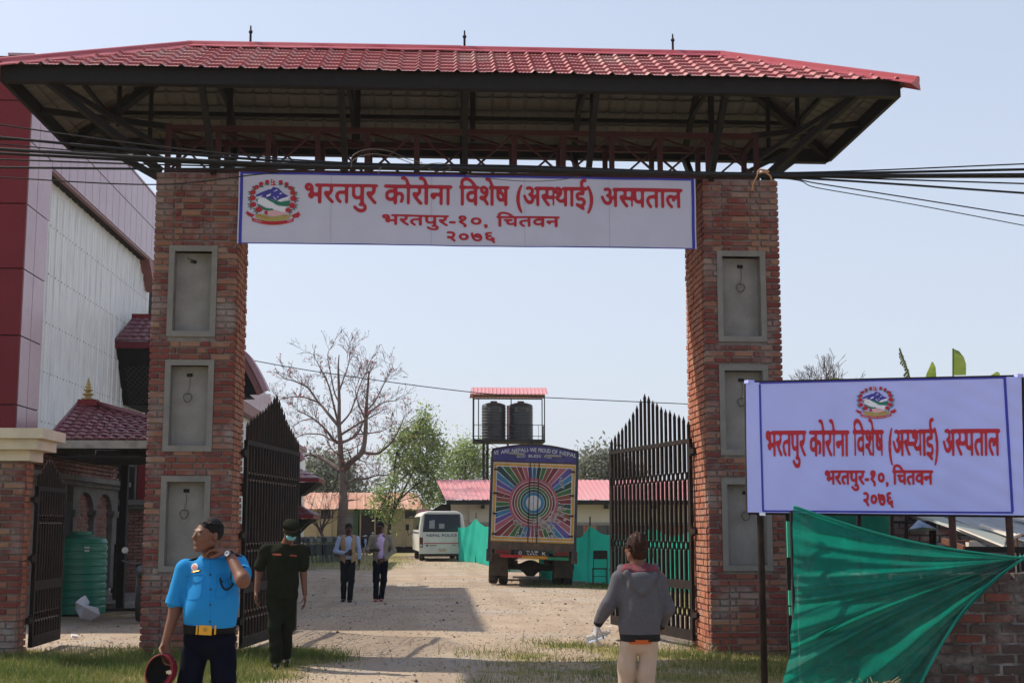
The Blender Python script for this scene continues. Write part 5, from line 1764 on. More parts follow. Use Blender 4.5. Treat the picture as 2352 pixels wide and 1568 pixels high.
L_('rear_skirt', MB().bbox((-HW - .02, -.03, .99), (HW + .02, .05, 1.19)), M_tskirt)
for s in (-1, 1):
    L_('lamp_bracket', MB().bbox((s * .80 - .22, -.06, .86), (s * .80 + .22, .0, .99)), M_tskirt)
    L_('tail_lamp', MB().bbox((s * .80 - .18, -.075, .885), (s * .80 + .18, -.061, .965)), mk('lamp_red', (.16, .01, .01), .3), label=None)
    L_('skirt_side', MB().bbox((s * (HW - .03) - .08, -.03, .66), (s * (HW - .03) + .08, .25, .985)), M_tskirt)
L_('plate_board', MB().bbox((-.47, -.05, .84), (.47, -.01, .985)), M_chassis)
ptx = MB()
def pp(u, v): return Vector((lerp(-.47, .47, u), -.054, lerp(.84, .985, v)))
word_mesh(ptx, [('ना', 0), (' ', 0), ('६', 0), (' ', 0), ('ख', 0)], (.33, .92, .68, .62), pp, 22, .2, 1)
word_mesh(ptx, [('५३९५', 0)], (.36, .48, .66, .12), pp, 22, .2, 1)
word_mesh(ptx, [('O', 0)], (.12, .8, .2, .2), pp, 22, .2, 1)
word_mesh(ptx, [('K', 0)], (.8, .8, .9, .2), pp, 22, .2, 1)
L_('plate_lettering', ptx, M_twhite, fix=False)
for a, b, c, nm in ((-.87, -.27, (.45, .02, .02), 'red'), (-.27, .42, (.55, .23, .02), 'orange'), (.42, 1.0, (.02, .22, .10), 'green')):
    L_('bumper_segment', MB().bbox((a, -.13, .765 - (b + a) * .012), (b, -.05, .845 - (a + b) * .012)), mk('bumper_' + nm, c, .5, tuple(q * .7 for q in c), 6))
for s in (-1, 1):
    for q, x in enumerate((s * 1.04, s * .755)):
        w = L_('wheel', MB().lathe((x, 1.35, .50), [(.25, -.13), (.44, -.13), (.49, -.10), (.50, -.04), (.50, .04), (.49, .10), (.44, .13), (.25, .13)], 28, axis='x'), M_tyre, smooth='auto')
        L_('rim', MB().lathe((x, 1.35, .50), [(.24, -.11), (.24, .11)], 16, axis='x'), M_chassis, w)
    L_('mudflap', MB().bbox((s * .90 - .26, .55, .26), (s * .90 + .26, .565, .84)), M_mud)
    L_('front_wheel', MB().lathe((s * .98, 4.9, .50), [(.25, -.13), (.46, -.13), (.50, -.05), (.50, .05), (.46, .13), (.25, .13)], 24, axis='x'), M_tyre, smooth='auto')
    L_('chassis_rail', MB().bbox((s * .42 - .04, .1, .72), (s * .42 + .04, 6.8, .95)), M_chassis)
L_('axle', MB().tube([(-.7, 1.35, .5), (-.3, 1.35, .5), (-.17, 1.35, .5), (-.08, 1.35, .47), (.08, 1.35, .47), (.17, 1.35, .5), (.3, 1.35, .5), (.7, 1.35, .5)], [.09, .09, .17, .23, .23, .17, .09, .09], 14), M_chassis, smooth=True)
for s in (-1, 1):
    L_('leaf_spring', MB().bbox((s * .42 - .05, .75, .56), (s * .42 + .05, 1.95, .66)), M_chassis)
    L_('under_tank', MB().tube([(s * .62, 2.4, .66), (s * .62, 3.4, .66)], .2, 12), M_chassis, smooth=True)
L_('cab', MB().bbox((-1.1, 6.3, .7), (1.1, 8.1, 2.9)), M_tblue)

# ------------------------------------------------------------------ police bus
M_buswhite = mk('bus_white', (.62, .61, .56), .35, (.58, .57, .52), 1.5, spec=.5, dirt=(.45, .42, .36), dirt_scale=2, dirt_amt=.4)
M_glass = mk('dark_glass', (.02, .03, .035), .08, spec=.8)
M_busblue = mk('bus_navy', (.03, .045, .13), .5)
M_busred = mk('bus_red', (.38, .02, .03), .4)
bp_ = gr(1015, 1288)
bus = thing('police_bus', 'white police minibus parked beyond the truck, seen from behind', 'bus', (bp_.x, bp_.y, 0), R(4))
BW, BL_, B0, B1 = 1.06, 6.3, .45, 2.27
def B_(name, mb, m, parent=bus, **k): return part(name, mb, m, parent, local=True, **k)
prof = [(-BW, B0), (BW, B0), (BW + .02, 1.1), (BW, 1.5), (BW - .08, 2.08), (BW - .20, 2.22), (BW - .4, 2.30), (-BW + .4, 2.30), (-BW + .20, 2.22), (-BW + .08, 2.08), (-BW, 1.5), (-BW - .02, 1.1)]
mb = MB()
n = len(prof)
secs = [(0.10, .97), (0.0, 1.0), (0.3, 1.0), (BL_ - .4, 1.0), (BL_, .9)]
vs = []
ys = [-.03, .0, .06, BL_ - .5, BL_]
for y, s in zip(ys, (.95, .985, 1, 1, .9)):
    for x, z in prof:
        vs.append((x * s, y, 1.3 + (z - 1.3) * s))
fs = [(i * n + j, i * n + (j + 1) % n, (i + 1) * n + (j + 1) % n, (i + 1) * n + j) for i in range(4) for j in range(n)] + [tuple(range(n)), tuple(range(4 * n, 5 * n))]
B_('body', mb.add(vs, fs), M_buswhite, smooth='auto')
B_('rear_window', MB().prism([(-.86, -.04, 1.38), (.86, -.04, 1.38), (.80, -.04, 2.12), (-.80, -.04, 2.12)], (0, .012, 0)), M_glass)
B_('window_seal', MB().tube([(-.88, -.04, 1.36), (.88, -.04, 1.36), (.82, -.04, 2.14), (-.82, -.04, 2.14), (-.88, -.04, 1.36)], .02, 6), M_black)
B_('inner_curtain', MB().prism([(-.6, -.046, 1.5), (-.35, -.046, 1.5), (-.35, -.046, 1.9), (-.6, -.046, 1.85)], (0, .004, 0)).prism([(-.15, -.046, 1.5), (.1, -.046, 1.5), (.1, -.046, 1.72), (-.15, -.046, 1.72)], (0, .004, 0)), mk('seat_cover', (.25, .26, .26), .7))
bt = MB()
word_mesh(bt, [('NEPAL POLICE', 0)], (0, 1, 1, 0), lambda u, v: Vector((lerp(-.72, .70, u), -.045, lerp(1.12, 1.25, v))), 30, .33, 1)
B_('lettering', bt, M_busblue, fix=False)
B_('red_stripe', MB().bbox((-.84, -.044, .80), (.84, -.036, .835)), M_busred)
B_('bumper', MB().bbox((-BW, -.07, .34), (BW, .1, .60)), M_buswhite)
B_('number_plate', MB().bbox((-.22, -.085, .44), (.22, -.071, .57)), M_creamw)
ptx = MB()
word_mesh(ptx, [('बा', 0), (' ', 0), ('१', 0), (' ', 0), ('झ', 0)], (0, 1, 1, 0), lambda u, v: Vector((lerp(-.15, .15, u), -.088, lerp(.515, .555, v))), 20, .2, 1)
word_mesh(ptx, [('७६५', 0)], (0, 1, 1, 0), lambda u, v: Vector((lerp(-.12, .12, u), -.088, lerp(.452, .495, v))), 20, .2, 1)
B_('plate_lettering', ptx, M_busred, fix=False)
B_('maker_badge', MB().lathe((-.70, -.046, .72), [(.045, -.006), (.045, .006)], 12, axis='y').bbox((-.62, -.046, .71), (-.25, -.04, .735)).bbox((.45, -.046, .715), (.62, -.04, .735)), M_chassis)
for s in (-1, 1):
    for z, c in ((1.0, 'lamp_red'), (.86, 'lamp_red'), (.72, None)):
        m = bpy.data.materials['lamp_red'] if c else M_twhite
        B_('tail_lamp', MB().lathe((s * .97, -.05, z), [(.062, -.012), (.062, .012)], 12, axis='y'), m)
    B_('lamp_panel', MB().bbox((s * .97 - .08, -.042, .63), (s * .97 + .08, -.034, 1.09)), M_chassis)
    for y in (.9, 5.0):
        w = B_('wheel', MB().lathe((s * .88, y, .36), [(.2, -.12), (.33, -.12), (.36, -.06), (.36, .06), (.33, .12), (.2, .12)], 24, axis='x'), M_tyre, smooth='auto')
    for k in range(6):
        y0 = .35 + k * .92
        B_('side_window', MB().prism([(s * (BW + .012), y0, 1.45), (s * (BW + .012), y0 + .82, 1.45), (s * (BW - .062), y0 + .82, 2.05), (s * (BW - .062), y0, 2.05)], (s * .012, 0, 0)), M_glass)
    B_('side_stripe', MB().bbox((s * (BW + .005) - .03, .1, 1.28), (s * (BW + .005) + .03, BL_ - .6, 1.33)), M_busblue)
B_('underbody', MB().bbox((-.8, .2, .22), (.8, BL_ - .4, .5)), M_chassis)
B_('mirror_arm', MB().tube([(-BW, BL_ - .5, 1.3), (-BW - .22, BL_ - .4, 1.15), (-BW - .28, BL_ - .4, 1.45)], .02, 6), M_black)
B_('side_mirror', MB().box((-BW - .28, BL_ - .42, 1.55), (.17, .06, .30)), M_black)

# ------------------------------------------------------------------ green cloth screens
M_cloth = mk('green_cloth', (.03, .56, .41), .7, (.025, .50, .36), 1.5, .15, 8, trans=.6)
def screen(label, pts, zt, zb=.0, seed=1, group='green cloth screens'):
    """pts: (x, y) plan polyline; zt: top heights at the same stations"""
    root = thing('cloth_screen', label, 'cloth screen', (pts[0][0], pts[0][1], 0), group=group)
    n = len(pts) - 1
    rs = random.Random(seed)
    ph = [rs.uniform(0, 6) for _ in range(6)]
    def f(u, v):
        t = u * n; i = min(int(t), n - 1); q = t - i
        x, y = lerp(pts[i][0], pts[i + 1][0], q), lerp(pts[i][1], pts[i + 1][1], q)
        top = lerp(zt[i], zt[i + 1], q) - .16 * math.sin(PI * q)
        z = lerp(zb, top, v)
        d = .055 * math.sin(u * 22 + ph[0] + 2.2 * v) + .035 * math.sin(u * 47 - v * 5 + ph[1]) + .03 * math.sin(v * 11 + u * 15 + ph[2]) * (1 - v)
        return Vector((x + d * .4, y + d, max(z, .01) + .02 * math.sin(u * 60) * (1 - v)))
    part('cloth', MB().grid(f, 140, 26), M_cloth, root, smooth=True, fix=False)
    for (x, y), z in zip(pts, zt):
        part('pole', MB().tube([(x, y + .08, -.1), (x, y + .08, z + .25)], .022, 6), M_rust, root)
    return root
c0 = gr(1052, 1288); c1 = gr(1093, 1291); c2 = gr(1128, 1300); c3 = gr(1170, 1312)
screen('green cloth screen between the police bus and the truck', [(c0.x, c0.y), (c1.x, c1.y), (c2.x, c2.y), (c3.x, c3.y)], [1.55, 1.95, 1.62, 1.6], seed=3)
c = [gr(1240, 1330), gr(1318, 1334), gr(1357, 1337), gr(1420, 1344), gr(1500, 1352), gr(1590, 1362)]
screen('green cloth screen right of the truck, running on behind the open gate leaf', [(q.x, q.y) for q in c], [1.5, 1.3, 1.64, 1.45, 1.6, 1.5], seed=8)

# ------------------------------------------------------------------ metal chair in front of the screen
def chair_parts(root, m):
    def part_(n, mb): return part(n, mb, m, root, local=True)
    part_('seat', MB().box((0, 0, .44), (.40, .38, .03)))
    part_('backrest', MB().box((0, .18, .82), (.38, .02, .24), (R(-6), 0, 0)))
    for s in (-1, 1):
        part_('leg', MB().tube([(s * .19, -.18, 0), (s * .19, -.17, .43)], .012, 6))
        part_('leg', MB().tube([(s * .19, .19, 0), (s * .19, .17, .45), (s * .19, .20, .92)], .012, 6))
        part_('stretcher', MB().tube([(s * .19, -.17, .18), (s * .19, .18, .18)], .009, 5))
    part_('stretcher', MB().tube([(-.19, -.17, .24), (.19, -.17, .24)], .009, 5))
cp = gr(1378, 1342)
ch = thing('metal_chair', 'empty dark metal chair standing in front of the right green screen', 'chair', (cp.x, cp.y, 0), R(-12))
chair_parts(ch, M_chassis)

# ------------------------------------------------------------------ leaning folded chairs by the warehouse
M_chgrey = mk('steel_grey', (.10, .115, .12), .45, metal=.3)
fc = thing('folding_chair', 'folded steel chair in the left bunch of the dark row before the warehouse', 'folding chair', (0, 0, 0), 0, 'folded steel chairs stacked by the warehouse')
fm = MB()
for s in (-1, 1):
    fm.tube([(s * .2, 0, 0), (s * .2, .08, .5), (s * .19, .14, .9)], .014, 5, cap=False)
fm.tube([(-.19, .14, .9), (.19, .14, .9)], .014, 5, cap=False)
part('frame', fm, M_chgrey, fc, local=True)
part('seat', MB().box((0, .09, .45), (.36, .03, .36), (R(-12), 0, 0)), M_chassis, fc, local=True)
part('slat', MB().box((0, .13, .80), (.36, .015, .12), (R(-8), 0, 0)), M_chgrey, fc, local=True)
rs = random.Random(2)
first = True
for (pxa, pxb, n, dist, lab) in ((698, 731, 12, 42.5, 'left'), (734, 762, 11, 43.5, 'middle'), (762, 800, 12, 44.5, 'right')):
    for k in range(n):
        px_ = lerp(pxa, pxb, k / (n - 1))
        p = at(px_, 1260, dist - 0)
        loc = (p.x, dist + (k % 3) * .15, .0 + .0)
        rot = R(70 + rs.uniform(-15, 15))
        sc_ = (1.15, 1.15, 1.25)
        if first:
            fc.location = loc; fc.rotation_euler = (0, R(rs.uniform(-8, 8)), rot); first = False; o = fc
            o.scale = sc_
        else:
            o = copy_tree(fc, loc, rot)
            o.scale = sc_
            o['label'] = 'folded steel chair in the %s bunch of the dark row before the warehouse' % lab
            o.rotation_euler = (R(rs.uniform(-6, 6)), R(rs.uniform(-14, 14)), rot)

# ------------------------------------------------------------------ heap of sacks beside the bus
M_sacks = [mk('sack_' + n, c, .8, tuple(q * .8 for q in c), 6, .3, 20) for n, c in (('white', (.55, .53, .5)), ('pink', (.55, .33, .30)), ('red', (.42, .06, .05)), ('grey', (.35, .36, .38)))]
heap = thing('rubbish_heap', 'heap of torn white, pink and red sacks between the trees and the bus', 'rubbish heap', (gr(935, 1262).x, gr(935, 1262).y, 0))
hp = worldloc(heap)
for k in range(70):
    r = abs(rs.gauss(0, .9)); a = rs.uniform(0, 2 * PI)
    x, y = hp.x + .35 + r * math.cos(a) * 1.2, hp.y + r * math.sin(a) * .8 + 1
    z = max(.05, 1.15 * math.exp(-(r / 1.2) ** 2)) * rs.uniform(.7, 1)
    bm = MB()
    n1, n2 = 7, 4
    vs = []
    rx, ry, rz_ = rs.uniform(.15, .32), rs.uniform(.12, .22), rs.uniform(.05, .12)
    for i in range(n2 + 1):
        t = PI * i / n2
        for j in range(n1):
            q = 2 * PI * j / n1
            w = rs.uniform(.8, 1.15)
            vs.append((x + rx * math.sin(t) * math.cos(q) * w, y + ry * math.sin(t) * math.sin(q) * w, z + rz_ * math.cos(t)))
    fs = [(i * n1 + j, i * n1 + (j + 1) % n1, (i + 1) * n1 + (j + 1) % n1, (i + 1) * n1 + j) for i in range(n2) for j in range(n1)]
    part('sack', bm.add(vs, fs), rs.choice(M_sacks), heap, fix=False)
# motorbikes parked by the door
def motorbike(label, loc, rz, s=1.0, group=None):
    root = thing('motorbike', label, 'motorbike', loc, rz, group)
    def q(n, mb, m, **k): return part(n, mb, m, root, local=True, **k)
    for y in (-.62, .62):
        q('wheel', MB().lathe((0, y, .3), [(.22, -.04), (.29, -.045), (.31, 0), (.29, .045), (.22, .04)], 20, axis='x'), M_tyre, smooth='auto')
    q('fuel_tank', MB().tube([(0, -.35, .80), (0, -.2, .86), (0, .0, .82)], [.06, .15, .1], 10), M_black, smooth=True)
    q('seat', MB().tube([(0, .0, .78), (0, .3, .80), (0, .62, .88)], [.09, .11, .08], 8), M_tyre, smooth=True)
    q('engine', MB().box((0, -.05, .42), (.24, .4, .3)), M_chgrey)
    q('fork', MB().tube([(.07, -.62, .3), (.07, -.45, .92)], .02, 6).tube([(-.07, -.62, .3), (-.07, -.45, .92)], .02, 6), M_chgrey)
    q('handlebar', MB().tube([(-.36, -.28, 1.03), (-.2, -.42, .98), (.2, -.42, .98), (.36, -.28, 1.03)], .013, 6), M_chgrey)
    q('headlamp', MB().lathe((0, -.58, .86), [(.03, .1), (.09, .04), (.10, -.03)], 14, axis='y'), M_chgrey, smooth=True)
    for sx_ in (-1, 1):
        q('mirror_stalk', MB().tube([(sx_ * .24, -.40, 1.0), (sx_ * .30, -.36, 1.17)], .007, 5), M_black)
        q('mirror', MB().lathe((sx_ * .31, -.37, 1.21), [(.055, -.012), (.055, .012)], 14, axis='y'), M_twhite, smooth='auto')  # pale paint stands in for the sky reflected in the mirror
    return root
p = at(860, 1262, 61)
motorbike('dark motorbike parked before the warehouse door between the walking men', (p.x, 61, 0), R(30))
# ------------------------------------------------------------------ trees
M_bark = mk('grey_bark', (.17, .125, .105), .95, (.11, .085, .075), 3, .5, 12, dirt=(.24, .19, .165), dirt_scale=1.2, dirt_amt=.5)
M_bark2 = mk('dark_bark', (.075, .055, .042), .95, (.05, .038, .03), 4, .5, 12)
M_twig = mk('twig', (.115, .075, .065), .95, (.08, .055, .048), 5)
M_flower = mk('red_blossom', (.50, .05, .035), .7, trans=.3)
def leafmat(name, c0, c1, c2, trans=.35):
    m = bpy.data.materials.new(name)
    m.use_nodes = True
    n, l = m.node_tree.nodes, m.node_tree.links
    b = n['Principled BSDF']; b.inputs['Roughness'].default_value = .6
    a = n.new('ShaderNodeAttribute'); a.attribute_name = 'tone'
    r = n.new('ShaderNodeValToRGB'); e = r.color_ramp.elements
    e[0].color = (*c0, 1); e[1].color = (*c2, 1); k = e.new(.5); k.color = (*c1, 1)
    l.new(a.outputs['Fac'], r.inputs[0]); l.new(r.outputs[0], b.inputs['Base Color'])
    t = n.new('ShaderNodeBsdfTranslucent'); l.new(r.outputs[0], t.inputs[0])
    s = n.new('ShaderNodeMixShader'); s.inputs[0].default_value = trans
    l.new(b.outputs[0], s.inputs[1]); l.new(t.outputs[0], s.inputs[2]); l.new(s.outputs[0], n['Material Output'].inputs[0])
    return m
M_leaf = leafmat('fresh_leaf', (.14, .20, .06), (.26, .34, .11), (.40, .47, .18), .5)
M_leafg = leafmat('haze_tinted_leaf', (.13, .145, .11), (.20, .215, .16), (.29, .30, .23), .35)  # distance haze is painted into these greyed greens

def leaves(name, parent, pts, n_each, spread, size, mat, rs, elong=1.6, up=.2):
    """leaf-sized quads scattered round the given points"""
    P = np.repeat(np.array([tuple(p) for p in pts]), n_each, 0)
    n = len(P)
    C = P + rs.normal(0, 1, (n, 3)) * spread
    a = rs.normal(0, 1, (n, 3)); a /= np.linalg.norm(a, axis=1)[:, None]
    b = rs.normal(0, 1, (n, 3)); b -= a * (a * b).sum(1)[:, None]; b /= np.linalg.norm(b, axis=1)[:, None]
    s = rs.uniform(.6, 1.3, n)[:, None] * size
    V = np.stack([C - a * s * elong, C - b * s * .6, C + a * s * elong, C + b * s * .6], 1).reshape(-1, 3)
    F = np.arange(n * 4).reshape(-1, 4)
    pt = rs.uniform(0, 1, len(pts))
    tone = np.clip(np.repeat(pt, n_each) * .7 + rs.uniform(0, .4, n) - .05, 0, 1)
    return npmesh(name, V, F, mat, parent, attr=np.repeat(tone, 4))

def grow(mb, p, d, L, r, depth, rs, tips, spread=.5, up=.15, seg=4, minr=.006, kids=(2, 3)):
    pts, rr = [p.copy()], [r]
    q = p.copy(); dd = d.normalized()
    for i in range(seg):
        dd = (dd + Vector((rs.uniform(-1, 1), rs.uniform(-1, 1), rs.uniform(-1, 1) + up)) * .16).normalized()
        q = q + dd * (L / seg)
        pts.append(q.copy()); rr.append(max(minr, r * (1 - .55 * (i + 1) / seg)))
    mb.tube(pts, rr, 5 if r < .05 else 8, cap=False)
    if depth == 0:
        tips.append(pts[-1]); tips.append(pts[-2])
        return
    for i in range(1, seg + 1):
        for _ in range(rs.randint(*kids) if i == seg else rs.choice([0, 1, 1])):
            ax_ = Vector((rs.uniform(-1, 1), rs.uniform(-1, 1), rs.uniform(-.6, 1))).normalized()
            nd = (dd + ax_ * spread * rs.uniform(.7, 1.6)).normalized()
            grow(mb, pts[i], nd, L * rs.uniform(.5, .75), rr[i] * .62, depth - 1, rs, tips, spread, up, max(2, seg - 1), minr, kids)

# silk-cotton tree: bare, with its main limbs where the photo has them
def silk_tree():
    YB_ = 55.0
    S = 3.015
    def q(x, y, dy=0.0): return at((x / S + 660) * .91875, (y / S + 820) * .91875, YB_ + dy)
    root = thing('silk_cotton_tree', 'tall bare grey tree with spreading limbs and scattered red blossoms', 'tree', (q(590, 1560).x, YB_, 0))
    rs = random.Random(21)
    tr = MB()
    base = q(585, 1560); base.z = -.1
    path = [base] + [q(x, y) for x, y in ((594, 1400), (600, 1300), (592, 1180), (588, 1080), (578, 960), (575, 860), (565, 730), (567, 560), (563, 400), (560, 290), (566, 200))]
    sp = smooth_path(path, 3)
    rad = [lerp(.30, .025, (i / (len(sp) - 1)) ** .85) for i in range(len(sp))]
    rad[0] = .42
    tr.tube(sp, rad, 12)
    part('trunk', tr, M_bark, root, smooth=True)
    limbs = [
        ([(600, 1065), (665, 1000), (740, 930), (765, 780), (770, 620), (780, 480), (792, 330)], .19, -2.0),
        ([(572, 1075), (510, 1030), (450, 990), (390, 965), (330, 955), (270, 990)], .15, 1.5),
        ([(740, 935), (850, 945), (905, 910), (960, 860), (1020, 760), (1060, 660)], .09, -3.5),
        ([(610, 1175), (690, 1140), (760, 1135), (850, 1110), (930, 1105)], .08, 2.0),
        ([(570, 870), (515, 830), (470, 770), (370, 680), (250, 620)], .09, -2.5),
        ([(572, 862), (500, 840), (430, 800), (300, 800), (240, 830)], .07, 2.5),
        ([(560, 735), (480, 640), (440, 590), (410, 560), (330, 450), (230, 400), (150, 380)], .10, 2.0),
        ([(562, 725), (530, 600), (490, 440), (440, 330), (370, 200)], .07, -1.5),
        ([(580, 865), (640, 840), (700, 800), (750, 700), (800, 630), (900, 560), (1000, 545)], .09, 3.0),
        ([(585, 800), (680, 740), (760, 690), (840, 650), (930, 600)], .07, -2.5),
        ([(575, 725), (640, 650), (680, 560), (720, 440), (760, 350), (800, 250)], .06, 1.5),
        ([(700, 800), (800, 790), (900, 770), (1000, 710)], .05, 3.0),
        ([(565, 560), (530, 480), (500, 330), (480, 200), (510, 140)], .05, 1.0),
        ([(565, 480), (600, 380), (640, 260), (650, 150)], .05, -1.0),
        ([(600, 930), (680, 900), (760, 860)], .04, -3.0),
        ([(575, 960), (520, 920), (480, 860)], .04, -3.0),
        ([(770, 620), (830, 560), (900, 430), (970, 300)], .05, -3.0),
        ([(768, 700), (720, 590), (690, 480), (720, 380)], .05, -2.0),
        ([(700, 985), (760, 1010), (775, 1035)], .04, 1.0),
        ([(620, 1300), (720, 1290)], .05, 1.0),
        ([(612, 1170), (640, 1130), (635, 1080)], .06, -.6),
        ([(410, 560), (300, 520), (200, 520), (110, 540)], .05, -2.0),
        ([(370, 680), (280, 700), (220, 740)], .04, 1.0),
    ]
    tips = []
    for pts, r, dy in limbs:
        n = len(pts)
        P = [q(x, y, dy * (i / (n - 1))) for i, (x, y) in enumerate(pts)]
        sp = smooth_path(P, 4)
        mb = MB()
        rr = [max(.018, lerp(r, r * .22, i / (len(sp) - 1))) for i in range(len(sp))]
        mb.tube(sp, rr, 8, cap=False)
        lm = part('limb', mb, M_bark, root, smooth=True)
        tw = MB()
        for i in range(2, len(sp), 1):
            t = i / len(sp)
            if rs.random() < .30 + .6 * t:
                dd = (sp[min(i + 1, len(sp) - 1)] - sp[i - 1]).normalized()
                for _ in range(2 if t > .5 else 1):
                    nd = (dd * .8 + Vector((rs.uniform(-1, 1), rs.uniform(-1, 1), rs.uniform(-.3, 1)))).normalized()
                    grow(tw, sp[i], nd, rs.uniform(.32, .78), max(.011, rr[i] * .35), 2, rs, tips, .7, .12, 3, .007, (1, 3))
        o = part('twigs', tw, M_twig, lm, fix=False); o['kind'] = 'stuff'
    R_ = np.random.RandomState(4)
    sel = [t for t in tips if rs.random() < .16]
    o = leaves('blossoms', root, sel, 2, .04, .045, M_flower, R_, 1.0); o['kind'] = 'stuff'
    sel = [t for t in tips if rs.random() < .30]
    o = leaves('buds', root, sel, 1, .02, .035, M_twig, R_, 1.2); o['kind'] = 'stuff'
silk_tree()

def leafy(label, YB_, base_px, stems, blobs, n, size, mat, seed, bark=M_bark2, name='green_tree', group=None, spread=.3, scale=1.0):
    """stems: list of view-pixel polylines; blobs: (px, py, radius_px, depth) crown masses"""
    k = (YB_ + 17.5) / FPX
    b = at(base_px[0], base_px[1], YB_)
    root = thing(name, label, 'tree', (b.x, YB_, 0), group=group)
    rs = random.Random(seed); R_ = np.random.RandomState(seed)
    tr = MB(); br = MB()
    for i, (pts, r) in enumerate(stems):
        P = [at(x, y, YB_ + (rs.uniform(-.5, .5) if j else 0)) for j, (x, y) in enumerate(pts)]
        if i == 0: P[0].z = -.1
        sp = smooth_path(P, 4)
        (tr if i == 0 else br).tube(sp, [lerp(r, r * .25, j / (len(sp) - 1)) for j in range(len(sp))], 8, cap=False)
    part('trunk', tr, bark, root, smooth=True)
    pts = []
    tips = []
    for (px, py, rad, dep) in blobs:
        c = at(px, py, YB_ + dep)
        rr = rad * k
        for _ in range(int(n * rad * rad / 900.0)):
            v = Vector((rs.gauss(0, .45), rs.gauss(0, .45), rs.gauss(0, .42)))
            pts.append(c + v * rr)
        for _ in range(2):
            j = rs.choice(stems)[0][-1]
            s0 = at(j[0], j[1], YB_)
            e = c + Vector((rs.uniform(-.5, .5), rs.uniform(-.5, .5), rs.uniform(-.3, .6))) * rr
            mid = s0.lerp(e, .5) + Vector((rs.uniform(-.2, .2), 0, rs.uniform(-.1, .3)))
            br.tube(smooth_path([s0, mid, e], 3), [.035, .03, .026, .022, .018, .014, .012], 5, cap=False)
    if br.v:
        part('branches', br, bark, root, smooth=True, kind='stuff')
    o = leaves('crown', root, pts, 22, spread, size, mat, R_); o['kind'] = 'stuff'
    return root
leafy('slender green tree with airy light foliage right of the bare tree', 57, (893, 1262),
      [([(893, 1262), (893, 1215), (900, 1180), (915, 1150), (935, 1110), (955, 1070)], .14), ([(905, 1165), (925, 1140), (960, 1110), (985, 1095)], .07), ([(903, 1175), (908, 1130), (905, 1080), (910, 1040)], .06), ([(955, 1070), (968, 1020), (972, 960)], .05), ([(893, 1215), (880, 1190), (872, 1170)], .04)],
      [(970, 945, 16, 0), (972, 975, 26, 0), (955, 1000, 34, .5), (990, 1000, 34, 0), (1000, 1035, 30, .5), (950, 1040, 34, -.5), (915, 1020, 24, 0), (925, 1065, 30, .5), (975, 1075, 34, 0), (1005, 1075, 26, .5), (890, 1045, 18, 0), (900, 1105, 22, -.5), (880, 1135, 24, 0), (868, 1160, 18, 0), (960, 1110, 30, .5), (985, 1130, 26, 0), (905, 1165, 20, .3), (900, 1200, 16, 0), (890, 1180, 14, 0), (985, 1160, 22, .5), (935, 1000, 20, 0), (1010, 1105, 22, 0)],
      28, .066, M_leaf, 5, spread=.27)
leafy('pale green bushy tree behind the pink roof, left of the water tower', 72, (1065, 1265),
      [([(1065, 1265), (1066, 1150), (1068, 1080), (1070, 1040)], .14), ([(1066, 1130), (1045, 1070), (1038, 1040)], .06), ([(1067, 1110), (1090, 1060), (1098, 1030)], .06)],
      [(1060, 1030, 26, 0), (1085, 1035, 28, 0), (1040, 1050, 26, 0), (1070, 1065, 34, 0), (1100, 1065, 26, .5), (1035, 1085, 28, 0), (1065, 1100, 30, 0), (1098, 1095, 28, 0), (1030, 1115, 24, 0), (1115, 1050, 20, 0), (1012, 1140, 24, 0), (1002, 1165, 18, 0)],
      30, .068, M_leaf, 9, spread=.32)
leafy('hazy grey-green tree far behind the warehouse roof', 95, (745, 1262),
      [([(745, 1262), (747, 1180), (748, 1110), (750, 1090)], .3)],
      [(712, 1080, 26, 0), (735, 1070, 28, 0), (760, 1075, 26, 0), (785, 1085, 24, 0), (720, 1105, 30, 0), (755, 1110, 34, 0), (790, 1115, 28, 0), (815, 1120, 20, 0), (700, 1115, 24, 0), (840, 1124, 12, 0), (865, 1126, 10, 0), (740, 1140, 36, 0)],
      34, .13, M_leafg, 13, spread=.6, name='hazy_tree')
leafy('rounded grey-green tree behind the ward roof, right of the truck', 85, (1372, 1262),
      [([(1372, 1262), (1372, 1150), (1375, 1090)], .3), ([(1372, 1150), (1352, 1085)], .12), ([(1373, 1140), (1400, 1080)], .12)],
      [(1385, 1055, 22, 0), (1365, 1062, 24, 0), (1402, 1062, 20, 0), (1345, 1075, 24, 0), (1375, 1085, 32, 0), (1405, 1085, 26, 0), (1345, 1100, 26, 0), (1420, 1080, 20, 0), (1440, 1095, 22, 0), (1460, 1100, 18, 0), (1335, 1090, 16, 0), (1480, 1108, 16, 0)],
      36, .12, M_leafg, 17, spread=.5, name='hazy_tree')
# far belt of trees closing the horizon
RSb = np.random.RandomState(8)
bp = []
for k in range(420):
    x = RSb.uniform(-90, 110)
    h = 2.2 + 1.6 * math.sin(x * .21) + 1.2 * math.sin(x * .07 + 1)
    h *= .8
    bp.append((x, RSb.uniform(120, 135), RSb.uniform(.3, max(1.0, h))))
o = leaves('far_tree_belt', None, bp, 60, 1.1, .24, M_leafg, RSb)
tag(o, 'far hazy belt of trees closing the horizon behind the compound', 'trees', kind='stuff')

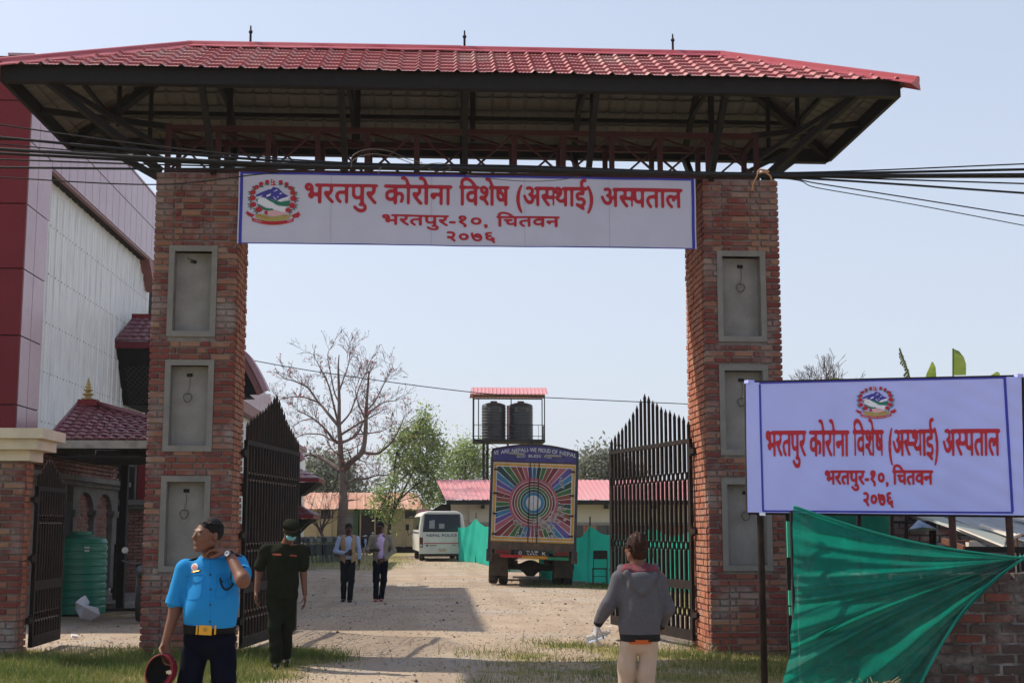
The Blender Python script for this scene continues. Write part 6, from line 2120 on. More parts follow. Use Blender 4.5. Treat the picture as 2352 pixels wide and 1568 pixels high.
def bare(label, base, height, seed, name='bare_tree', r=.09, depth=4, lean=(0, 0), flowers=0, L=None, mat=None, z0=-.05, spread=.75, minr=.006, split=.38, nb=6, dome=False):
    root = thing(name, label, 'tree', (base[0], base[1], 0))
    rs = random.Random(seed)
    tr, tw, tips = MB(), MB(), []
    b = Vector((base[0], base[1], z0))
    top = b + Vector((lean[0], lean[1], height * split))
    sp = smooth_path([b, b.lerp(top, .5) + Vector((.03, 0, 0)), top], 4)
    tr.tube(sp, [lerp(r, r * .7, i / (len(sp) - 1)) for i in range(len(sp))], 8, cap=False)
    part('trunk', tr, mat or M_bark, root, smooth=True)
    if dome:
        for k in range(20):
            a, el2 = rs.uniform(0, 2 * PI), rs.uniform(.15, 1.4)
            grow(tw, top, Vector((math.cos(a) * math.cos(el2), .6 * math.sin(a) * math.cos(el2), math.sin(el2))), rs.uniform(.65, .95), .035, 3, rs, tips, .55, .10, 3, minr, (2, 3))
        nb = 0
    for k in range(nb):
        a = 2 * PI * k / nb + rs.uniform(-.3, .3)
        grow(tw, top.lerp(b, rs.uniform(0, .25)), Vector((math.cos(a) * spread, math.sin(a) * spread, 1)), L or height * .30, r * .55, depth - 1, rs, tips, .6, .1, 3, minr, (2, 3))
    o = part('branches', tw, M_twig, root, fix=False, kind='stuff')
    if flowers:
        o = leaves('blossoms', root, [t for t in tips if rs.random() < flowers], 1, .02, .03, M_flower, np.random.RandomState(seed), 1.0); o['kind'] = 'stuff'
p = gr(752, 1275)
bare('small bare tree in front of the warehouse, left of the silk-cotton trunk', (at(753, 1200, 52).x, 52), 3.9, 4, depth=4, lean=(-.35, 0), flowers=.05, r=.10)
p = at(1895, 880, 30)
bare('bare twiggy treetop showing above the lilac signboard', (p.x, 30), 10.0, 12, depth=4, r=.10, minr=.006, split=.585, dome=True)

# banana plants above the signboard
M_banana = mk('banana_leaf', (.13, .20, .03), .45, (.20, .26, .05), 3, .1, 30, spec=.4, trans=.45)
M_banana2 = mk('torn_banana_leaf', (.10, .13, .05), .55, (.16, .17, .08), 5, trans=.3)
bn = thing('banana_plant', 'banana plant with upright leaves poking above the right part of the signboard', 'plant', (at(2180, 900, 9).x, 9, 0))
sb = at(2185, 900, 9)
part('stem', MB().tube([(sb.x, 9, -.05), (sb.x, 9, 1.8), (sb.x + .05, 9, 2.7)], [.14, .11, .07], 10), mk('banana_stem', (.14, .17, .06), .6), bn, smooth=True)
def bleaf(pts, w, m, torn=0.0, flip=1):
    """a leaf blade along a midrib; each side is its own row of strips when torn"""
    sp = smooth_path(pts, 6)
    mb = MB(); n = len(sp)
    rs = random.Random(int(w * 1000) + n)
    for side in (-1, 1):
        for i in range(n - 1):
            a, b = sp[i], sp[i + 1]
            d = (b - a).normalized()
            s = Vector((d.z, .35 * side, -d.x)).normalized()
            wa, wb = w * math.sin(PI * min(1, (i + .3) / n)) ** .6, w * math.sin(PI * min(1, (i + 1.3) / n)) ** .6
            if torn: wb = wa = wa * rs.uniform(.5, 1.1)
            dr = Vector((0, 0, -torn * wa * 1.2))
            gap = .25 * torn
            mb.quad(a, b.lerp(a, gap), b.lerp(a, gap) + s * side * wb + dr, a + s * side * wa + dr)
    return part('leaf', mb, m, bn, fix=False)
Q = lambda x, y, dy=0: at(x, y, 9 + dy)
bleaf([Q(2185, 985), Q(2190, 900), Q(2190, 850), Q(2189, 802)], .0001, M_banana)
def halfleaf(pl, m):
    mb = MB()
    for i in range(len(pl) - 1):
        a, b = pl[i], pl[i + 1]
        mb.quad(Q(*a[0]), Q(*b[0]), Q(*b[1], .15), Q(*a[1], .15))
    part('leaf', mb, m, bn, fix=False)
halfleaf([((2189, 801), (2190, 801)), ((2189, 808), (2203, 806)), ((2189, 822), (2214, 820)), ((2189, 835), (2219, 836)), ((2189, 850), (2219, 852)), ((2189, 862), (2219, 861))], M_banana)
halfleaf([((2189, 866), (2212, 866)), ((2189, 880), (2208, 876))], M_banana)
halfleaf([((2140, 830), (2144, 832)), ((2134, 845), (2149, 843)), ((2128, 858), (2150, 856)), ((2124, 875), (2151, 872)), ((2126, 900), (2150, 900))], M_banana)
halfleaf([((2290, 853), (2296, 856)), ((2275, 862), (2297, 864)), ((2262, 872), (2292, 876))], M_banana)
halfleaf([((1906, 868), (1908, 880)), ((1925, 868), (1925, 885)), ((1946, 874), (1944, 884))], M_banana2)
bleaf([Q(2100, 930), Q(2092, 880), Q(2078, 835), Q(2066, 800)], .075, M_banana2, torn=.7)
part('midrib', MB().tube([Q(2186, 990), Q(2189, 900), Q(2189, 800)], .018, 5).tube([Q(2104, 990), Q(2094, 880), Q(2078, 835), Q(2066, 799)], .016, 5), M_banana, bn)
# ------------------------------------------------------------------ lilac hospital signboard on the right
M_lilac = mk('signboard_vinyl', (.47, .52, .97), .5, (.45, .50, .93), 1.5, .06, 5, spec=.35, trans=.1)
YL_, YR_ = -4.85, -5.75
sTL, sBL = at(1713, 878.5, YL_), at(1717, 1176, YL_)
sTR = at(2346, 864.5, YR_); sBR = at(2353, 1183, YR_)
_sn = (sTR - sTL).cross(Vector((0, 0, 1))).normalized()
if _sn.y > 0: _sn = -_sn
def splace(u, v, lift=0.0):
    p = sBL.lerp(sBR, u).lerp(sTL.lerp(sTR, u), v)
    w = .010 * math.sin(u * 9 + v * 2) * math.sin(v * PI) + .006 * math.sin(u * 31 - v * 9) * (1 - abs(2 * v - 1)) + .004 * math.sin((u + v) * 40) * u
    return p + _sn * (lift + w)
sign = thing('hospital_signboard', 'lilac hospital signboard with crest and red lettering on steel posts at the right', 'signboard', (sBL.lerp(sBR, .5)))
part('sign_sheet', MB().grid(lambda u, v: splace(u, v), 160, 60), M_lilac, sign, smooth=True, fix=False)
bk = MB()
for (a, b) in (((0, 0), (1, 0)), ((0, 1), (1, 1)), ((0, 0), (0, 1)), ((1, 0), (1, 1)), ((.33, 0), (.33, 1)), ((.66, 0), (.66, 1))):
    bk.beam(splace(*a) - _sn * .05, splace(*b) - _sn * .05, .04, .04)
part('back_frame', bk, M_rust, sign, kind='stuff')
hem = MB()
hem.add([splace(0, 0), splace(0, 1), splace(0, 1) - _sn * .09, splace(0, 0) - _sn * .09], [(0, 1, 2, 3)])
hem.add([splace(0, 1), splace(1, 1), splace(1, 1) - _sn * .09, splace(0, 1) - _sn * .09], [(0, 1, 2, 3)])
hem.add([splace(0, 0), splace(1, 0), splace(1, 0) - _sn * .09, splace(0, 0) - _sn * .09], [(0, 1, 2, 3)])
hem.box(splace(.012, 1.008) - _sn * .03, (.07, .07, .03), (0, 0, R(20))).box(splace(.99, 1.008) - _sn * .03, (.06, .07, .03), (0, 0, R(10)))
part('wrapped_hem', hem, M_lilac, sign, fix=False)
ed = MB()
def strip(mb, p0, p1, w, vert, n=80):
    for k in range(n):
        t0, t1 = k / n, (k + 1) / n
        a = (lerp(p0[0], p1[0], t0), lerp(p0[1], p1[1], t0)); b = (lerp(p0[0], p1[0], t1), lerp(p0[1], p1[1], t1))
        if vert: mb.quad(splace(a[0], a[1], .004), splace(a[0] + w, a[1], .004), splace(b[0] + w, b[1], .004), splace(b[0], b[1], .004))
        else: mb.quad(splace(a[0], a[1], .004), splace(b[0], b[1], .004), splace(b[0], b[1] + w, .004), splace(a[0], a[1] + w, .004))
strip(ed, (.052, .9885), (.948, .9885), .011, False, 140)
strip(ed, (.057, .005), (.962, .012), .013, False, 140)
strip(ed, (.050, .985), (.056, .018), .0075, True)
strip(ed, (.938, .988), (.955, .025), .0095, True)
part('sign_border', ed, M_ink_blue, sign, fix=False)
def US(x): return (x - 75) / 2162.0
def PS(u, v): return splace(u, v, .006)
stx = MB()
for pcs, a, b in (([('भरतपुर', 0)], 240, 560), ([('कोरोना', 0)], 592, 905), ([('िवशेष', 0)], 942, 1180), ([('(', 0), ('अ', 0), ('स', 1), ('थाई', 0), (')', 0)], 1222, 1600), ([('अ', 0), ('स', 1), ('पताल', 0)], 1640, 2068)):
    word_mesh(stx, pcs, (US(a), .620, US(b), .425), PS, 60, .28, 2)
word_mesh(stx, [('भरतपुर-', 0), ('१०,', 0)], (US(715), .318, US(1208), .215), PS, 40, .20, 2)
word_mesh(stx, [('िचतवन', 0)], (US(1248), .318, US(1555), .215), PS, 40, .20, 2)
word_mesh(stx, [('२०७६', 0)], (US(1015), .156, US(1247), .055), PS, 40, .20, 2)
part('sign_lettering', stx, M_ink_red, sign, fix=False)
part('sign_crest', emblem(lambda u, v, lift=0.0: splace(.4845 + u * .0735, .826 + v * .143, .005 + lift)), EMB_MATS, sign, fix=False)
for u in (.055, .76, .958):
    t = splace(u, 0); 
    bt = Vector((t.x, t.y + .06, -.1))
    tp_ = splace(u, .95) - _sn * .1
    part('post', MB().tube([bt, (t.x, t.y + .07, t.z), tp_], .032, 10), mk('post_maroon', (.055, .018, .016), .55, (.035, .015, .014), 6) if u > .1 else M_rust, sign, smooth=True)
part('loose_flap', MB().add([splace(.045, 0) , splace(.068, 0), splace(.068, 0) + Vector((.0, -.01, -.03)), splace(.045, 0) + Vector((0, -.01, -.028))], [(0, 1, 2, 3)]), M_ink_white, sign)

# ------------------------------------------------------------------ green shade net
def netmat():
    m = mk('green_shade_net', (.005, .23, .17), .75, (.004, .16, .12), 2.2, 0, trans=.5)
    n, l = m.node_tree.nodes, m.node_tree.links
    uv = n.new('ShaderNodeAttribute'); uv.attribute_name = 'weave'
    w = n.new('ShaderNodeTexWave'); w.wave_type = 'BANDS'; w.bands_direction = 'X'
    w.inputs['Scale'].default_value = 1.0; w.inputs['Distortion'].default_value = .6
    mp = n.new('ShaderNodeMapping'); mp.inputs['Scale'].default_value = (26, 5, 1)
    l.new(uv.outputs['Vector'], mp.inputs[0]); l.new(mp.outputs[0], w.inputs['Vector'])
    nz_ = n.new('ShaderNodeTexNoise'); nz_.inputs['Scale'].default_value = 5; nz_.inputs['Detail'].default_value = 3
    l.new(uv.outputs['Vector'], nz_.inputs['Vector'])
    mr = n.new('ShaderNodeMapRange'); mr.inputs[1].default_value = .25; mr.inputs[2].default_value = .75; mr.inputs[3].default_value = .05; mr.inputs[4].default_value = .50
    mu = n.new('ShaderNodeMath'); mu.operation = 'MULTIPLY'; l.new(w.outputs['Fac'], mu.inputs[0]); l.new(nz_.outputs['Fac'], mu.inputs[1])
    l.new(mu.outputs[0], mr.inputs[0])
    mr.inputs[1].default_value = .15; mr.inputs[2].default_value = .6
    t = n.new('ShaderNodeBsdfTransparent')
    s = n.new('ShaderNodeMixShader')
    out = n['Material Output']
    src = out.inputs[0].links[0].from_socket
    l.new(mr.outputs[0], s.inputs[0]); l.new(src, s.inputs[1]); l.new(t.outputs[0], s.inputs[2]); l.new(s.outputs[0], out.inputs[0])
    return m
M_net = netmat()
def NZ(X, Y): return ((X / 3.22 + 1900) * .91875, (Y / 3.22 + 1220) * .91875)
bnd = [(268, 146), (262, 330), (270, 520), (268, 700), (282, 860), (272, 990), (242, 1180), (252, 1300), (215, 1440), (190, 1600), (330, 1760), (620, 1840), (900, 1850), (1130, 1800), (1250, 1660)]
tie = (2118, 562)
def bcurve(q):
    t = q * (len(bnd) - 1); i = min(int(t), len(bnd) - 2); f = t - i
    def P(k): return Vector((*bnd[max(0, min(len(bnd) - 1, k))], 0))
    a, b, c, d = P(i - 1), P(i), P(i + 1), P(i + 2)
    return 0.5 * ((2 * b) + (c - a) * f + (2 * a - 5 * b + 4 * c - d) * f * f + (3 * b - a - 3 * c + d) * f ** 3)
def net_pt(s, q):
    """s 0 at the tie, 1 at the far edge; q 0 top edge, 1 lower hem"""
    b = bcurve(q)
    x, y = lerp(tie[0], b.x, s), lerp(tie[1], b.y, s)
    k = math.sin(PI * s)
    y += k * lerp(70, -70, min(1, q * 1.6)) * (1 if q < .63 else .8) - (k * 95 * max(0, (q - .80) / .2))
    x -= k * 40 * max(0, (q - .8) / .2)
    # folds radiate from the tie
    yy = lerp(-6.46, lerp(-6.55, -6.72, min(1, q * 1.5)), s ** .8)
    amp = .018 + .10 * (s ** .8) * (1 - .55 * s)
    d = amp * (math.sin(q * 21 + 1.2 * s) + .7 * math.sin(q * 47 - 2.0 * s + 1) * (1 - .5 * s) + .35 * math.sin(q * 93 + 3 * s))
    d += .05 * s * (1 - abs(math.sin(q * 17 + s * 1.4 + .6)) ** .45) + .030 * s * (1 - abs(math.sin(q * 31 - s * 2.3)) ** .5)
    d += .010 * math.sin(q * 150 + 9 * s) * math.sin(s * 9 + q * 4) * s
    d += .03 * s * math.sin(q * 9 + s * 7) + .012 * math.sin(s * 30 + q * 20) * s
    px, py = NZ(x, y)
    return at(px, py, yy - d * .85)
nets = MB().grid(net_pt, 150, 260)
net = thing('shade_net', 'green shade net stretched below the signboard and knotted at the right', 'net', (at(2000, 1500, -6.3)))
no = part('net_cloth', nets, M_net, net, smooth=True, fix=False)
wv = no.data.attributes.new('weave', 'FLOAT_VECTOR', 'POINT')
arr = np.zeros((151 * 261, 3), dtype=np.float32)
k = 0
for j in range(261):
    for i in range(151):
        arr[k] = (i / 150 * 4.0, j / 260 * 5.0, 0); k += 1
wv.data.foreach_set('vector', arr.ravel())
hm = MB()
for q, r in ((0.0, .012), (.985, .012)):
    hm.tube([net_pt(i / 40, q) + Vector((0, -.01, 0)) for i in range(41)], r, 6)
part('rolled_hem', hm, mk('green_hem', (.008, .24, .17), .7, trans=.2), net, smooth=True)
t_ = at(*NZ(2118, 562), -6.48)
part('knot', MB().tube(smooth_path([t_ + Vector((-.03, 0, .01)), t_, t_ + Vector((.05, 0, .03)), t_ + Vector((.06, .01, -.05)), t_ + Vector((.03, 0, -.16)), t_ + Vector((.05, 0, -.22))], 4), [.02] * 8 + [.012] * 13, 6), mk('green_hem_dark', (.006, .15, .11), .7), net, smooth=True)
nps = at(*NZ(258, 200), -6.45); npb = Vector((nps.x, -6.45, -.1))
part('net_pole', MB().tube([npb, nps + Vector((0, 0, .02))], .022, 8), M_black, net)
for X, Y0, Y1, yy in ((795, 450, 700, -4.6), (795, 205, 450, -4.6), (1060, 205, 560, -4.3)):
    a, b = at(*NZ(X, Y0), yy), at(*NZ(X, Y1), yy)
    part('frame_post', MB().tube([Vector((a.x, yy, -.1)) if Y0 == 450 else b, a], .024, 8), M_rust, net)
a, b = at(*NZ(330, 480), -4.7), at(*NZ(1010, 492), -4.7)
part('frame_rail', MB().tube([a, b], .018, 8), M_black, net)
# pale-green panel standing behind the net's left edge
pn = thing('green_painted_frame', 'bright green painted frame standing between the right pillar and the shade net', 'frame', (at(1818, 1400, -4.2).x, -4.2, 0))
M_mint = mk('mint_paint', (.05, .42, .28), .5, (.04, .36, .24), 4)
for X0, X1_, Y0, Y1 in ((216, 262, 265, 555), (232, 284, 822, 940), (238, 275, 955, 1020)):
    a, b = at(*NZ(X0, Y0), -4.2), at(*NZ(X1_, Y1), -4.2)
    part('frame_panel', MB().bbox((a.x, -4.2, b.z), (b.x, -4.17, a.z)), M_mint, pn)
a = at(*NZ(240, 600), -4.16)
part('frame_upright', MB().bbox((a.x - .03, -4.16, -.05), (a.x + .05, -4.12, at(*NZ(240, 205), -4.16).z)), M_black, pn)
a, b = at(*NZ(218, 205), -4.15), at(*NZ(240, 262), -4.15)
part('yellow_tag', MB().bbox((a.x, -4.115, b.z), (b.x, -4.10, a.z)), M_tyel, pn)

# ------------------------------------------------------------------ old brick boundary wall, bottom right
M_oldbrick = mk('old_brick', (.12, .05, .04), .95, (.07, .05, .045), 6, .9, 45, rnd=[(.10, .045, .038), (.075, .052, .048), (.11, .058, .048), (.085, .065, .058), (.19, .055, .038), (.09, .046, .04)], dirt=(.23, .22, .21), dirt_scale=2.6, dirt_amt=1.0)
M_oldmortar = mk('old_mortar', (.15, .14, .13), .98, (.075, .07, .066), 5, .9, 50, dirt=(.32, .31, .30), dirt_scale=4, dirt_amt=.8)
wall = thing('boundary_wall', 'old stained brick boundary wall with crumbling top at the bottom right', 'wall', (4.6, -6.05, 0))
zw = at(2260, 1322, -6.2).z
wx0, wx1 = at(1838, 1500, -6.2).x, 6.6
part('mortar_core', MB().bbox((wx0, -6.185, -.1), (wx1, -5.97, zw - .03)), M_oldmortar, wall)
OB = [brick_mesh(.245, .070, .11, 50 + i) for i in range(4)]
for me in OB: me.materials.append(M_oldbrick)
rnd = random.Random(9)
z = -.02; r = 0
while z < zw - .05:
    x = wx0 + (.13 if r % 2 else 0)
    while x < 5.6:
        o = bpy.data.objects.new('brick', rnd.choice(OB)); COL.objects.link(o); o.parent = wall
        o.location = Vector((x + .125, -6.145 + rnd.uniform(-.008, .012), z + .04 + rnd.uniform(-.005, .005))) - worldloc(wall)
        o.rotation_euler = (rnd.uniform(-.03, .03), rnd.uniform(-.02, .02), rnd.uniform(-.03, .03))
        o.scale = (rnd.uniform(.93, 1.0), 1, rnd.uniform(.9, 1.04))
        x += .265
    z += .084; r += 1
cr = MB()
for k in range(60):
    x = rnd.uniform(wx0, 5.8)
    s = rnd.uniform(.02, .06)
    cr.box((x, -6.08 + rnd.uniform(-.07, .06), zw - .03 + s * .3), (s * 2.2, s * 1.6, s), (rnd.uniform(-.4, .4), rnd.uniform(-.4, .4), rnd.uniform(0, 3)))
part('rubble_top', cr, M_oldmortar, wall, kind='stuff')
lm = MB()
for k in range(160):
    x, z = rnd.uniform(wx0 + .1, 5.4), -.02 + .084 * rnd.randint(1, 14)
    s_ = rnd.uniform(.010, .024)
    lm.box((x, -6.196, z), (s_ * rnd.uniform(1.5, 4), s_ * .8, s_ * .9), (rnd.uniform(-.3, .3), rnd.uniform(-.3, .3), 0))
part('mortar_lumps', lm, M_oldmortar, wall, kind='stuff')

# ------------------------------------------------------------------ scrap shelter behind the sign
def F7(X, Y): return ((X / 7.127 + 2260) * .91875, (Y / 7.127 + 1280) * .91875)
shel = thing('scrap_shelter', 'collapsed shelter of grey sheet panels and rusty frames under the signboard', 'shelter', (at(2250, 1250, -3).x, -3, 0))
M_gsheet = mk('greygreen_sheet', (.26, .29, .26), .6, (.21, .24, .22), 3, .2, 20, dirt=(.34, .27, .24), dirt_scale=3, dirt_amt=.6)
M_bsheet = mk('bluegrey_sheet', (.22, .26, .31), .6, (.30, .28, .26), 3, .2, 20, dirt=(.15, .16, .18), dirt_scale=5, dirt_amt=.6)
M_pale = mk('pale_board', (.62, .56, .48), .7, (.50, .44, .38), 5, .1, 20)
def plate(pts, m, name='sheet_panel', th=.03, root=shel):
    P = [at(*F7(x, y), Y) for x, y, Y in pts]
    n = (P[1] - P[0]).cross(P[2] - P[0]).normalized()
    if n.z > 0: n = -n
    part(name, MB().prism(P, n * th), m, root)
plate([(260, 40, -3.2), (940, 272, -3.9), (1790, 620, -4.6), (1900, 560, -4.2), (1800, 420, -3.6), (900, 150, -2.8), (560, 30, -2.5)], M_gsheet)
plate([(580, 20, -2.4), (920, 135, -2.8), (1350, 300, -3.3), (1900, 450, -3.6), (2300, 560, -3.8), (2300, 330, -2.6), (1500, 200, -2.4), (900, 0, -1.9)], M_bsheet)
plate([(880, -20, -1.8), (1450, 200, -2.3), (2300, 330, -2.5), (2300, 120, -1.6), (1700, 20, -1.4)], M_bsheet)
plate([(1340, 215, -3.30), (1880, 405, -3.85), (2060, 430, -3.8), (2060, 395, -3.75), (1540, 262, -3.3), (1370, 205, -3.2)], M_pale, 'pale_plank', .02)
plate([(935, 262, -3.95), (945, 285, -3.97), (1750, 612, -4.66), (1790, 590, -4.62)], M_pale, 'edge_strip', .02)
plate([(1900, 60, -2.0), (2300, 190, -2.2), (2300, 110, -2.0), (1960, 20, -1.9)], M_pale, 'pale_plank', .02)
plate([(90, 300, -2.6), (255, 130, -2.4), (600, 295, -2.5), (330, 262, -2.6)], mk('blue_tarp', (.10, .19, .34), .6, (.3, .35, .42), 9), 'blue_tarp', .02)
def rod(a, b, Y, r, m, name='frame_bar'):
    part(name, MB().tube([at(*F7(*a), Y), at(*F7(*b), Y)], r, 6), m, shel)
M_rustbright = mk('orange_rust', (.22, .09, .05), .8, (.15, .06, .04), 10)
part('angle_iron', MB().beam(at(*F7(690, 500), -4.9), at(*F7(1070, 640), -5.1), .035, .05), M_rustbright, shel)
rod((690, 495), (1160, 515), -4.9, .010, M_rustbright)
part('table_rail', MB().beam(at(*F7(480, 655), -5.0), at(*F7(2300, 668), -5.0), .03, .055), M_black, shel)
plate([(1150, 510, -4.8), (1290, 505, -4.8), (1500, 640, -4.8), (1160, 640, -4.8)], M_pale, 'white_sack', .08)
for X in (40, 545, 480):
    rod((X, 180 if X > 100 else 60), (X, 620), -2.4, .02, M_rust, 'upright')
rod((-220, 170), (440, 180), -2.4, .018, M_black)
rod((40, 60), (240, 175), -2.3, .02, M_rust)
part('white_bent_pipe', MB().tube(smooth_path([at(*F7(1885, 760), -5.0), at(*F7(1890, 620), -5.0), at(*F7(1900, 500), -5.0), at(*F7(1960, 440), -5.0), at(*F7(2070, 400), -5.0)], 4), .018, 8), M_pale, shel, smooth=True)
rod((2010, 440), (2020, 650), -4.95, .012, M_rustbright)
rod((1990, 435), (2300, 380), -4.95, .014, M_rustbright)
part('upright', MB().tube([at(*F7(1920, 900), -4.9), Vector((at(*F7(1920, 900), -4.9).x, -4.9, -.05))], .02, 6), M_rustbright, shel)
for X, m in ((1935, M_rustbright), (1985, M_pale), (2100, M_rust), (2010, M_rust)):
    p_ = at(*F7(X, 700), -4.9)
    part('leg', MB().bbox((p_.x - .012, -4.91, 0), (p_.x + .012, -4.89, p_.z)), m, shel)
part('chain', MB().tube(smooth_path([at(*F7(1840, 450), -4.5), at(*F7(1820, 520), -4.5), at(*F7(1790, 600), -4.5), at(*F7(1700, 640), -4.5)], 3), .012, 5), M_chgrey, shel)
bb = MB().bbox((2.9, -1.2, -.05), (8.0, -1.0, 2.4))
hut = thing('brick_hut', 'dim brick hut wall behind the scrap shelter and green cloth', 'building', (5.4, -1.1, 0))
hut.location.y = -.2
zt2 = at(*F7(300, 60), -.3).z
part('wall_mass', MB().bbox((4.75, -.28, -.05), (8.6, .4, 2.1)), M_oldmortar, hut)
z = 0.0; r = 0
while z < 2.05:
    x = 4.75 + (.13 if r % 2 else 0)
    while x < 6.9:
        o = bpy.data.objects.new('brick', rnd.choice(OB)); COL.objects.link(o); o.parent = hut
        o.location = Vector((x + .125, -.27, z + .04)) - worldloc(hut)
        x += .265
    z += .084; r += 1
gc = thing('green_tarpaulin', 'dark green cloth hung behind the net, left of the scrap shelter', 'cloth', (4.2, -3.4, 0))
a, b = at(*NZ(800, 195), -3.4), at(*NZ(1075, 900), -3.4)
a2 = at(*NZ(430, 195), -3.4)
part('cloth', MB().grid(lambda u, v: Vector((lerp(a2.x, b.x, u), -3.4 + .03 * math.sin(u * 25 + v), lerp(.02, a.z + .15, v))), 40, 8), M_net2 if 'M_net2' in globals() else mk('dark_green_cloth', (.006, .16, .11), .8, (.004, .11, .075), 3, trans=.2), gc, smooth=True, fix=False)
# dry weeds at the bottom right
def weed(label, px, py, Y, n, h, spread, seed, mat):
    base = at(px, py, Y)
    root = thing('dry_weed', label, 'weed', (base.x, Y, 0))
    rs = random.Random(seed)
    mb = MB()
    for k in range(n):
        p = Vector((base.x + rs.gauss(0, spread * .4), Y + rs.gauss(0, .06), -.02))
        hh = h * rs.uniform(.6, 1.05)
        d = Vector((rs.uniform(-1, 1), rs.uniform(-1, 1), 0)) * spread
        P = [p, p + Vector((d.x * .1, d.y * .1, hh * .5)), p + d * .5 + Vector((0, 0, hh * .9)), p + d * 1.1 + Vector((0, 0, hh * rs.uniform(.85, 1.05)))]
        mb.tube(smooth_path(P, 3), .0028, 4, cap=False)
    o = part('stalks', mb, mat, root, fix=False)
    o['kind'] = 'stuff'
M_hay = mk('dry_straw', (.42, .30, .15), .8, (.30, .20, .10), 20, trans=.2)
weed('clump of dry straw in front of the green net at the bottom edge', 2012, 1560, -7.2, 46, .50, .16, 3, M_hay)
weed('thin dry weed in front of the brick wall at the bottom right', 2255, 1560, -7.0, 16, .42, .12, 6, M_hay)

# ------------------------------------------------------------------ overhead cables
M_cable = mk('black_cable', (.012, .012, .013), .6)
YC_ = -1.75
cables = [  # view-pixel stations and radius
    ([(-60, 278), (350, 335), (760, 372), (1200, 381), (1770, 397), (2420, 374)], .009),
    ([(-60, 310), (350, 348), (760, 376), (1200, 384), (1770, 399), (2420, 388)], .017),
    ([(-60, 326), (350, 360), (760, 379), (1200, 386), (1770, 401), (2420, 404)], .008),
    ([(-60, 339), (350, 363), (760, 382), (1200, 389), (1770, 403), (2420, 401)], .022),
    ([(-60, 349), (350, 370), (760, 384), (1200, 391), (1770, 405), (2420, 406)], .018),
    ([(-60, 364), (350, 378), (760, 386), (1200, 393), (1770, 404), (2420, 424)], .010),
    ([(-60, 384), (350, 388), (760, 387), (1200, 395), (1770, 406), (2420, 448)], .014),
    ([(-60, 404), (350, 424), (600, 400), (760, 388), (1200, 396), (1770, 409), (1900, 425), (2420, 507)], .008),
    ([(760, 378), (1200, 388), (1770, 408), (1880, 432), (2100, 470), (2420, 531)], .006),
]
for k, (pts, r) in enumerate(cables):
    P = [at(x, y, YC_ + .05 * math.sin(k * 1.7) + .012 * k) for x, y in pts]
    o = part('cable', MB().tube(smooth_path(P, 10), r, 6), M_cable, None, smooth=True)
    lab = ['thin black cable, topmost where the bundle fans out at the left', 'thick black cable, second from the top at the left edge', 'thin black cable, third from the top at the left edge', 'thickest black cable through the middle of the overhead bundle', 'thick black cable just under the thickest one at the left', 'thin black cable third from the bottom at the left edge', 'medium black cable crossing the top of the left pillar', 'lowest thin cable sagging over the left pillar bricks', 'thin cable dropping lowest at the right edge'][k]
    tag(o, lab, 'cable', 'overhead cables in front of the gate')
o = part('cable', MB().tube(smooth_path([at(560, 824, 30), at(760, 858, 30), at(1100, 902, 30), at(1350, 917, 30), at(1640, 930, 30)], 8), .016, 5), M_cable, None, smooth=True)
tag(o, 'single thin cable sagging across the sky behind the gateway', 'cable')
# loose binding wires on the bundle and the orange rope at its right end
def Z2(X, Y): return ((X / 2.735 + 800) * .91875, (Y / 2.735 + 60) * .91875)
bw_ = MB()
for pts in ([(215, 975), (225, 900), (330, 858), (480, 872), (600, 925), (700, 950)], [(210, 985), (235, 925), (360, 890), (520, 915), (640, 960)], [(690, 975), (760, 955), (850, 955), (890, 990), (820, 1015), (740, 990)], [(1000, 1030), (1200, 1060), (1400, 1075), (1600, 1070), (1780, 1045)], [(400, 1035), (410, 990), (420, 985)]):
    bw_.tube(smooth_path([at(*Z2(x, y), YC_ - .08) for x, y in pts], 5), .005, 5)
o = part('binding_wire', bw_, M_wire, None, smooth=True, kind='stuff')
tag(o, 'loose loops of thin wire hanging round the cable bundle', 'wire')
def Z3(X, Y): return ((X / 2.735 + 1600) * .91875, (Y / 2.735 + 60) * .91875)
rp = MB().tube(smooth_path([at(*Z3(x, y), YC_ - .06) for x, y in ((900, 1075), (890, 1040), (850, 1010), (820, 995), (812, 1020), (838, 1015), (880, 1012), (860, 1000), (812, 1000), (800, 1040), (775, 1090), (766, 1140))], 5), .010, 6)
o = part('orange_rope', rp, mk('orange_rope', (.42, .22, .10), .8), None, smooth=True)
tag(o, 'orange rope tied round the cables at the top of the right pillar', 'rope')

# ------------------------------------------------------------------ things by the left side gate
tk = thing('green_water_tank', 'green ribbed plastic water tank standing beside the arcaded wing', 'water tank', (-6.70, 8.3, 0))
hgt = at(175, 1222, 8.3).z
part('tank_shell', MB().lathe((-6.70, 8.3, .02), tank_prof(.50, hgt, 9, .25), 32), M_greentank, tk, smooth='auto')
part('tank_marking', MB().box((-6.46, 7.855, hgt * .82), (.10, .01, .03), (0, 0, .5)).box((-6.46, 7.855, hgt * .78), (.08, .01, .03), (0, 0, .5)), M_twhite, tk)
sk = thing('white_sack', 'crumpled white plastic sack lying on the ground by the green tank', 'sack', (gr(196, 1424).x, gr(196, 1424).y, 0))
o_ = worldloc(sk)
rs = random.Random(31)
def Z8(X, Y): return ((X / 2.119) * .91875, (Y / 2.119 + 900) * .91875)
yS = o_.y
pp_ = [(400, 1280), (430, 1255), (452, 1243), (475, 1280), (452, 1295), (520, 1310), (530, 1350), (480, 1378), (425, 1365), (400, 1320)]
P = [at(*Z8(x, y), yS + rs.uniform(-.12, .12)) for x, y in pp_]
c_ = sum(P, Vector()) / len(P) + Vector((0, -.15, .02))
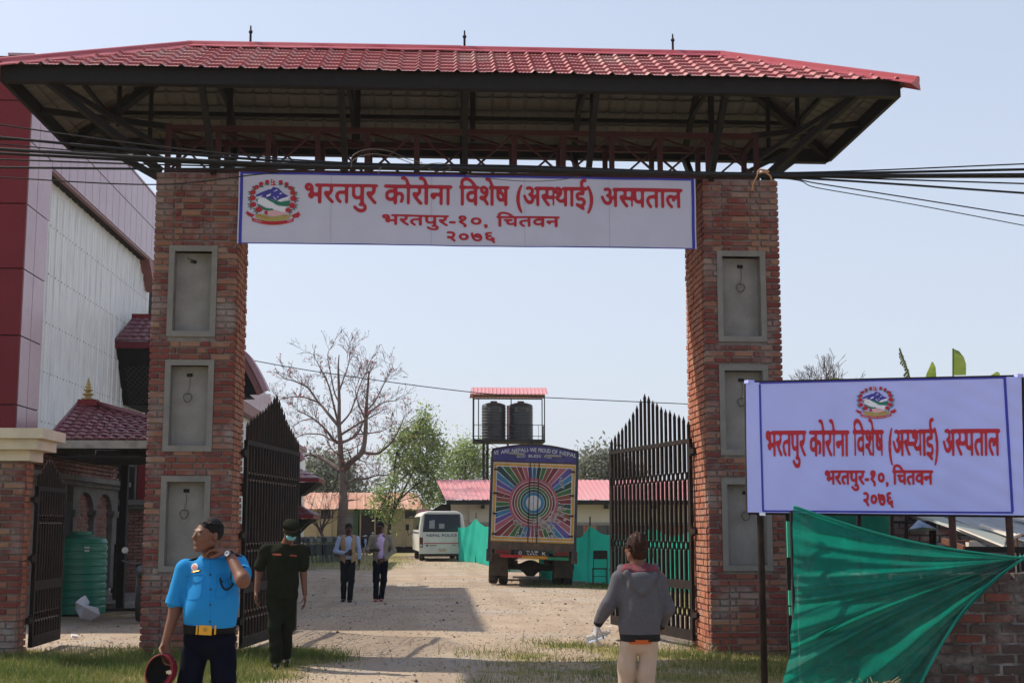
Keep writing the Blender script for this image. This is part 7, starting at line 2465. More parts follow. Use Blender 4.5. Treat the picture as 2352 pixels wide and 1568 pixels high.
part('sack_sheet', MB().add(P + [c_, c_ + Vector((0, .25, -.05))], [(i, (i + 1) % 10, 10) for i in range(10)] + [((i + 1) % 10, i, 11) for i in range(10)]), mk('white_plastic', (.62, .64, .70), .5, spec=.5), sk)
hs = thing('garden_hose', 'loose loops of yellowish hose on the dark ground beyond the side gate', 'hose', (gr(270, 1418).x, gr(270, 1418).y, 0))
h0 = worldloc(hs)
P = [h0 + Vector((.45 * math.cos(a * .9) + .1 * math.sin(a * 3), .35 * math.sin(a * .9), .03 + .05 * abs(math.sin(a)))) for a in [i * .5 for i in range(26)]]
part('hose_loop', MB().tube(P, .013, 6), mk('hose_yellow', (.38, .30, .17), .6), hs, smooth=True)
pb = thing('paper_litter', 'small white scrap lying at the end of the side gate track', 'litter', (gr(171, 1465).x, gr(171, 1465).y, 0))
pw = worldloc(pb)
part('scrap', MB().box(pw + Vector((0, 0, .03)), (.09, .06, .035), (.3, .2, .5)), M_ink_white, pb)
kb = thing('concrete_kerb', 'rough concrete kerb and planks on the ground beyond the green tank', 'kerb', (-5.6, 9.5, 0))
part('kerb_block', MB().box((-5.3, 10.2, .06), (2.6, .2, .14), (0, 0, R(25))), M_plaster, kb)
part('plank', MB().box((-5.6, 9.0, .05), (1.8, .14, .05), (0, 0, R(18))), M_rust, kb)
rpost = thing('rusty_post', 'rusty steel post standing at the end of the arcaded wing', 'post', (-6.15, 12.0, 0))
part('post', MB().tube([(at(266, 1300, 11.5).x, 11.5, -.05), (at(266, 1300, 11.5).x, 11.5, 1.25)], .05, 8), M_rust, rpost)
motorbike('dark motorbike with round mirror mostly hidden behind the left brick pillar', (at(333, 1300, 7.0).x, 7.0, 0), R(6))
# ------------------------------------------------------------------ people: smooth bodies from blended volumes
def smin(a, b, k):
    h = np.clip(0.5 + 0.5 * (b - a) / k, 0, 1)
    return b + (a - b) * h - k * h * (1 - h)

class Sdf:
    def __init__(self, cell):
        self.c = cell; self.p = []
    def cone(self, a, b, ra, rb, k=.02, sy=1.0, op='+'):
        self.p.append(('c', np.array(a, float), np.array(b, float), ra, rb, k, sy, op, None)); return self
    def ell(self, c, r, k=.02, M=None, op='+'):
        self.p.append(('e', np.array(c, float), np.array(r, float), 0, 0, k, 1, op, None if M is None else np.array(M, float))); return self
    def bounds(self):
        lo, hi = np.full(3, 9e9), np.full(3, -9e9)
        for t in self.p:
            if t[7] == '-': continue
            if t[0] == 'c':
                r = max(t[3], t[4])
                lo = np.minimum(lo, np.minimum(t[1], t[2]) - r); hi = np.maximum(hi, np.maximum(t[1], t[2]) + r)
            else:
                r = t[2].max(); lo = np.minimum(lo, t[1] - r); hi = np.maximum(hi, t[1] + r)
        return lo - .03, hi + .03
    def field(self, wr=None, cuts=()):
        lo, hi = self.bounds(); c = self.c
        n = np.ceil((hi - lo) / c).astype(int) + 1
        F = np.full(n, .2, dtype=np.float32)
        ax = [lo[i] + c * np.arange(n[i]) for i in range(3)]
        for (kd, A, B, ra, rb, k, sy, op, M) in self.p:
            if kd == 'c':
                r = max(ra, rb); l, h = np.minimum(A, B) - r, np.maximum(A, B) + r
            else:
                r = B.max(); l, h = A - r, A + r
            m = max(.04, 3 * k)
            i0 = np.maximum(((l - m - lo) / c).astype(int), 0); i1 = np.minimum(((h + m - lo) / c).astype(int) + 2, n)
            if (i1 <= i0).any(): continue
            X = ax[0][i0[0]:i1[0]][:, None, None]; Y = ax[1][i0[1]:i1[1]][None, :, None]; Z = ax[2][i0[2]:i1[2]][None, None, :]
            if kd == 'c':
                BA = B - A; L2 = (BA ** 2).sum() + 1e-12
                t = np.clip(((X - A[0]) * BA[0] + (Y - A[1]) * BA[1] + (Z - A[2]) * BA[2]) / L2, 0, 1)
                d = np.sqrt((X - A[0] - BA[0] * t) ** 2 + ((Y - A[1] - BA[1] * t) / sy) ** 2 + (Z - A[2] - BA[2] * t) ** 2) - (ra + (rb - ra) * t)
            else:
                dx, dy, dz = X - A[0], Y - A[1], Z - A[2]
                if M is not None:
                    ex = M[0][0] * dx + M[1][0] * dy + M[2][0] * dz
                    ey = M[0][1] * dx + M[1][1] * dy + M[2][1] * dz
                    ez = M[0][2] * dx + M[1][2] * dy + M[2][2] * dz
                else:
                    ex, ey, ez = dx, dy, dz
                q = np.sqrt((ex / B[0]) ** 2 + (ey / B[1]) ** 2 + (ez / B[2]) ** 2)
                q2 = np.sqrt((ex / B[0] ** 2) ** 2 + (ey / B[1] ** 2) ** 2 + (ez / B[2] ** 2) ** 2) + 1e-9
                d = q * (q - 1) / q2
            S = F[i0[0]:i1[0], i0[1]:i1[1], i0[2]:i1[2]]
            if op == '+': S[...] = smin(S, d, k)
            else: S[...] = -smin(-S, d, k)
        X, Y, Z = ax[0][:, None, None], ax[1][None, :, None], ax[2][None, None, :]
        if wr is not None: F += wr(X, Y, Z).astype(np.float32)
        for (p, nrm) in cuts:
            nn = Vector(nrm).normalized()
            F = np.maximum(F, (X - p[0]) * nn.x + (Y - p[1]) * nn.y + (Z - p[2]) * nn.z).astype(np.float32)
        F[0], F[-1], F[:, 0], F[:, -1], F[:, :, 0], F[:, :, -1] = .1, .1, .1, .1, .1, .1
        return F, lo
    def mesh(self, wr=None, cuts=()):
        F, lo = self.field(wr, cuts)
        ins = F < 0
        n = F.shape
        cs = [(i, j, k) for i in (0, 1) for j in (0, 1) for k in (0, 1)]
        cnt = sum(ins[i:n[0] - 1 + i, j:n[1] - 1 + j, k:n[2] - 1 + k].astype(np.int8) for i, j, k in cs)
        act = (cnt > 0) & (cnt < 8)
        I, J, K = np.nonzero(act)
        idx = np.full(act.shape, -1, np.int64); idx[I, J, K] = np.arange(len(I))
        acc = np.zeros((len(I), 3)); num = np.zeros(len(I))
        for a in range(8):
            for b in range(a + 1, 8):
                ca, cb = cs[a], cs[b]
                if sum(abs(ca[q] - cb[q]) for q in range(3)) != 1: continue
                fa = F[I + ca[0], J + ca[1], K + ca[2]]; fb = F[I + cb[0], J + cb[1], K + cb[2]]
                m = (fa < 0) != (fb < 0)
                t = np.where(m, fa / np.where(m, fa - fb, 1), 0)
                for q in range(3): acc[:, q] += np.where(m, ca[q] + (cb[q] - ca[q]) * t, 0)
                num += m
        V = (np.stack([I, J, K], 1) + acc / num[:, None]) * self.c + lo
        quads = []
        for axis_ in range(3):
            o1, o2 = [(1, 2), (2, 0), (0, 1)][axis_]
            sl0 = [slice(None)] * 3; sl1 = [slice(None)] * 3
            sl0[axis_] = slice(0, -1); sl1[axis_] = slice(1, None)
            a, b = ins[tuple(sl0)], ins[tuple(sl1)]
            for flip, msk in ((0, a & ~b), (1, ~a & b)):
                P = np.stack(np.nonzero(msk), 1)
                P = P[(P[:, o1] > 0) & (P[:, o2] > 0) & (P[:, 0] < n[0] - 1) & (P[:, 1] < n[1] - 1) & (P[:, 2] < n[2] - 1)]
                e1 = np.zeros(3, int); e1[o1] = 1; e2 = np.zeros(3, int); e2[o2] = 1
                q = [P - e1 - e2, P - e2, P, P - e1]
                q = [idx[x[:, 0], x[:, 1], x[:, 2]] for x in q]
                if flip: q = q[::-1]
                quads.append(np.stack(q, 1))
        Q = np.concatenate(quads)
        Q = Q[(Q >= 0).all(1)]
        return V, Q

def sdf_part(name, s, mats, root, wr=None, cuts=(), paint=None, label=None, relax=1):
    V, Q = s.mesh(wr, cuts)
    for _ in range(relax):
        acc = np.zeros_like(V); cn = np.zeros(len(V))
        for k in range(4):
            np.add.at(acc, Q[:, k], V[Q[:, (k + 1) % 4]]); np.add.at(cn, Q[:, k], 1)
        V = V * .5 + .5 * acc / np.maximum(cn, 1)[:, None]
    mi = None
    if paint is not None:
        mi = paint(V[Q].mean(1)).astype(np.int32)
    o = npmesh(name, V, Q, mats, None, smooth=True, mi=mi)
    o.parent = root
    if label: o['label'] = label
    return o

def rotz(a): return np.array([[math.cos(a), -math.sin(a), 0], [math.sin(a), math.cos(a), 0], [0, 0, 1.0]])
def rotx(a): return np.array([[1, 0, 0], [0, math.cos(a), -math.sin(a)], [0, math.sin(a), math.cos(a)]])
def roty(a): return np.array([[math.cos(a), 0, math.sin(a)], [0, 1, 0], [-math.sin(a), 0, math.cos(a)]])

def add_head(s, c, M, sc=1.0, jaw=1.0):
    """head centre c (midway between crown and chin), M its rotation; it faces local -y"""
    c = np.array(c, float)
    def P(x, y, z): return c + M @ (np.array([x, y, z]) * sc)
    E = lambda x, y, z, r, k=.012, op='+': s.ell(P(x, y, z), np.array(r) * sc, k, M, op)
    E(0, .018, .028, (.074, .092, .084), .02)
    E(0, -.030, -.020, (.061 * jaw, .062, .080), .02)
    for q in (-1, 1):
        s.cone(P(q * .050 * jaw, .004, -.050), P(q * .016, -.066, -.088), .020 * sc, .017 * sc, .018)
        E(q * .040 * jaw, -.060, -.020, (.021, .019, .017), .014)
        E(q * .031, -.099, .004, (.016, .015, .009), .007, '-')
        E(q * .031, -.080, .002, (.0135, .0115, .0095), .004)
        E(q * .011, -.100, -.028, (.0085, .010, .007), .004)
        E(q * .077, .014, -.004, (.009, .018, .029), .006)
    s.cone(P(-.036, -.079, .021), P(.036, -.079, .021), .0105 * sc, .0105 * sc, .012)
    s.cone(P(0, -.088, .012), P(0, -.109, -.022), .0075 * sc, .0115 * sc, .008)
    s.cone(P(-.019, -.086, -.0515), P(.019, -.086, -.0515), .0065 * sc, .0065 * sc, .006)
    s.cone(P(-.015, -.085, -.0615), P(.015, -.085, -.0615), .0070 * sc, .0070 * sc, .005)
    E(0, -.072, -.088, (.022, .018, .017), .012)

def head_paint(c, M, sc=1.0, stubble=False):
    """0 skin, 1 lips, 2 eye white, 3 dark (brows, pupils)"""
    c = np.array(c, float)
    def f(C):
        L = ((C - c) @ M) / sc
        m = np.zeros(len(C), int)
        def el(x, y, z, a, b, d): return ((L[:, 0] - x) / a) ** 2 + ((L[:, 1] - y) / b) ** 2 + ((L[:, 2] - z) / d) ** 2 < 1
        m[el(0, -.09, -.0565, .022, .02, .0095)] = 1
        for q in (-1, 1):
            m[el(q * .031, -.090, .003, .0125, .012, .0055)] = 2
            m[el(q * .031, -.092, .003, .0055, .012, .006)] = 3
            m[el(q * .033, -.090, .0235, .021, .02, .0050)] = 3
        return m
    return f

def add_hand(s, w, d, nrm, side, curl=.5, sc=1.0, spread=.12, thumb=.5):
    """w wrist, d direction of the palm, nrm palm normal (the way fingers curl), side +1/-1 thumb side along d x nrm"""
    w, d, nrm = Vector(w), Vector(d).normalized(), Vector(nrm)
    nrm = (nrm - d * nrm.dot(d)).normalized()
    lat = d.cross(nrm) * side
    L = [.044, .050, .046, .036]
    for i in range(4):
        o = (i - 1.5) * -.0185 * sc
        kn = w + d * (.088 - .004 * abs(i - 1.2)) * sc + lat * o
        s.cone(w + lat * o * .55 + d * .012 * sc, kn, .0145 * sc, .0115 * sc, .010)
        a = curl * (.9 + .12 * i)
        p = kn; dd = (d + lat * (o * spread * 6)).normalized()
        for j in range(3):
            ang = a * (.6, 1.0, .8)[j]
            dd = (dd * math.cos(ang) + nrm * math.sin(ang)).normalized()
            q = p + dd * L[i] * (1, .62, .48)[j] * sc
            s.cone(p, q, (.0092, .0082, .0074)[j] * sc, (.0082, .0074, .0064)[j] * sc, .0035)
            p = q
    b = w + d * .022 * sc + lat * .022 * sc
    t1 = b + (d * .6 + lat * .75 + nrm * thumb).normalized() * .042 * sc
    t2 = t1 + (d * .85 + lat * .2 + nrm * thumb * 1.2).normalized() * .032 * sc
    t3 = t2 + (d * .9 - lat * .1 + nrm * thumb * 1.2).normalized() * .024 * sc
    s.cone(b, t1, .0145 * sc, .0110 * sc, .008); s.cone(t1, t2, .0105 * sc, .0092 * sc, .004); s.cone(t2, t3, .0092 * sc, .0072 * sc, .004)

def add_limb(s, a, b, c, r, k=.02):
    s.cone(a, b, r[0], r[1], k); s.cone(b, c, r[2], r[3], k)

def folds(amp, f=1.0, seed=0, dirz=.5):
    rs = np.random.RandomState(seed); ph = rs.uniform(0, 6.28, 8)
    def w(X, Y, Z):
        a = np.sin(38 * f * (Z + .35 * X * np.sin(ph[0]) + .4 * Y) + 3 * np.sin(9 * X + ph[1]) + 2 * np.sin(11 * Y + ph[2]) + ph[3])
        b = np.sin(61 * f * (Z * .6 - X * .8) + 2.5 * np.sin(13 * Z + ph[4]) + ph[5])
        c = np.sin(25 * f * (X * .7 + Z * dirz) + 2 * np.sin(7 * Z + ph[6]))
        m = .5 + .5 * np.sin(8 * Z + 5 * X + ph[7])
        return amp * (a * m + .6 * b * (1 - m) + .5 * c)
    return w

from mathutils.bvhtree import BVHTree
def surf(o):
    me = o.data
    return BVHTree.FromPolygons([v.co[:] for v in me.vertices], [p.vertices[:] for p in me.polygons])
def decal(name, bvh, pts, mat, root, lift=.003, back=False, sub=1, thick=0.0):
    """a small patch laid on the front of a garment: pts are (x, z) corners"""
    sg = 1 if back else -1
    mb = MB(); P = []
    cx_, cz_ = sum(p[0] for p in pts) / len(pts), sum(p[1] for p in pts) / len(pts)
    for x, z in list(pts) + [(cx_, cz_)]:
        h = bvh.ray_cast(Vector((x, sg * 2.0, z)), Vector((0, -sg, 0)))
        y = h[0].y if h[0] is not None else (P[-1].y if P else 0)
        P.append(Vector((x, y + sg * lift, z)))
    n = len(pts)
    mb.add(P, [(i, (i + 1) % n, n) for i in range(n)])
    return part(name, mb, mat, root, local=True, fix=False)
def disc(cx, cz, r, n=14, rz=None): return [(cx + r * math.cos(2 * PI * k / n), cz + (rz or r) * math.sin(2 * PI * k / n)) for k in range(n)]
def rect(x0, z0, x1, z1, tilt=0.0): return [(x0, z0), (x1, z0 + tilt), (x1, z1 + tilt), (x0, z1)]
def line_on(name, bvh, pts, r, mat, root, lift=.006, back=False):
    sg = 1 if back else -1
    P = []
    for p in smooth_path([(x, 0, z) for x, z in pts], 5):
        h = bvh.ray_cast(Vector((p.x, sg * 2.0, p.z)), Vector((0, -sg, 0)))
        P.append(Vector((p.x, (h[0].y if h[0] is not None else P[-1].y if P else 0) + sg * lift, p.z)))
    return part(name, MB().tube(P, r, 6), mat, root, local=True, smooth=True)

def skin(name, c, lips):
    m = mk(name, c, .55, tuple(q * .86 for q in c), 14, .12, 90, spec=.3)
    return [m, mk(name + '_lips', lips, .5), mk(name + '_eye', (.45, .42, .40), .3), mk(name + '_dark', (.012, .009, .008), .6)]
SK_A = skin('skin_brown', (.165, .072, .043), (.12, .045, .035))
SK_B = skin('skin_deep', (.085, .038, .025), (.065, .028, .024))
M_hair = mk('black_hair', (.006, .005, .005), .6, (.010, .009, .008), 40, .6, 160, spec=.15)
M_hairb = mk('brown_hair', (.042, .015, .008), .65, (.012, .007, .005), 20, .6, 160, spec=.15)
M_shirtblue = mk('uniform_blue', (.018, .225, .52), .85, (.016, .20, .47), 3, .15, 160, spec=.1)
M_navy = mk('navy_trousers', (.004, .005, .012), .95, (.006, .007, .015), 6, .15, 120, spec=.05)
M_leather = mk('black_leather', (.004, .004, .004), .5, spec=.12)
M_gold = mk('gold_buckle', (.62, .33, .04), .35, metal=.7)
M_maroon = mk('maroon_felt', (.16, .010, .022), .85, (.12, .008, .018), 20, .2, 120)
M_blackcloth = mk('black_cloth', (.008, .008, .008), .9)
M_btn = mk('dark_button', (.02, .02, .05), .4)

# ------- officer in the light blue uniform shirt
off = thing('person', 'person in bright blue short-sleeved uniform shirt holding a maroon cap, hand on neck', 'person', (at(484, 1400, -8.75).x, -8.75, -.02))
off.scale = (.94, .96, 1.0)
s = Sdf(.0055)
HC = np.array([-.035, -.015, 1.597]); HM = rotz(R(-46)) @ rotx(R(-3)) @ roty(R(3))
add_head(s, HC, HM, 1.0, 1.1)
s.cone((-.005, .02, 1.42), (-.028, .012, 1.545), .060, .055, .03)
s.cone((-.17, .01, 1.385), (.17, .01, 1.415), .05, .05, .05)
s.ell((0, .0, 1.27), (.165, .11, .18), .04); s.ell((0, -.035, 1.10), (.152, .13, .14), .04); s.ell((0, 0, .95), (.150, .11, .11), .04)
s.cone((-.19, .0, 1.385), (-.235, -.005, 1.13), .050, .042, .03); s.cone((-.235, -.005, 1.13), (-.283, -.055, .935), .043, .027, .02)
s.cone((.185, .0, 1.41), (.245, -.245, 1.325), .052, .046, .03); s.cone((.245, -.245, 1.325), (.125, -.105, 1.485), .046, .030, .02)
add_hand(s, (-.284, -.058, .935), (.18, -.25, -1), (.55, -.75, -.1), 1, .75, 1.02, .1, .6)
add_hand(s, (.125, -.105, 1.485), (-.88, .35, .30), (-.25, .2, -.8), 1, .85, 1.02, .1, .5)
for sg, hx, kx, axx in ((-1, -.095, -.155, -.185), (1, .085, .115, .135)):
    add_limb(s, (hx, 0, .90), (kx, -.01, .50), (axx, .03, .09), (.075, .055, .055, .04))
    s.cone((axx, .05, .045), (axx + sg * .02, -.13, .035), .042, .038, .02)
def hp_(C): return np.where(C[:, 2] > 1.45, head_paint(HC, HM)(C), 0)
sdf_part('body', s, SK_A, off, paint=hp_)
# hair
h = Sdf(.005)
def HP(x, y, z): return HC + HM @ np.array([x, y, z])
h.ell(HP(0, .022, .033), (.0775, .0955, .0855), .01, HM)
for k in range(34):
    a = k * 2.4; rr = .03 + .048 * ((k * .37) % 1)
    x, y = rr * math.cos(a) * .9, .02 + rr * math.sin(a) * 1.1
    if y < -.040: continue
    h.cone(HP(x, y, .098 - rr * .42), HP(x + .008, y - .016, .110 - rr * .5), .011, .006, .006)
h.ell(HP(0, -.118, -.004), (.074, .078, .086), .006, HM, '-')
h.ell(HP(0, .02, -.095), (.12, .13, .058), .006, HM, '-')
for q in (-1, 1): h.ell(HP(q * .085, .0, -.02), (.022, .034, .036), .005, HM, '-')
sdf_part('hair', h, M_hair, off, wr=lambda X, Y, Z: .0018 * np.sin(300 * X + 80 * Z) * np.sin(260 * Y + 140 * Z))
# shirt
s = Sdf(.0065)
s.ell((-.003, .0, 1.27), (.176, .122, .20), .04); s.ell((.004, -.035, 1.12), (.168, .140, .18), .10)
s.cone((-.165, .01, 1.378), (.165, .01, 1.408), .064, .066, .05)
s.cone((.002, -.022, 1.14), (.0, -.018, .99), .162, .158, .05, .86)
s.cone((-.02, .012, 1.40), (-.01, .012, 1.455), .088, .072, .03)
s.cone((-.175, .0, 1.375), (-.232, -.004, 1.19), .070, .064, .03); s.cone((.175, .0, 1.40), (.225, -.17, 1.352), .072, .064, .03)
wf = folds(.0048, .62, 3)
def wr_(X, Y, Z): return wf(X, Y, Z) + .004 * np.sin(30 * (Z - .6 * X) + 4 * X) * np.exp(-((Z - 1.03) / .06) ** 2) + .003 * np.sin(55 * (X + .9 * Z)) * np.exp(-((np.abs(X) - .15) / .05) ** 2 - ((Z - 1.27) / .09) ** 2)
# body and sleeves end cleanly at waist, neck and cuffs
V1 = sdf_part('shirt', s, M_shirtblue, off, wr=wr_, cuts=[((0, 0, 1.022), (0, 0, -1)), ((-.01, -.02, 1.462), (0, -.35, 1))])
sv = surf(V1)
def cuffcut(): pass
for nm, a, b, r0, r1 in (('sleeve_cuff', (-.2255, -.0045, 1.215), (-.237, -.005, 1.165), .067, .069), ('sleeve_cuff', (.215, -.135, 1.362), (.228, -.185, 1.346), .068, .069)):
    part(nm, MB().tube([a, b], [r0, r1], 20, cap=False), M_shirtblue, off, local=True, smooth=True, fix=False)
col_ = MB()
cc = Vector((-.015, .005, 1.455))
for q in (-1, 1):
    pts = []
    for k in range(9):
        a = PI / 2 + q * (PI * .92) * k / 8
        pts.append(cc + Vector((.070 * math.cos(a), .062 * math.sin(a), .012 - .018 * (1 - math.sin(a)) / 2)))
    lo_ = [p + (p - cc).normalized() * .022 - Vector((0, 0, .034 + .022 * (k / 8) ** 2)) for k, p in enumerate(pts)]
    lo_[-1] = pts[-1] + Vector((q * -.030, -.022, -.055))
    for k in range(8): col_.quad(pts[k], pts[k + 1], lo_[k + 1], lo_[k])
part('collar', col_, M_shirtblue, off, local=True, fix=False)
t_ = Vector((-.128, 0, 1.442))
part('epaulette', MB().box((-.150, .005, 1.438), (.115, .058, .012), (0, R(-14), 0)), M_navy, off, local=True)
part('epaulette', MB().box((.155, .010, 1.474), (.10, .058, .012), (0, R(14), 0)), M_navy, off, local=True)
part('rank_badge', MB().lathe((-.175, -.012, 1.437), [(.011, 0), (.011, .008)], 8), mk('rank_red', (.45, .12, .05), .5), off, local=True)
decal('name_badge', sv, disc(-.104, 1.400, .0245), M_twhite, off, .006)
decal('badge_emblem', sv, disc(-.104, 1.400, .015), mk('badge_red', (.55, .16, .12), .5), off, .008)
decal('name_plate', sv, rect(-.125, 1.362, -.058, 1.375, .010), M_btn, off, .006)
decal('name_strip', sv, rect(-.12, 1.3655, -.063, 1.370, .010), M_gold, off, .008)
for x0, x1, z1 in ((-.158, -.040, 1.345), (.050, .130, 1.350)):
    line_on('pocket_flap', sv, [(x0, z1), (x0, z1 - .028), ((x0 + x1) / 2, z1 - .045), (x1, z1 - .020), (x1, z1 + .008), (x0, z1)], .0018, M_navy if False else M_shirtblue, off, .002)
    line_on('pocket_seam', sv, [(x0 + .004, z1 - .03), (x0 + .006, z1 - .13), ((x0 + x1) / 2, z1 - .142), (x1 - .004, z1 - .125), (x1 - .002, z1 - .02)], .0018, M_shirtblue, off, .002)
    decal('button', sv, disc((x0 + x1) / 2, z1 - .037, .006, 8), M_btn, off, .007)
line_on('placket', sv, [(.0, 1.43), (.012, 1.33), (.022, 1.2), (.028, 1.1), (.028, 1.035)], .0022, M_shirtblue, off, .001)
for x, z in ((.010, 1.353), (.020, 1.265), (.027, 1.172), (.028, 1.068)):
    decal('button', sv, disc(x, z, .007, 8), M_btn, off, .008)
line_on('whistle_cord', sv, [(.155, 1.40), (.160, 1.33), (.150, 1.28), (.118, 1.262), (.090, 1.29), (.075, 1.335)], .0055, M_blackcloth, off, .010)
part('arm_badge', MB().box((.218, -.075, 1.415), (.035, .045, .004), (R(-10), R(38), 0)), M_twhite, off, local=True)
# trousers and belt
s = Sdf(.0075)
s.ell((0, .0, .95), (.176, .128, .12), .03)
for sg, hx, kx, axx in ((-1, -.095, -.155, -.185), (1, .085, .115, .135)):
    add_limb(s, (hx * 1.05, .005, .86), (kx, -.01, .50), (axx, .03, .09), (.088, .080, .078, .070), .015)
sdf_part('trousers', s, M_navy, off, wr=folds(.003, .55, 5), cuts=[((0, 0, 1.03), (0, 0, 1)), ((0, 0, .05), (0, 0, -1))])
bl = MB(); n = 40
vs = []
for k in range(n):
    a = 2 * PI * k / n
    for z, e_ in ((.992, .006), (.992, .012), (1.045, .012), (1.045, .006)):
        vs.append(((.163 + e_) * math.cos(a), -.018 + (.137 + e_) * math.sin(a), z + .004 * math.sin(a)))
part('belt', bl.add(vs, [(k * 4 + j, k * 4 + (j + 1) % 4, ((k + 1) % n) * 4 + (j + 1) % 4, ((k + 1) % n) * 4 + j) for k in range(n) for j in range(4)]), M_leather, off, local=True)
part('buckle', MB().box((-.002, -.172, 1.016), (.085, .012, .058), (0, R(3), 0)), M_gold, off, local=True)
for x in (-.058, .062): part('belt_keeper', MB().box((x, -.168, 1.017), (.011, .014, .056), (0, R(3), 0)), M_gold, off, local=True)
part('buckle_crest', MB().lathe((-.002, -.180, 1.02), [(.014, -.003), (.014, .003)], 12, axis='y'), mk('dull_gold', (.40, .22, .04), .5, metal=.5), off, local=True)
for axx in (-.185, .135):
    sh_ = Sdf(.008); sh_.cone((axx, .06, .05), (axx, -.15, .04), .052, .046, .02); sh_.ell((axx, .03, .08), (.05, .06, .06), .02)
    sdf_part('shoe', sh_, M_leather, off, cuts=[((0, 0, .02), (0, 0, -1))])
# watch on the raised wrist
wp = Vector((.137, -.120, 1.468)); wd = (Vector((.125, -.105, 1.485)) - Vector((.245, -.245, 1.325))).normalized()
part('watch_strap', MB().tube([wp - wd * .013, wp + wd * .013], .034, 16, cap=False), M_leather, off, local=True, smooth=True, fix=False)
nf = Vector((-.1, -1, .1)); nf = (nf - wd * nf.dot(wd)).normalized()
wf_ = MB().tube([wp + nf * .028, wp + nf * .042], .023, 18)
part('watch_case', wf_, M_chgrey, off, local=True)
part('watch_face', MB().tube([wp + nf * .0425, wp + nf * .0435], .018, 18), M_twhite, off, local=True)
part('watch_hub', MB().tube([wp + nf * .044, wp + nf * .0445], .006, 8), M_btn, off, local=True)
part('finger_ring', MB().lathe((-.262, -.098, .838), [(.0105, -.003), (.0105, .003)], 10, axis='y'), M_gold, off, local=True)

# the cap is held in the hand: a thing of its own
cp_ = worldloc(off)
cap = thing('uniform_cap', 'maroon uniform cap with black lining and small badge held by the officer in blue', 'cap', cp_ + Vector((-.283, -.115, .765)))
cb = MB(); n = 28
ring0, ring1, ring2, ring3 = [], [], [], []
th = R(18)
for k in range(n):
    a = 2 * PI * k / n
    ex, ez = .080 * math.cos(a), .106 * math.sin(a)
    x, z = ex * math.cos(th) + ez * math.sin(th), -ex * math.sin(th) + ez * math.cos(th)
    ring0.append(Vector((x * .88 - .004, -.035, z * .88 + .006)))
    ring1.append(Vector((x, -.030, z)))
    ring2.append(Vector((x * 1.08 + .012, .03, z * 1.08 - .006)))
    ring3.append(Vector((x * .92 + .02, .075, z * .92 - .01)))
vs = ring0 + ring1 + ring2 + ring3 + [Vector((.02, .085, -.01))]
fs = [(r * n + k, r * n + (k + 1) % n, (r + 1) * n + (k + 1) % n, (r + 1) * n + k) for r in range(3) for k in range(n)] + [(3 * n + k, 3 * n + (k + 1) % n, 4 * n) for k in range(n)]
part('cap_shell', MB().add(vs, fs), M_maroon, cap, local=True, smooth=True)
part('cap_lining', MB().add([p * .99 + Vector((0, .001, 0)) for p in ring0] + [p * .9 + Vector((0, .05, 0)) for p in ring0] + [Vector((0, .055, 0))], [(k, (k + 1) % n, n + (k + 1) % n, n + k) for k in range(n)] + [(n + k, n + (k + 1) % n, 2 * n) for k in range(n)]), M_blackcloth, cap, local=True, smooth=True, fix=False)
part('cap_badge', MB().box((.062, -.037, -.002), (.030, .005, .018), (0, R(-15), 0)).lathe((.068, -.040, -.004), [(.013, -.003), (.013, .003)], 10, axis='y'), mk('badge_silver', (.55, .48, .36), .4, metal=.4), cap, local=True)
part('cap_seam', MB().tube(ring1 + [ring1[0]], .003, 5), mk('red_piping', (.30, .03, .05), .6), cap, local=True, smooth=True)

# ------- guard in dark green, looking down, blue mask and cap
M_dgreen = mk('dark_green_uniform', (.011, .0135, .0075), .95, (.016, .018, .011), 8, .2, 90, spec=.06)
grd = thing('person', 'person in dark green uniform with cap and blue face mask, looking down while walking', 'person', (at(648, 1400, -1.4).x, -1.4, -.03))
HC2 = np.array([.085, -.07, 1.612]); HM2 = rotz(R(24)) @ rotx(R(30))
s = Sdf(.0075)
add_head(s, HC2, HM2, 1.0)
s.cone((.02, .01, 1.42), (.07, -.03, 1.55), .06, .056, .03)
s.cone((-.19, .01, 1.40), (.20, .01, 1.40), .05, .05, .05); s.ell((0, 0, 1.25), (.16, .11, .18), .04); s.ell((0, 0, .98), (.15, .11, .14), .04)
add_limb(s, (-.22, .0, 1.38), (-.285, .03, 1.12), (-.30, -.02, .90), (.05, .04, .042, .028))
add_limb(s, (.215, .0, 1.38), (.235, .04, 1.10), (.262, .0, .87), (.05, .04, .042, .028))
add_hand(s, (-.30, -.02, .90), (-.05, -.15, -1), (.9, -.2, 0), 1, .45, 1.0)
add_hand(s, (.262, .0, .87), (.08, -.1, -1), (-.9, -.2, 0), -1, .45, 1.0)
add_limb(s, (-.085, 0, .90), (-.075, -.05, .50), (-.06, -.04, .10), (.07, .055, .05, .035)); add_limb(s, (.08, 0, .90), (.06, .05, .50), (.02, .22, .13), (.07, .055, .05, .035))
sdf_part('body', s, SK_A, grd, paint=lambda C: np.where(C[:, 2] > 1.48, head_paint(HC2, HM2)(C), 0))
s = Sdf(.009)
s.ell((0, 0, 1.27), (.195, .135, .19), .04); s.ell((.0, -.01, 1.05), (.18, .14, .22), .05); s.cone((0, -.005, 1.15), (0, -.005, .82), .172, .178, .04, .78); s.cone((-.19, .01, 1.39), (.19, .01, 1.39), .065, .065, .05)
s.cone((-.21, .0, 1.38), (-.272, .02, 1.20), .074, .070, .03); s.cone((.21, .0, 1.38), (.238, .02, 1.20), .074, .070, .03)
s.cone((.015, .01, 1.42), (.03, .0, 1.46), .08, .068, .02)
jk = sdf_part('jacket', s, M_dgreen, grd, wr=folds(.0080, .75, 9), cuts=[((0, 0, .835), (0, 0, -1)), ((.03, 0, 1.475), (0, -.3, 1))])
jb = surf(jk)
s = Sdf(.009)
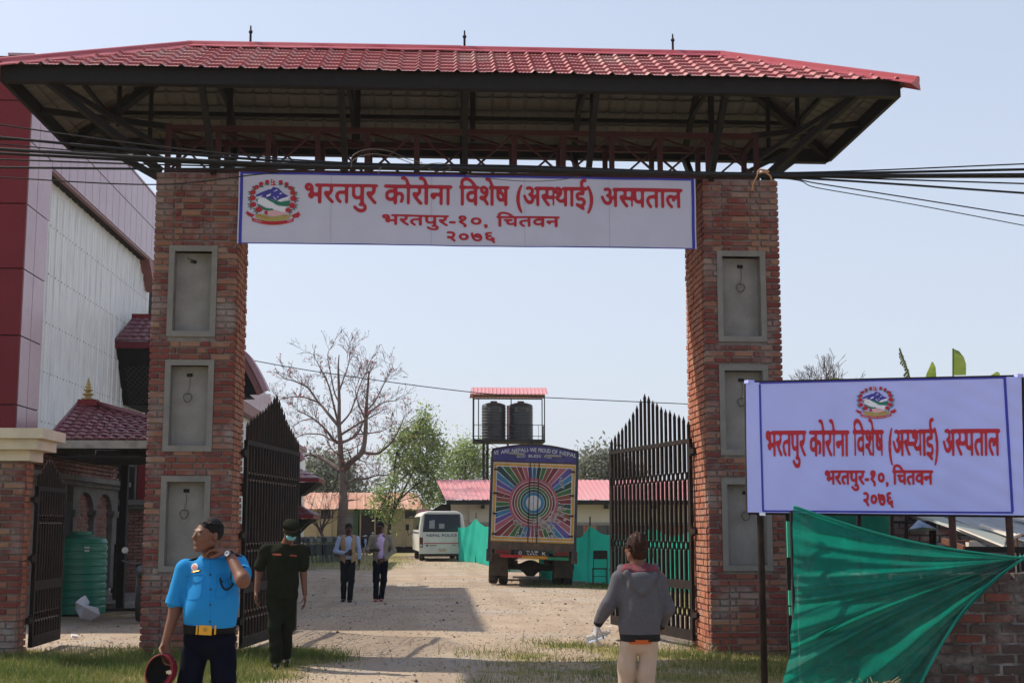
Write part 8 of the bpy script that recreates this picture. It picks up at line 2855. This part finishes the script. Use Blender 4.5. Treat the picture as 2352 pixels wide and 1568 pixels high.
add_limb(s, (-.085, 0, .88), (-.075, -.05, .50), (-.06, -.04, .12), (.098, .08, .078, .07), .03); add_limb(s, (.08, 0, .88), (.06, .05, .50), (.02, .22, .15), (.098, .08, .078, .07), .03)
s.ell((0, 0, .90), (.165, .12, .11), .04)
sdf_part('trousers', s, M_dgreen, grd, wr=folds(.008, .6, 2), cuts=[((0, 0, .09), (0, 0, -1))])
for (x, y, z, t) in ((-.05, -.07, .0, 0), (.02, .22, .05, .4)):
    sh_ = Sdf(.009); sh_.cone((x, y + .08, .05 + z), (x + .03, y - .14, .045 + z - t * .08), .05, .048, .02); sh_.cone((x, y + .05, .05 + z), (x, y + .04, .18 + z), .052, .055, .02)
    sdf_part('boot', sh_, M_leather, grd)
for pl in (rect(-.115, 1.325, -.01, 1.345, -.004), rect(.09, 1.315, .165, 1.333, -.008)):
    decal('name_tape', jb, pl, mk('tape_orange', (.34, .065, .03), .7), grd, .006)
for x0, x1, z in ((-.15, -.02, 1.27), (.05, .17, 1.26), (-.16, -.03, 1.06), (.05, .17, 1.05)):
    line_on('pocket_seam', jb, [(x0, z), (x0 + .002, z - .11), (x1, z - .11), (x1, z), (x0, z)], .003, M_dgreen, grd, .003)
line_on('front_seam', jb, [(.04, 1.42), (.04, 1.2), (.035, 1.0), (.03, .85)], .004, M_dgreen, grd, .002)
def HP2(x, y, z): return HC2 + HM2 @ np.array([x, y, z])
m_ = Sdf(.006); m_.ell(HP2(0, -.062, -.048), (.060, .055, .048), .01, HM2); m_.ell(HP2(0, .03, -.02), (.075, .09, .1), .004, HM2, '-')
sdf_part('face_mask', m_, mk('mask_blue', (.16, .46, .56), .8, (.20, .52, .62), 30), grd)
for q in (-1, 1): part('mask_loop', MB().tube([HP2(q * .055, -.055, -.03), HP2(q * .078, -.01, .0)], .0025, 5), M_twhite, grd, local=True)
c_ = Sdf(.007); c_.ell(HP2(0, .015, .055), (.086, .105, .062), .01, HM2); c_.cone(HP2(-.075, .015, .045), HP2(.075, .015, .045), .030, .030, .02); c_.ell(HP2(0, .01, .070), (.09, .10, .045), .02, HM2)
sdf_part('cap_crown', c_, M_dgreen, grd, cuts=[(HP2(0, 0, .018), HM2 @ np.array([0, 0, -1.0]))])
b_ = MB(); vs = []
for k in range(13):
    a = R(-78 + 13 * k)
    for rr, zz in ((.088, .030), (.088 + .062 * math.cos(a * .95) ** .7 if abs(a) < 1.5 else .088, .006)):
        vs.append(HP2(rr * math.sin(a) * .93, -.0 - rr * math.cos(a) * 1.02, zz))
part('cap_brim', b_.add(vs, [(2 * k, 2 * k + 1, 2 * k + 3, 2 * k + 2) for k in range(12)]), M_dgreen, grd, local=True, smooth=True)
hb = Sdf(.007); hb.ell(HP2(0, .04, .0), (.080, .075, .065), .01, HM2); hb.ell(HP2(0, -.10, -.0), (.10, .10, .2), .005, HM2, '-')
sdf_part('hair', hb, M_hair, grd)

# ------- man in the grey hoodie, seen from behind
M_hood = mk('grey_marl', (.072, .072, .084), .98, (.088, .088, .10), 40, .25, 120)
M_rib = mk('black_rib', (.009, .009, .010), .9)
M_beige = mk('beige_trousers', (.40, .315, .25), .85, (.36, .28, .22), 8, .2, 60)
M_plaid = mk('red_plaid', (.20, .03, .04), .8, (.05, .03, .04), 40, stretch=(1, .3, 1))
hod = thing('person', 'person in grey hoodie and beige trousers seen from behind, holding a plastic bottle', 'person', (at(1468, 1400, -7.3).x, -7.3, -.03), R(0))
hod.scale = (.94, .94, 1.0)
HC3 = np.array([-.02, .02, 1.500]); HM3 = rotz(R(180 + 28))
s = Sdf(.007)
add_head(s, HC3, HM3, 1.0)
s.cone((.0, .0, 1.33), (-.012, .01, 1.44), .058, .054, .03)
s.cone((-.15, 0, 1.29), (.16, 0, 1.28), .05, .05, .05); s.ell((0, 0, 1.15), (.15, .10, .18), .04); s.ell((0, .0, .92), (.14, .10, .13), .04)
EL, WL = (-.245, .0, 1.085), (-.325, .10, .925)
add_limb(s, (-.17, 0, 1.28), EL, WL, (.045, .037, .036, .026))
add_limb(s, (.17, 0, 1.27), (.235, .03, 1.05), (.19, .13, .90), (.045, .037, .036, .026))
add_hand(s, WL, (-.25, .05, -1), (.9, .3, -.1), 1, .8, .97, .1, .6)
add_hand(s, (.19, .13, .90), (-.3, .7, -.6), (-.8, 0, 0), -1, .6, .95)
KL, AL = (-.105, .09, .47), (-.02, -.14, .13)
KR, AR = (.055, .04, .47), (.06, .10, .08)
add_limb(s, (-.085, 0, .86), KL, AL, (.07, .053, .05, .035)); add_limb(s, (.08, 0, .86), KR, AR, (.07, .053, .05, .035))
sdf_part('body', s, SK_A + [mk('pale_glove', (.42, .40, .40), .8, (.36, .34, .34), 20, .2, 60)], hod, paint=lambda C: np.where(C[:, 2] > 1.38, head_paint(HC3, HM3)(C), np.where((C[:, 0] < -.29) & (C[:, 2] < .97), 4, 0)))
def HP3(x, y, z): return HC3 + HM3 @ np.array([x, y, z])
h = Sdf(.006)
h.ell(HP3(0, .025, .030), (.080, .095, .084), .01, HM3); h.ell(HP3(0, .055, -.03), (.066, .055, .065), .02, HM3)
for k in range(90):
    a = k * 2.4; u = ((k * .618) % 1)
    el = R(-10 + 95 * u)
    dx, dy, dz = math.cos(a) * math.cos(el), math.sin(a) * math.cos(el), math.sin(el)
    if dy < -.5 and dz < .5: continue
    p = (dx * .082, .025 + dy * .094, .030 + dz * .082)
    h.cone(HP3(*p), HP3(p[0] * 1.24 + .010, .025 + (p[1] - .025) * 1.16 + .010, p[2] * 1.14 - .016), .013, .003, .003)
h.ell(HP3(0, -.118, -.02), (.085, .088, .090), .006, HM3, '-')
for q in (-1, 1): h.ell(HP3(q * .092, .005, -.015), (.022, .024, .034), .004, HM3, '-')
sdf_part('hair', h, M_hairb, hod, wr=lambda X, Y, Z: .007 * np.sin(120 * X + 60 * Z + 3 * np.sin(40 * Y)) * np.sin(95 * Y - 60 * Z), cuts=[((0, 0, 1.415), (0, 0, -1))])
part('sunglasses', MB().box(HP3(.03, -.098, .005), (.045, .012, .03), tuple(Matrix(HM3.tolist()).to_euler())).box(HP3(-.03, -.098, .005), (.045, .012, .03), tuple(Matrix(HM3.tolist()).to_euler())).tube([HP3(.055, -.095, .008), HP3(.080, .0, .008)], .004, 5).tube([HP3(-.055, -.095, .008), HP3(-.080, .0, .008)], .004, 5), M_black, hod, local=True)
s = Sdf(.0075)
s.ell((.0, .0, 1.16), (.175, .125, .19), .04); s.ell((.005, .0, .98), (.165, .13, .22), .05); s.cone((.004, .0, 1.10), (.004, .0, .80), .162, .160, .04, .80); s.cone((-.145, 0, 1.275), (.155, 0, 1.265), .060, .060, .05)
s.cone((-.165, 0, 1.265), EL, .062, .054, .03); s.cone(EL, (-.312, .088, .955), .056, .042, .03)
s.cone((.165, 0, 1.255), (.232, .03, 1.05), .062, .056, .03); s.cone((.232, .03, 1.05), (.195, .12, .93), .056, .045, .03)
# the hood lies folded on the back: a rim round the neck and a pouch
nn = 14
rim = []
for k in range(nn + 1):
    a = PI * (-.15 + 1.3 * k / nn)
    rim.append((-.0 + .148 * math.cos(a), .01 - .10 * math.sin(a) , 1.335 - .035 * math.sin(a) + .012 * math.cos(2 * a)))
for k in range(nn): s.cone(rim[k], rim[k + 1], .024, .024, .012)
s.ell((.0, -.115, 1.25), (.10, .045, .080), .02); s.cone((-.11, -.10, 1.315), (.0, -.150, 1.185), .024, .030, .012); s.cone((.12, -.10, 1.305), (.01, -.150, 1.185), .024, .030, .012)
hd_ = sdf_part('hoodie', s, [M_hood, M_rib], hod, wr=folds(.0055, .6, 12), cuts=[((0, 0, .812), (0, 0, -1))], paint=lambda C: ((C[:, 2] < .866) & (np.abs(C[:, 0]) < .215)).astype(int))
hbv = surf(hd_)
s2 = Sdf(.008); s2.cone((-.10, -.035, 1.335), (.10, -.035, 1.330), .055, .055, .04); s2.cone((0, -.05, 1.33), (0, .0, 1.36), .075, .07, .03)
sdf_part('hood_lining', s2, M_plaid, hod, wr=folds(.003, 1, 4), cuts=[((0, -.05, 1.372), (0, -.5, 1))])
part('cuff_rib', MB().tube([(-.308, .082, .965), WL], [.044, .034], 14, cap=False), M_rib, hod, local=True, smooth=True, fix=False)
part('cuff_rib', MB().tube([(.196, .118, .935), (.19, .13, .90)], [.044, .036], 14, cap=False), M_rib, hod, local=True, smooth=True, fix=False)
part('shirt_tail', MB().tube([(0, -.012, .798), (0, -.012, .83)], [.118, .125], 20), mk('orange_shirt', (.42, .09, .02), .8), hod, local=True)
line_on('side_seam', hbv, [(-.115, 1.28), (-.13, 1.2), (-.155, 1.1)], .0025, M_hood, hod, .001)
line_on('side_seam', hbv, [(.125, 1.27), (.14, 1.2), (.16, 1.1)], .0025, M_hood, hod, .001)
s = Sdf(.0075)
s.ell((0, .0, .83), (.140, .112, .12), .03)
add_limb(s, (-.082, 0, .80), KL, (AL[0], AL[1], AL[2] + .02), (.078, .068, .064, .050), .012); add_limb(s, (.072, 0, .80), KR, (AR[0], AR[1], AR[2] + .02), (.078, .068, .064, .050), .012)
sdf_part('trousers', s, M_beige, hod, wr=folds(.0075, .75, 21), cuts=[((0, 0, .90), (0, 0, 1))])
for (x, y, z) in ((AL[0], AL[1], .08), (AR[0], AR[1], .045)):
    sh_ = Sdf(.009); sh_.cone((x, y - .05, z), (x - .02, y + .13, z - .01), .045, .042, .02)
    sdf_part('shoe', sh_, M_leather, hod)
bo = worldloc(hod)
btl = thing('plastic_bottle', 'clear plastic water bottle held low by the person in the grey hoodie', 'bottle', bo + Vector((-.34, .10, .82)))
M_pet = bpy.data.materials.new('clear_plastic'); M_pet.use_nodes = True
_b = M_pet.node_tree.nodes['Principled BSDF']; _b.inputs['Transmission Weight'].default_value = .85; _b.inputs['Roughness'].default_value = .08; _b.inputs['IOR'].default_value = 1.25; _b.inputs['Base Color'].default_value = (.9, .93, .95, 1)
q0, q1 = Vector((-.045, .0, -.005)), Vector((.115, .02, .045))
dq = (q1 - q0)
part('bottle_body', MB().tube([q0 + dq * t for t in (0, .04, .15, .22, .3, .4, .5, .6, .7, .82, .9, 1.0)], [.026, .031, .032, .028, .032, .028, .032, .028, .032, .031, .022, .013], 16), M_pet, btl, local=True, smooth=True)
part('bottle_cap', MB().tube([q1, q1 + dq.normalized() * .016], .015, 12), M_twhite, btl, local=True)

# ------- two men walking in the courtyard
def walker(label, loc, sk, jacketm, shirtm, trm, shoem, hc, hm, arms, legs, hem, hands, seed, hairm=None, open_front=.055, sleeves=None):
    root = thing('person', label, 'person', loc)
    s = Sdf(.009)
    add_head(s, hc, hm, 1.0)
    s.cone((0, .0, 1.42), (hc[0], hc[1] + .02, hc[2] - .06), .058, .054, .03)
    s.cone((-.17, 0, 1.40), (.17, 0, 1.40), .05, .05, .05); s.ell((0, 0, 1.25), (.15, .10, .18), .04); s.ell((0, 0, .98), (.14, .10, .14), .04)
    for (a, b, c) in arms: add_limb(s, a, b, c, (.046, .038, .038, .027))
    for (w, d, nr, sd, cu) in hands: add_hand(s, w, d, nr, sd, cu)
    for (a, b, c) in legs: add_limb(s, a, b, c, (.07, .053, .05, .035))
    sdf_part('body', s, sk, root, paint=lambda C: np.where(C[:, 2] > hc[2] - .13, head_paint(hc, hm)(C), 0))
    s = Sdf(.010); s.ell((0, -.012, 1.25), (.150, .122, .19), .04); s.ell((0, -.015, 1.02), (.145, .122, .17), .04); s.cone((0, 0, 1.40), (0, 0, 1.455), .075, .062, .02)
    if sleeves is shirtm:
        for (a, b, c) in arms: add_limb(s, a, b, Vector(b).lerp(Vector(c), .88), (.060, .052, .052, .042), .03)
    sdf_part('shirt', s, shirtm, root, wr=folds(.003, .8, seed), cuts=[((0, 0, .93), (0, 0, -1))])
    s = Sdf(.010); s.ell((0, 0, 1.26), (.185, .130, .19), .04); s.ell((0, 0, 1.0), (.178, .138, .26), .05); s.cone((-.165, 0, 1.395), (.165, 0, 1.395), .056, .056, .04)
    if sleeves is not shirtm:
        for (a, b, c) in arms: add_limb(s, a, b, Vector(b).lerp(Vector(c), .86), (.064, .056, .056, .045), .03)
    f0 = folds(.004, .7, seed + 1)
    def wr(X, Y, Z):
        # an open front: the stuff is cut away between the lapels
        w = open_front + .07 * np.clip((Z - 1.15) / .3, 0, 1) * (.3 + .7 * np.clip((Z - 1.2) / .25, 0, 1)) + .06 * np.clip((.98 - Z) / .25, 0, 1)
        gap = np.maximum(w * .8 - np.abs(X - .01), -(Y + .03))
        gap = np.minimum(w * .8 - np.abs(X - .01), -(Y + .055))
        return f0(X, Y, Z) + np.where(gap > 0, np.minimum(gap * 40, 1.0), 0)
    sdf_part('jacket', s, jacketm, root, wr=wr, cuts=[((0, 0, hem), (0, 0, -1)), ((0, 0, 1.47), (0, 0, 1))])
    s = Sdf(.010); s.ell((0, 0, .92), (.155, .112, .11), .04)
    for (a, b, c) in legs: add_limb(s, (a[0], a[1], a[2] - .02), b, c, (.09, .072, .068, .058), .03)
    sdf_part('trousers', s, trm, root, wr=folds(.004, .6, seed + 2))
    for (a, b, c) in legs:
        sh_ = Sdf(.010); sh_.cone((c[0], c[1] + .05, c[2] - .05), (c[0] + (c[0] > 0) * .02 - .01, c[1] - .13, max(.035, c[2] - .065)), .044, .042, .02)
        sdf_part('shoe', sh_, shoem, root)
    h = Sdf(.008); P = lambda x, y, z: np.array(hc) + hm @ np.array([x, y, z])
    h.ell(P(0, .022, .034), (.082, .099, .087), .01, hm); h.ell(P(0, -.105, -.02), (.078, .088, .078), .006, hm, '-'); h.ell(P(0, .02, -.095), (.12, .13, .058), .006, hm, '-')
    sdf_part('hair', h, hairm or M_hair, root, wr=lambda X, Y, Z: .003 * np.sin(200 * X + 80 * Z) * np.sin(160 * Y + 90 * Z))
    mo = Sdf(.006); mo.cone(P(-.02, -.098, -.043), P(.02, -.098, -.043), .007, .007, .004)
    sdf_part('moustache', mo, M_hair, root)
    return root, P
M_vest = mk('beige_vest', (.38, .25, .145), .85, (.34, .22, .125), 6, .2, 80)
M_ltblue = mk('light_blue_shirt', (.34, .42, .62), .75, (.30, .38, .56), 5, .15, 80)
M_dktr = mk('charcoal_trousers', (.010, .012, .017), .95, spec=.05)
M_blazer = mk('grey_tan_blazer', (.23, .205, .165), .9, (.20, .18, .145), 9, .2, 80)
M_lilacsh = mk('lilac_shirt', (.56, .42, .66), .75, (.50, .37, .60), 8, .15, 80)
M_jean = mk('dark_jeans', (.005, .007, .015), .95, spec=.05)
M_sneak = mk('pink_sneaker', (.50, .14, .15), .7, (.08, .05, .05), 30)
yw = 12.2
p1 = at(798, 1381, yw)
w1, P1 = walker('person in beige sleeveless vest over light blue shirt, left of the blazer wearer', (p1.x, yw, -.02), SK_B, M_vest, M_ltblue, M_dktr, M_leather,
       (.005, -.03, 1.590), rotz(R(4)) @ rotx(R(14)),
       [((-.185, 0, 1.38), (-.275, .0, 1.10), (-.045, -.20, 1.055)), ((.185, 0, 1.38), (.235, .02, 1.10), (.245, -.02, .86))],
       [((-.08, 0, .88), (-.085, -.03, .48), (-.09, .06, .10)), ((.08, 0, .88), (.075, -.05, .48), (.055, -.12, .08))], .775,
       [((-.045, -.20, 1.055), (.95, -.2, .05), (0, .9, -.2), 1, .7), ((.245, -.02, .86), (-.02, -.1, -1), (-.9, 0, 0), -1, .4)], 31, sleeves=M_ltblue)
pw_ = worldloc(w1)
ph = thing('mobile_phone', 'dark phone held at chest height by the person in the beige vest', 'phone', pw_ + Vector((.055, -.235, 1.075)))
part('phone_body', MB().box((0, 0, 0), (.075, .012, .14), (R(-25), 0, R(5))), M_black, ph, local=True)
yw = 12.4
p2 = at(873, 1381, yw)
w2, P2 = walker('person in grey-tan blazer, lilac shirt and sunglasses, right of the vest wearer', (p2.x, yw, -.02), SK_B, M_blazer, M_lilacsh, M_jean, M_sneak,
       (-.015, -.02, 1.625), rotz(R(-12)) @ rotx(R(12)),
       [((-.19, 0, 1.40), (-.285, .02, 1.12), (-.205, -.21, 1.10)), ((.19, 0, 1.40), (.285, .02, 1.10), (.075, -.17, .93))],
       [((-.08, 0, .90), (-.09, -.05, .48), (-.085, -.14, .10)), ((.08, 0, .90), (.075, .01, .48), (.02, .05, .09))], .75,
       [((-.205, -.21, 1.10), (.75, -.4, .05), (-.1, .2, .9), -1, .5), ((.075, -.17, .93), (-.6, -.2, -.5), (.1, .8, -.1), -1, .5)], 41)
part('sunglasses', MB().box(P2(.032, -.098, .004), (.04, .012, .026)).box(P2(-.032, -.098, .004), (.04, .012, .026)).box(P2(0, -.10, .012), (.03, .006, .006)), M_black, w2, local=True)
for k in range(5): part('shirt_button', MB().lathe((.01, -.142, 1.36 - k * .085), [(.007, -.004), (.007, .004)], 6, axis='y'), M_twhite, w2, local=True)
for k in range(3): part('vest_button', MB().lathe((.085, -.140, 1.25 - k * .1), [(.009, -.006), (.009, .006)], 6, axis='y'), M_pinkd, w1, local=True)
bk_ = thing('notebook', 'dark flat notebook held forward by the person in the grey-tan blazer', 'notebook', worldloc(w2) + Vector((-.12, -.29, 1.135)))
part('notebook_cover', MB().box((0, 0, 0), (.22, .15, .018), (R(12), R(8), R(-8))), M_black, bk_, local=True)

# a far figure with a white cap by the warehouse door
yf_ = 56.0
pf = at(839, 1274, yf_)
far, P3 = walker('far person in dark top, light trousers and white cap near the warehouse door', (pf.x, yf_, -.25), SK_B, M_navy, M_ltblue, M_beige, M_leather,
       (0, 0, 1.60), rotz(R(-70)), [((-.18, 0, 1.40), (-.22, .0, 1.12), (-.12, -.15, 1.02)), ((.18, 0, 1.40), (.24, .02, 1.12), (.20, -.1, .95))],
       [((-.08, 0, .88), (-.10, 0, .48), (-.12, .1, .1)), ((.08, 0, .88), (.09, -.03, .48), (.10, -.06, .08))], .85, [], 51)
far.scale = (.9, .9, .8)
cpf = Sdf(.012); cpf.ell(P3(0, .01, .05), (.09, .105, .07), .01, rotz(R(-70))); cpf.cone(P3(0, -.06, .035), P3(0, -.16, .02), .05, .04, .02, 1)
sdf_part('cap', cpf, M_twhite, far, cuts=[((0, 0, 1.625), (0, 0, -1))])
# ------------------------------------------------------------------ air
hz = MB().bbox((-160, -24, -1.2), (160, 330, 24))
M_haze = bpy.data.materials.new('haze_air'); M_haze.use_nodes = True
_n = M_haze.node_tree.nodes; _n.remove(_n['Principled BSDF'])
_v = _n.new('ShaderNodeVolumePrincipled'); _v.inputs['Color'].default_value = (.92, .95, 1, 1); _v.inputs['Density'].default_value = .00028; _v.inputs['Anisotropy'].default_value = .2
M_haze.node_tree.links.new(_v.outputs[0], _n['Material Output'].inputs['Volume'])
o = part('haze', hz, M_haze, None, kind='stuff')
tag(o, 'pale spring haze filling the air over the compound')
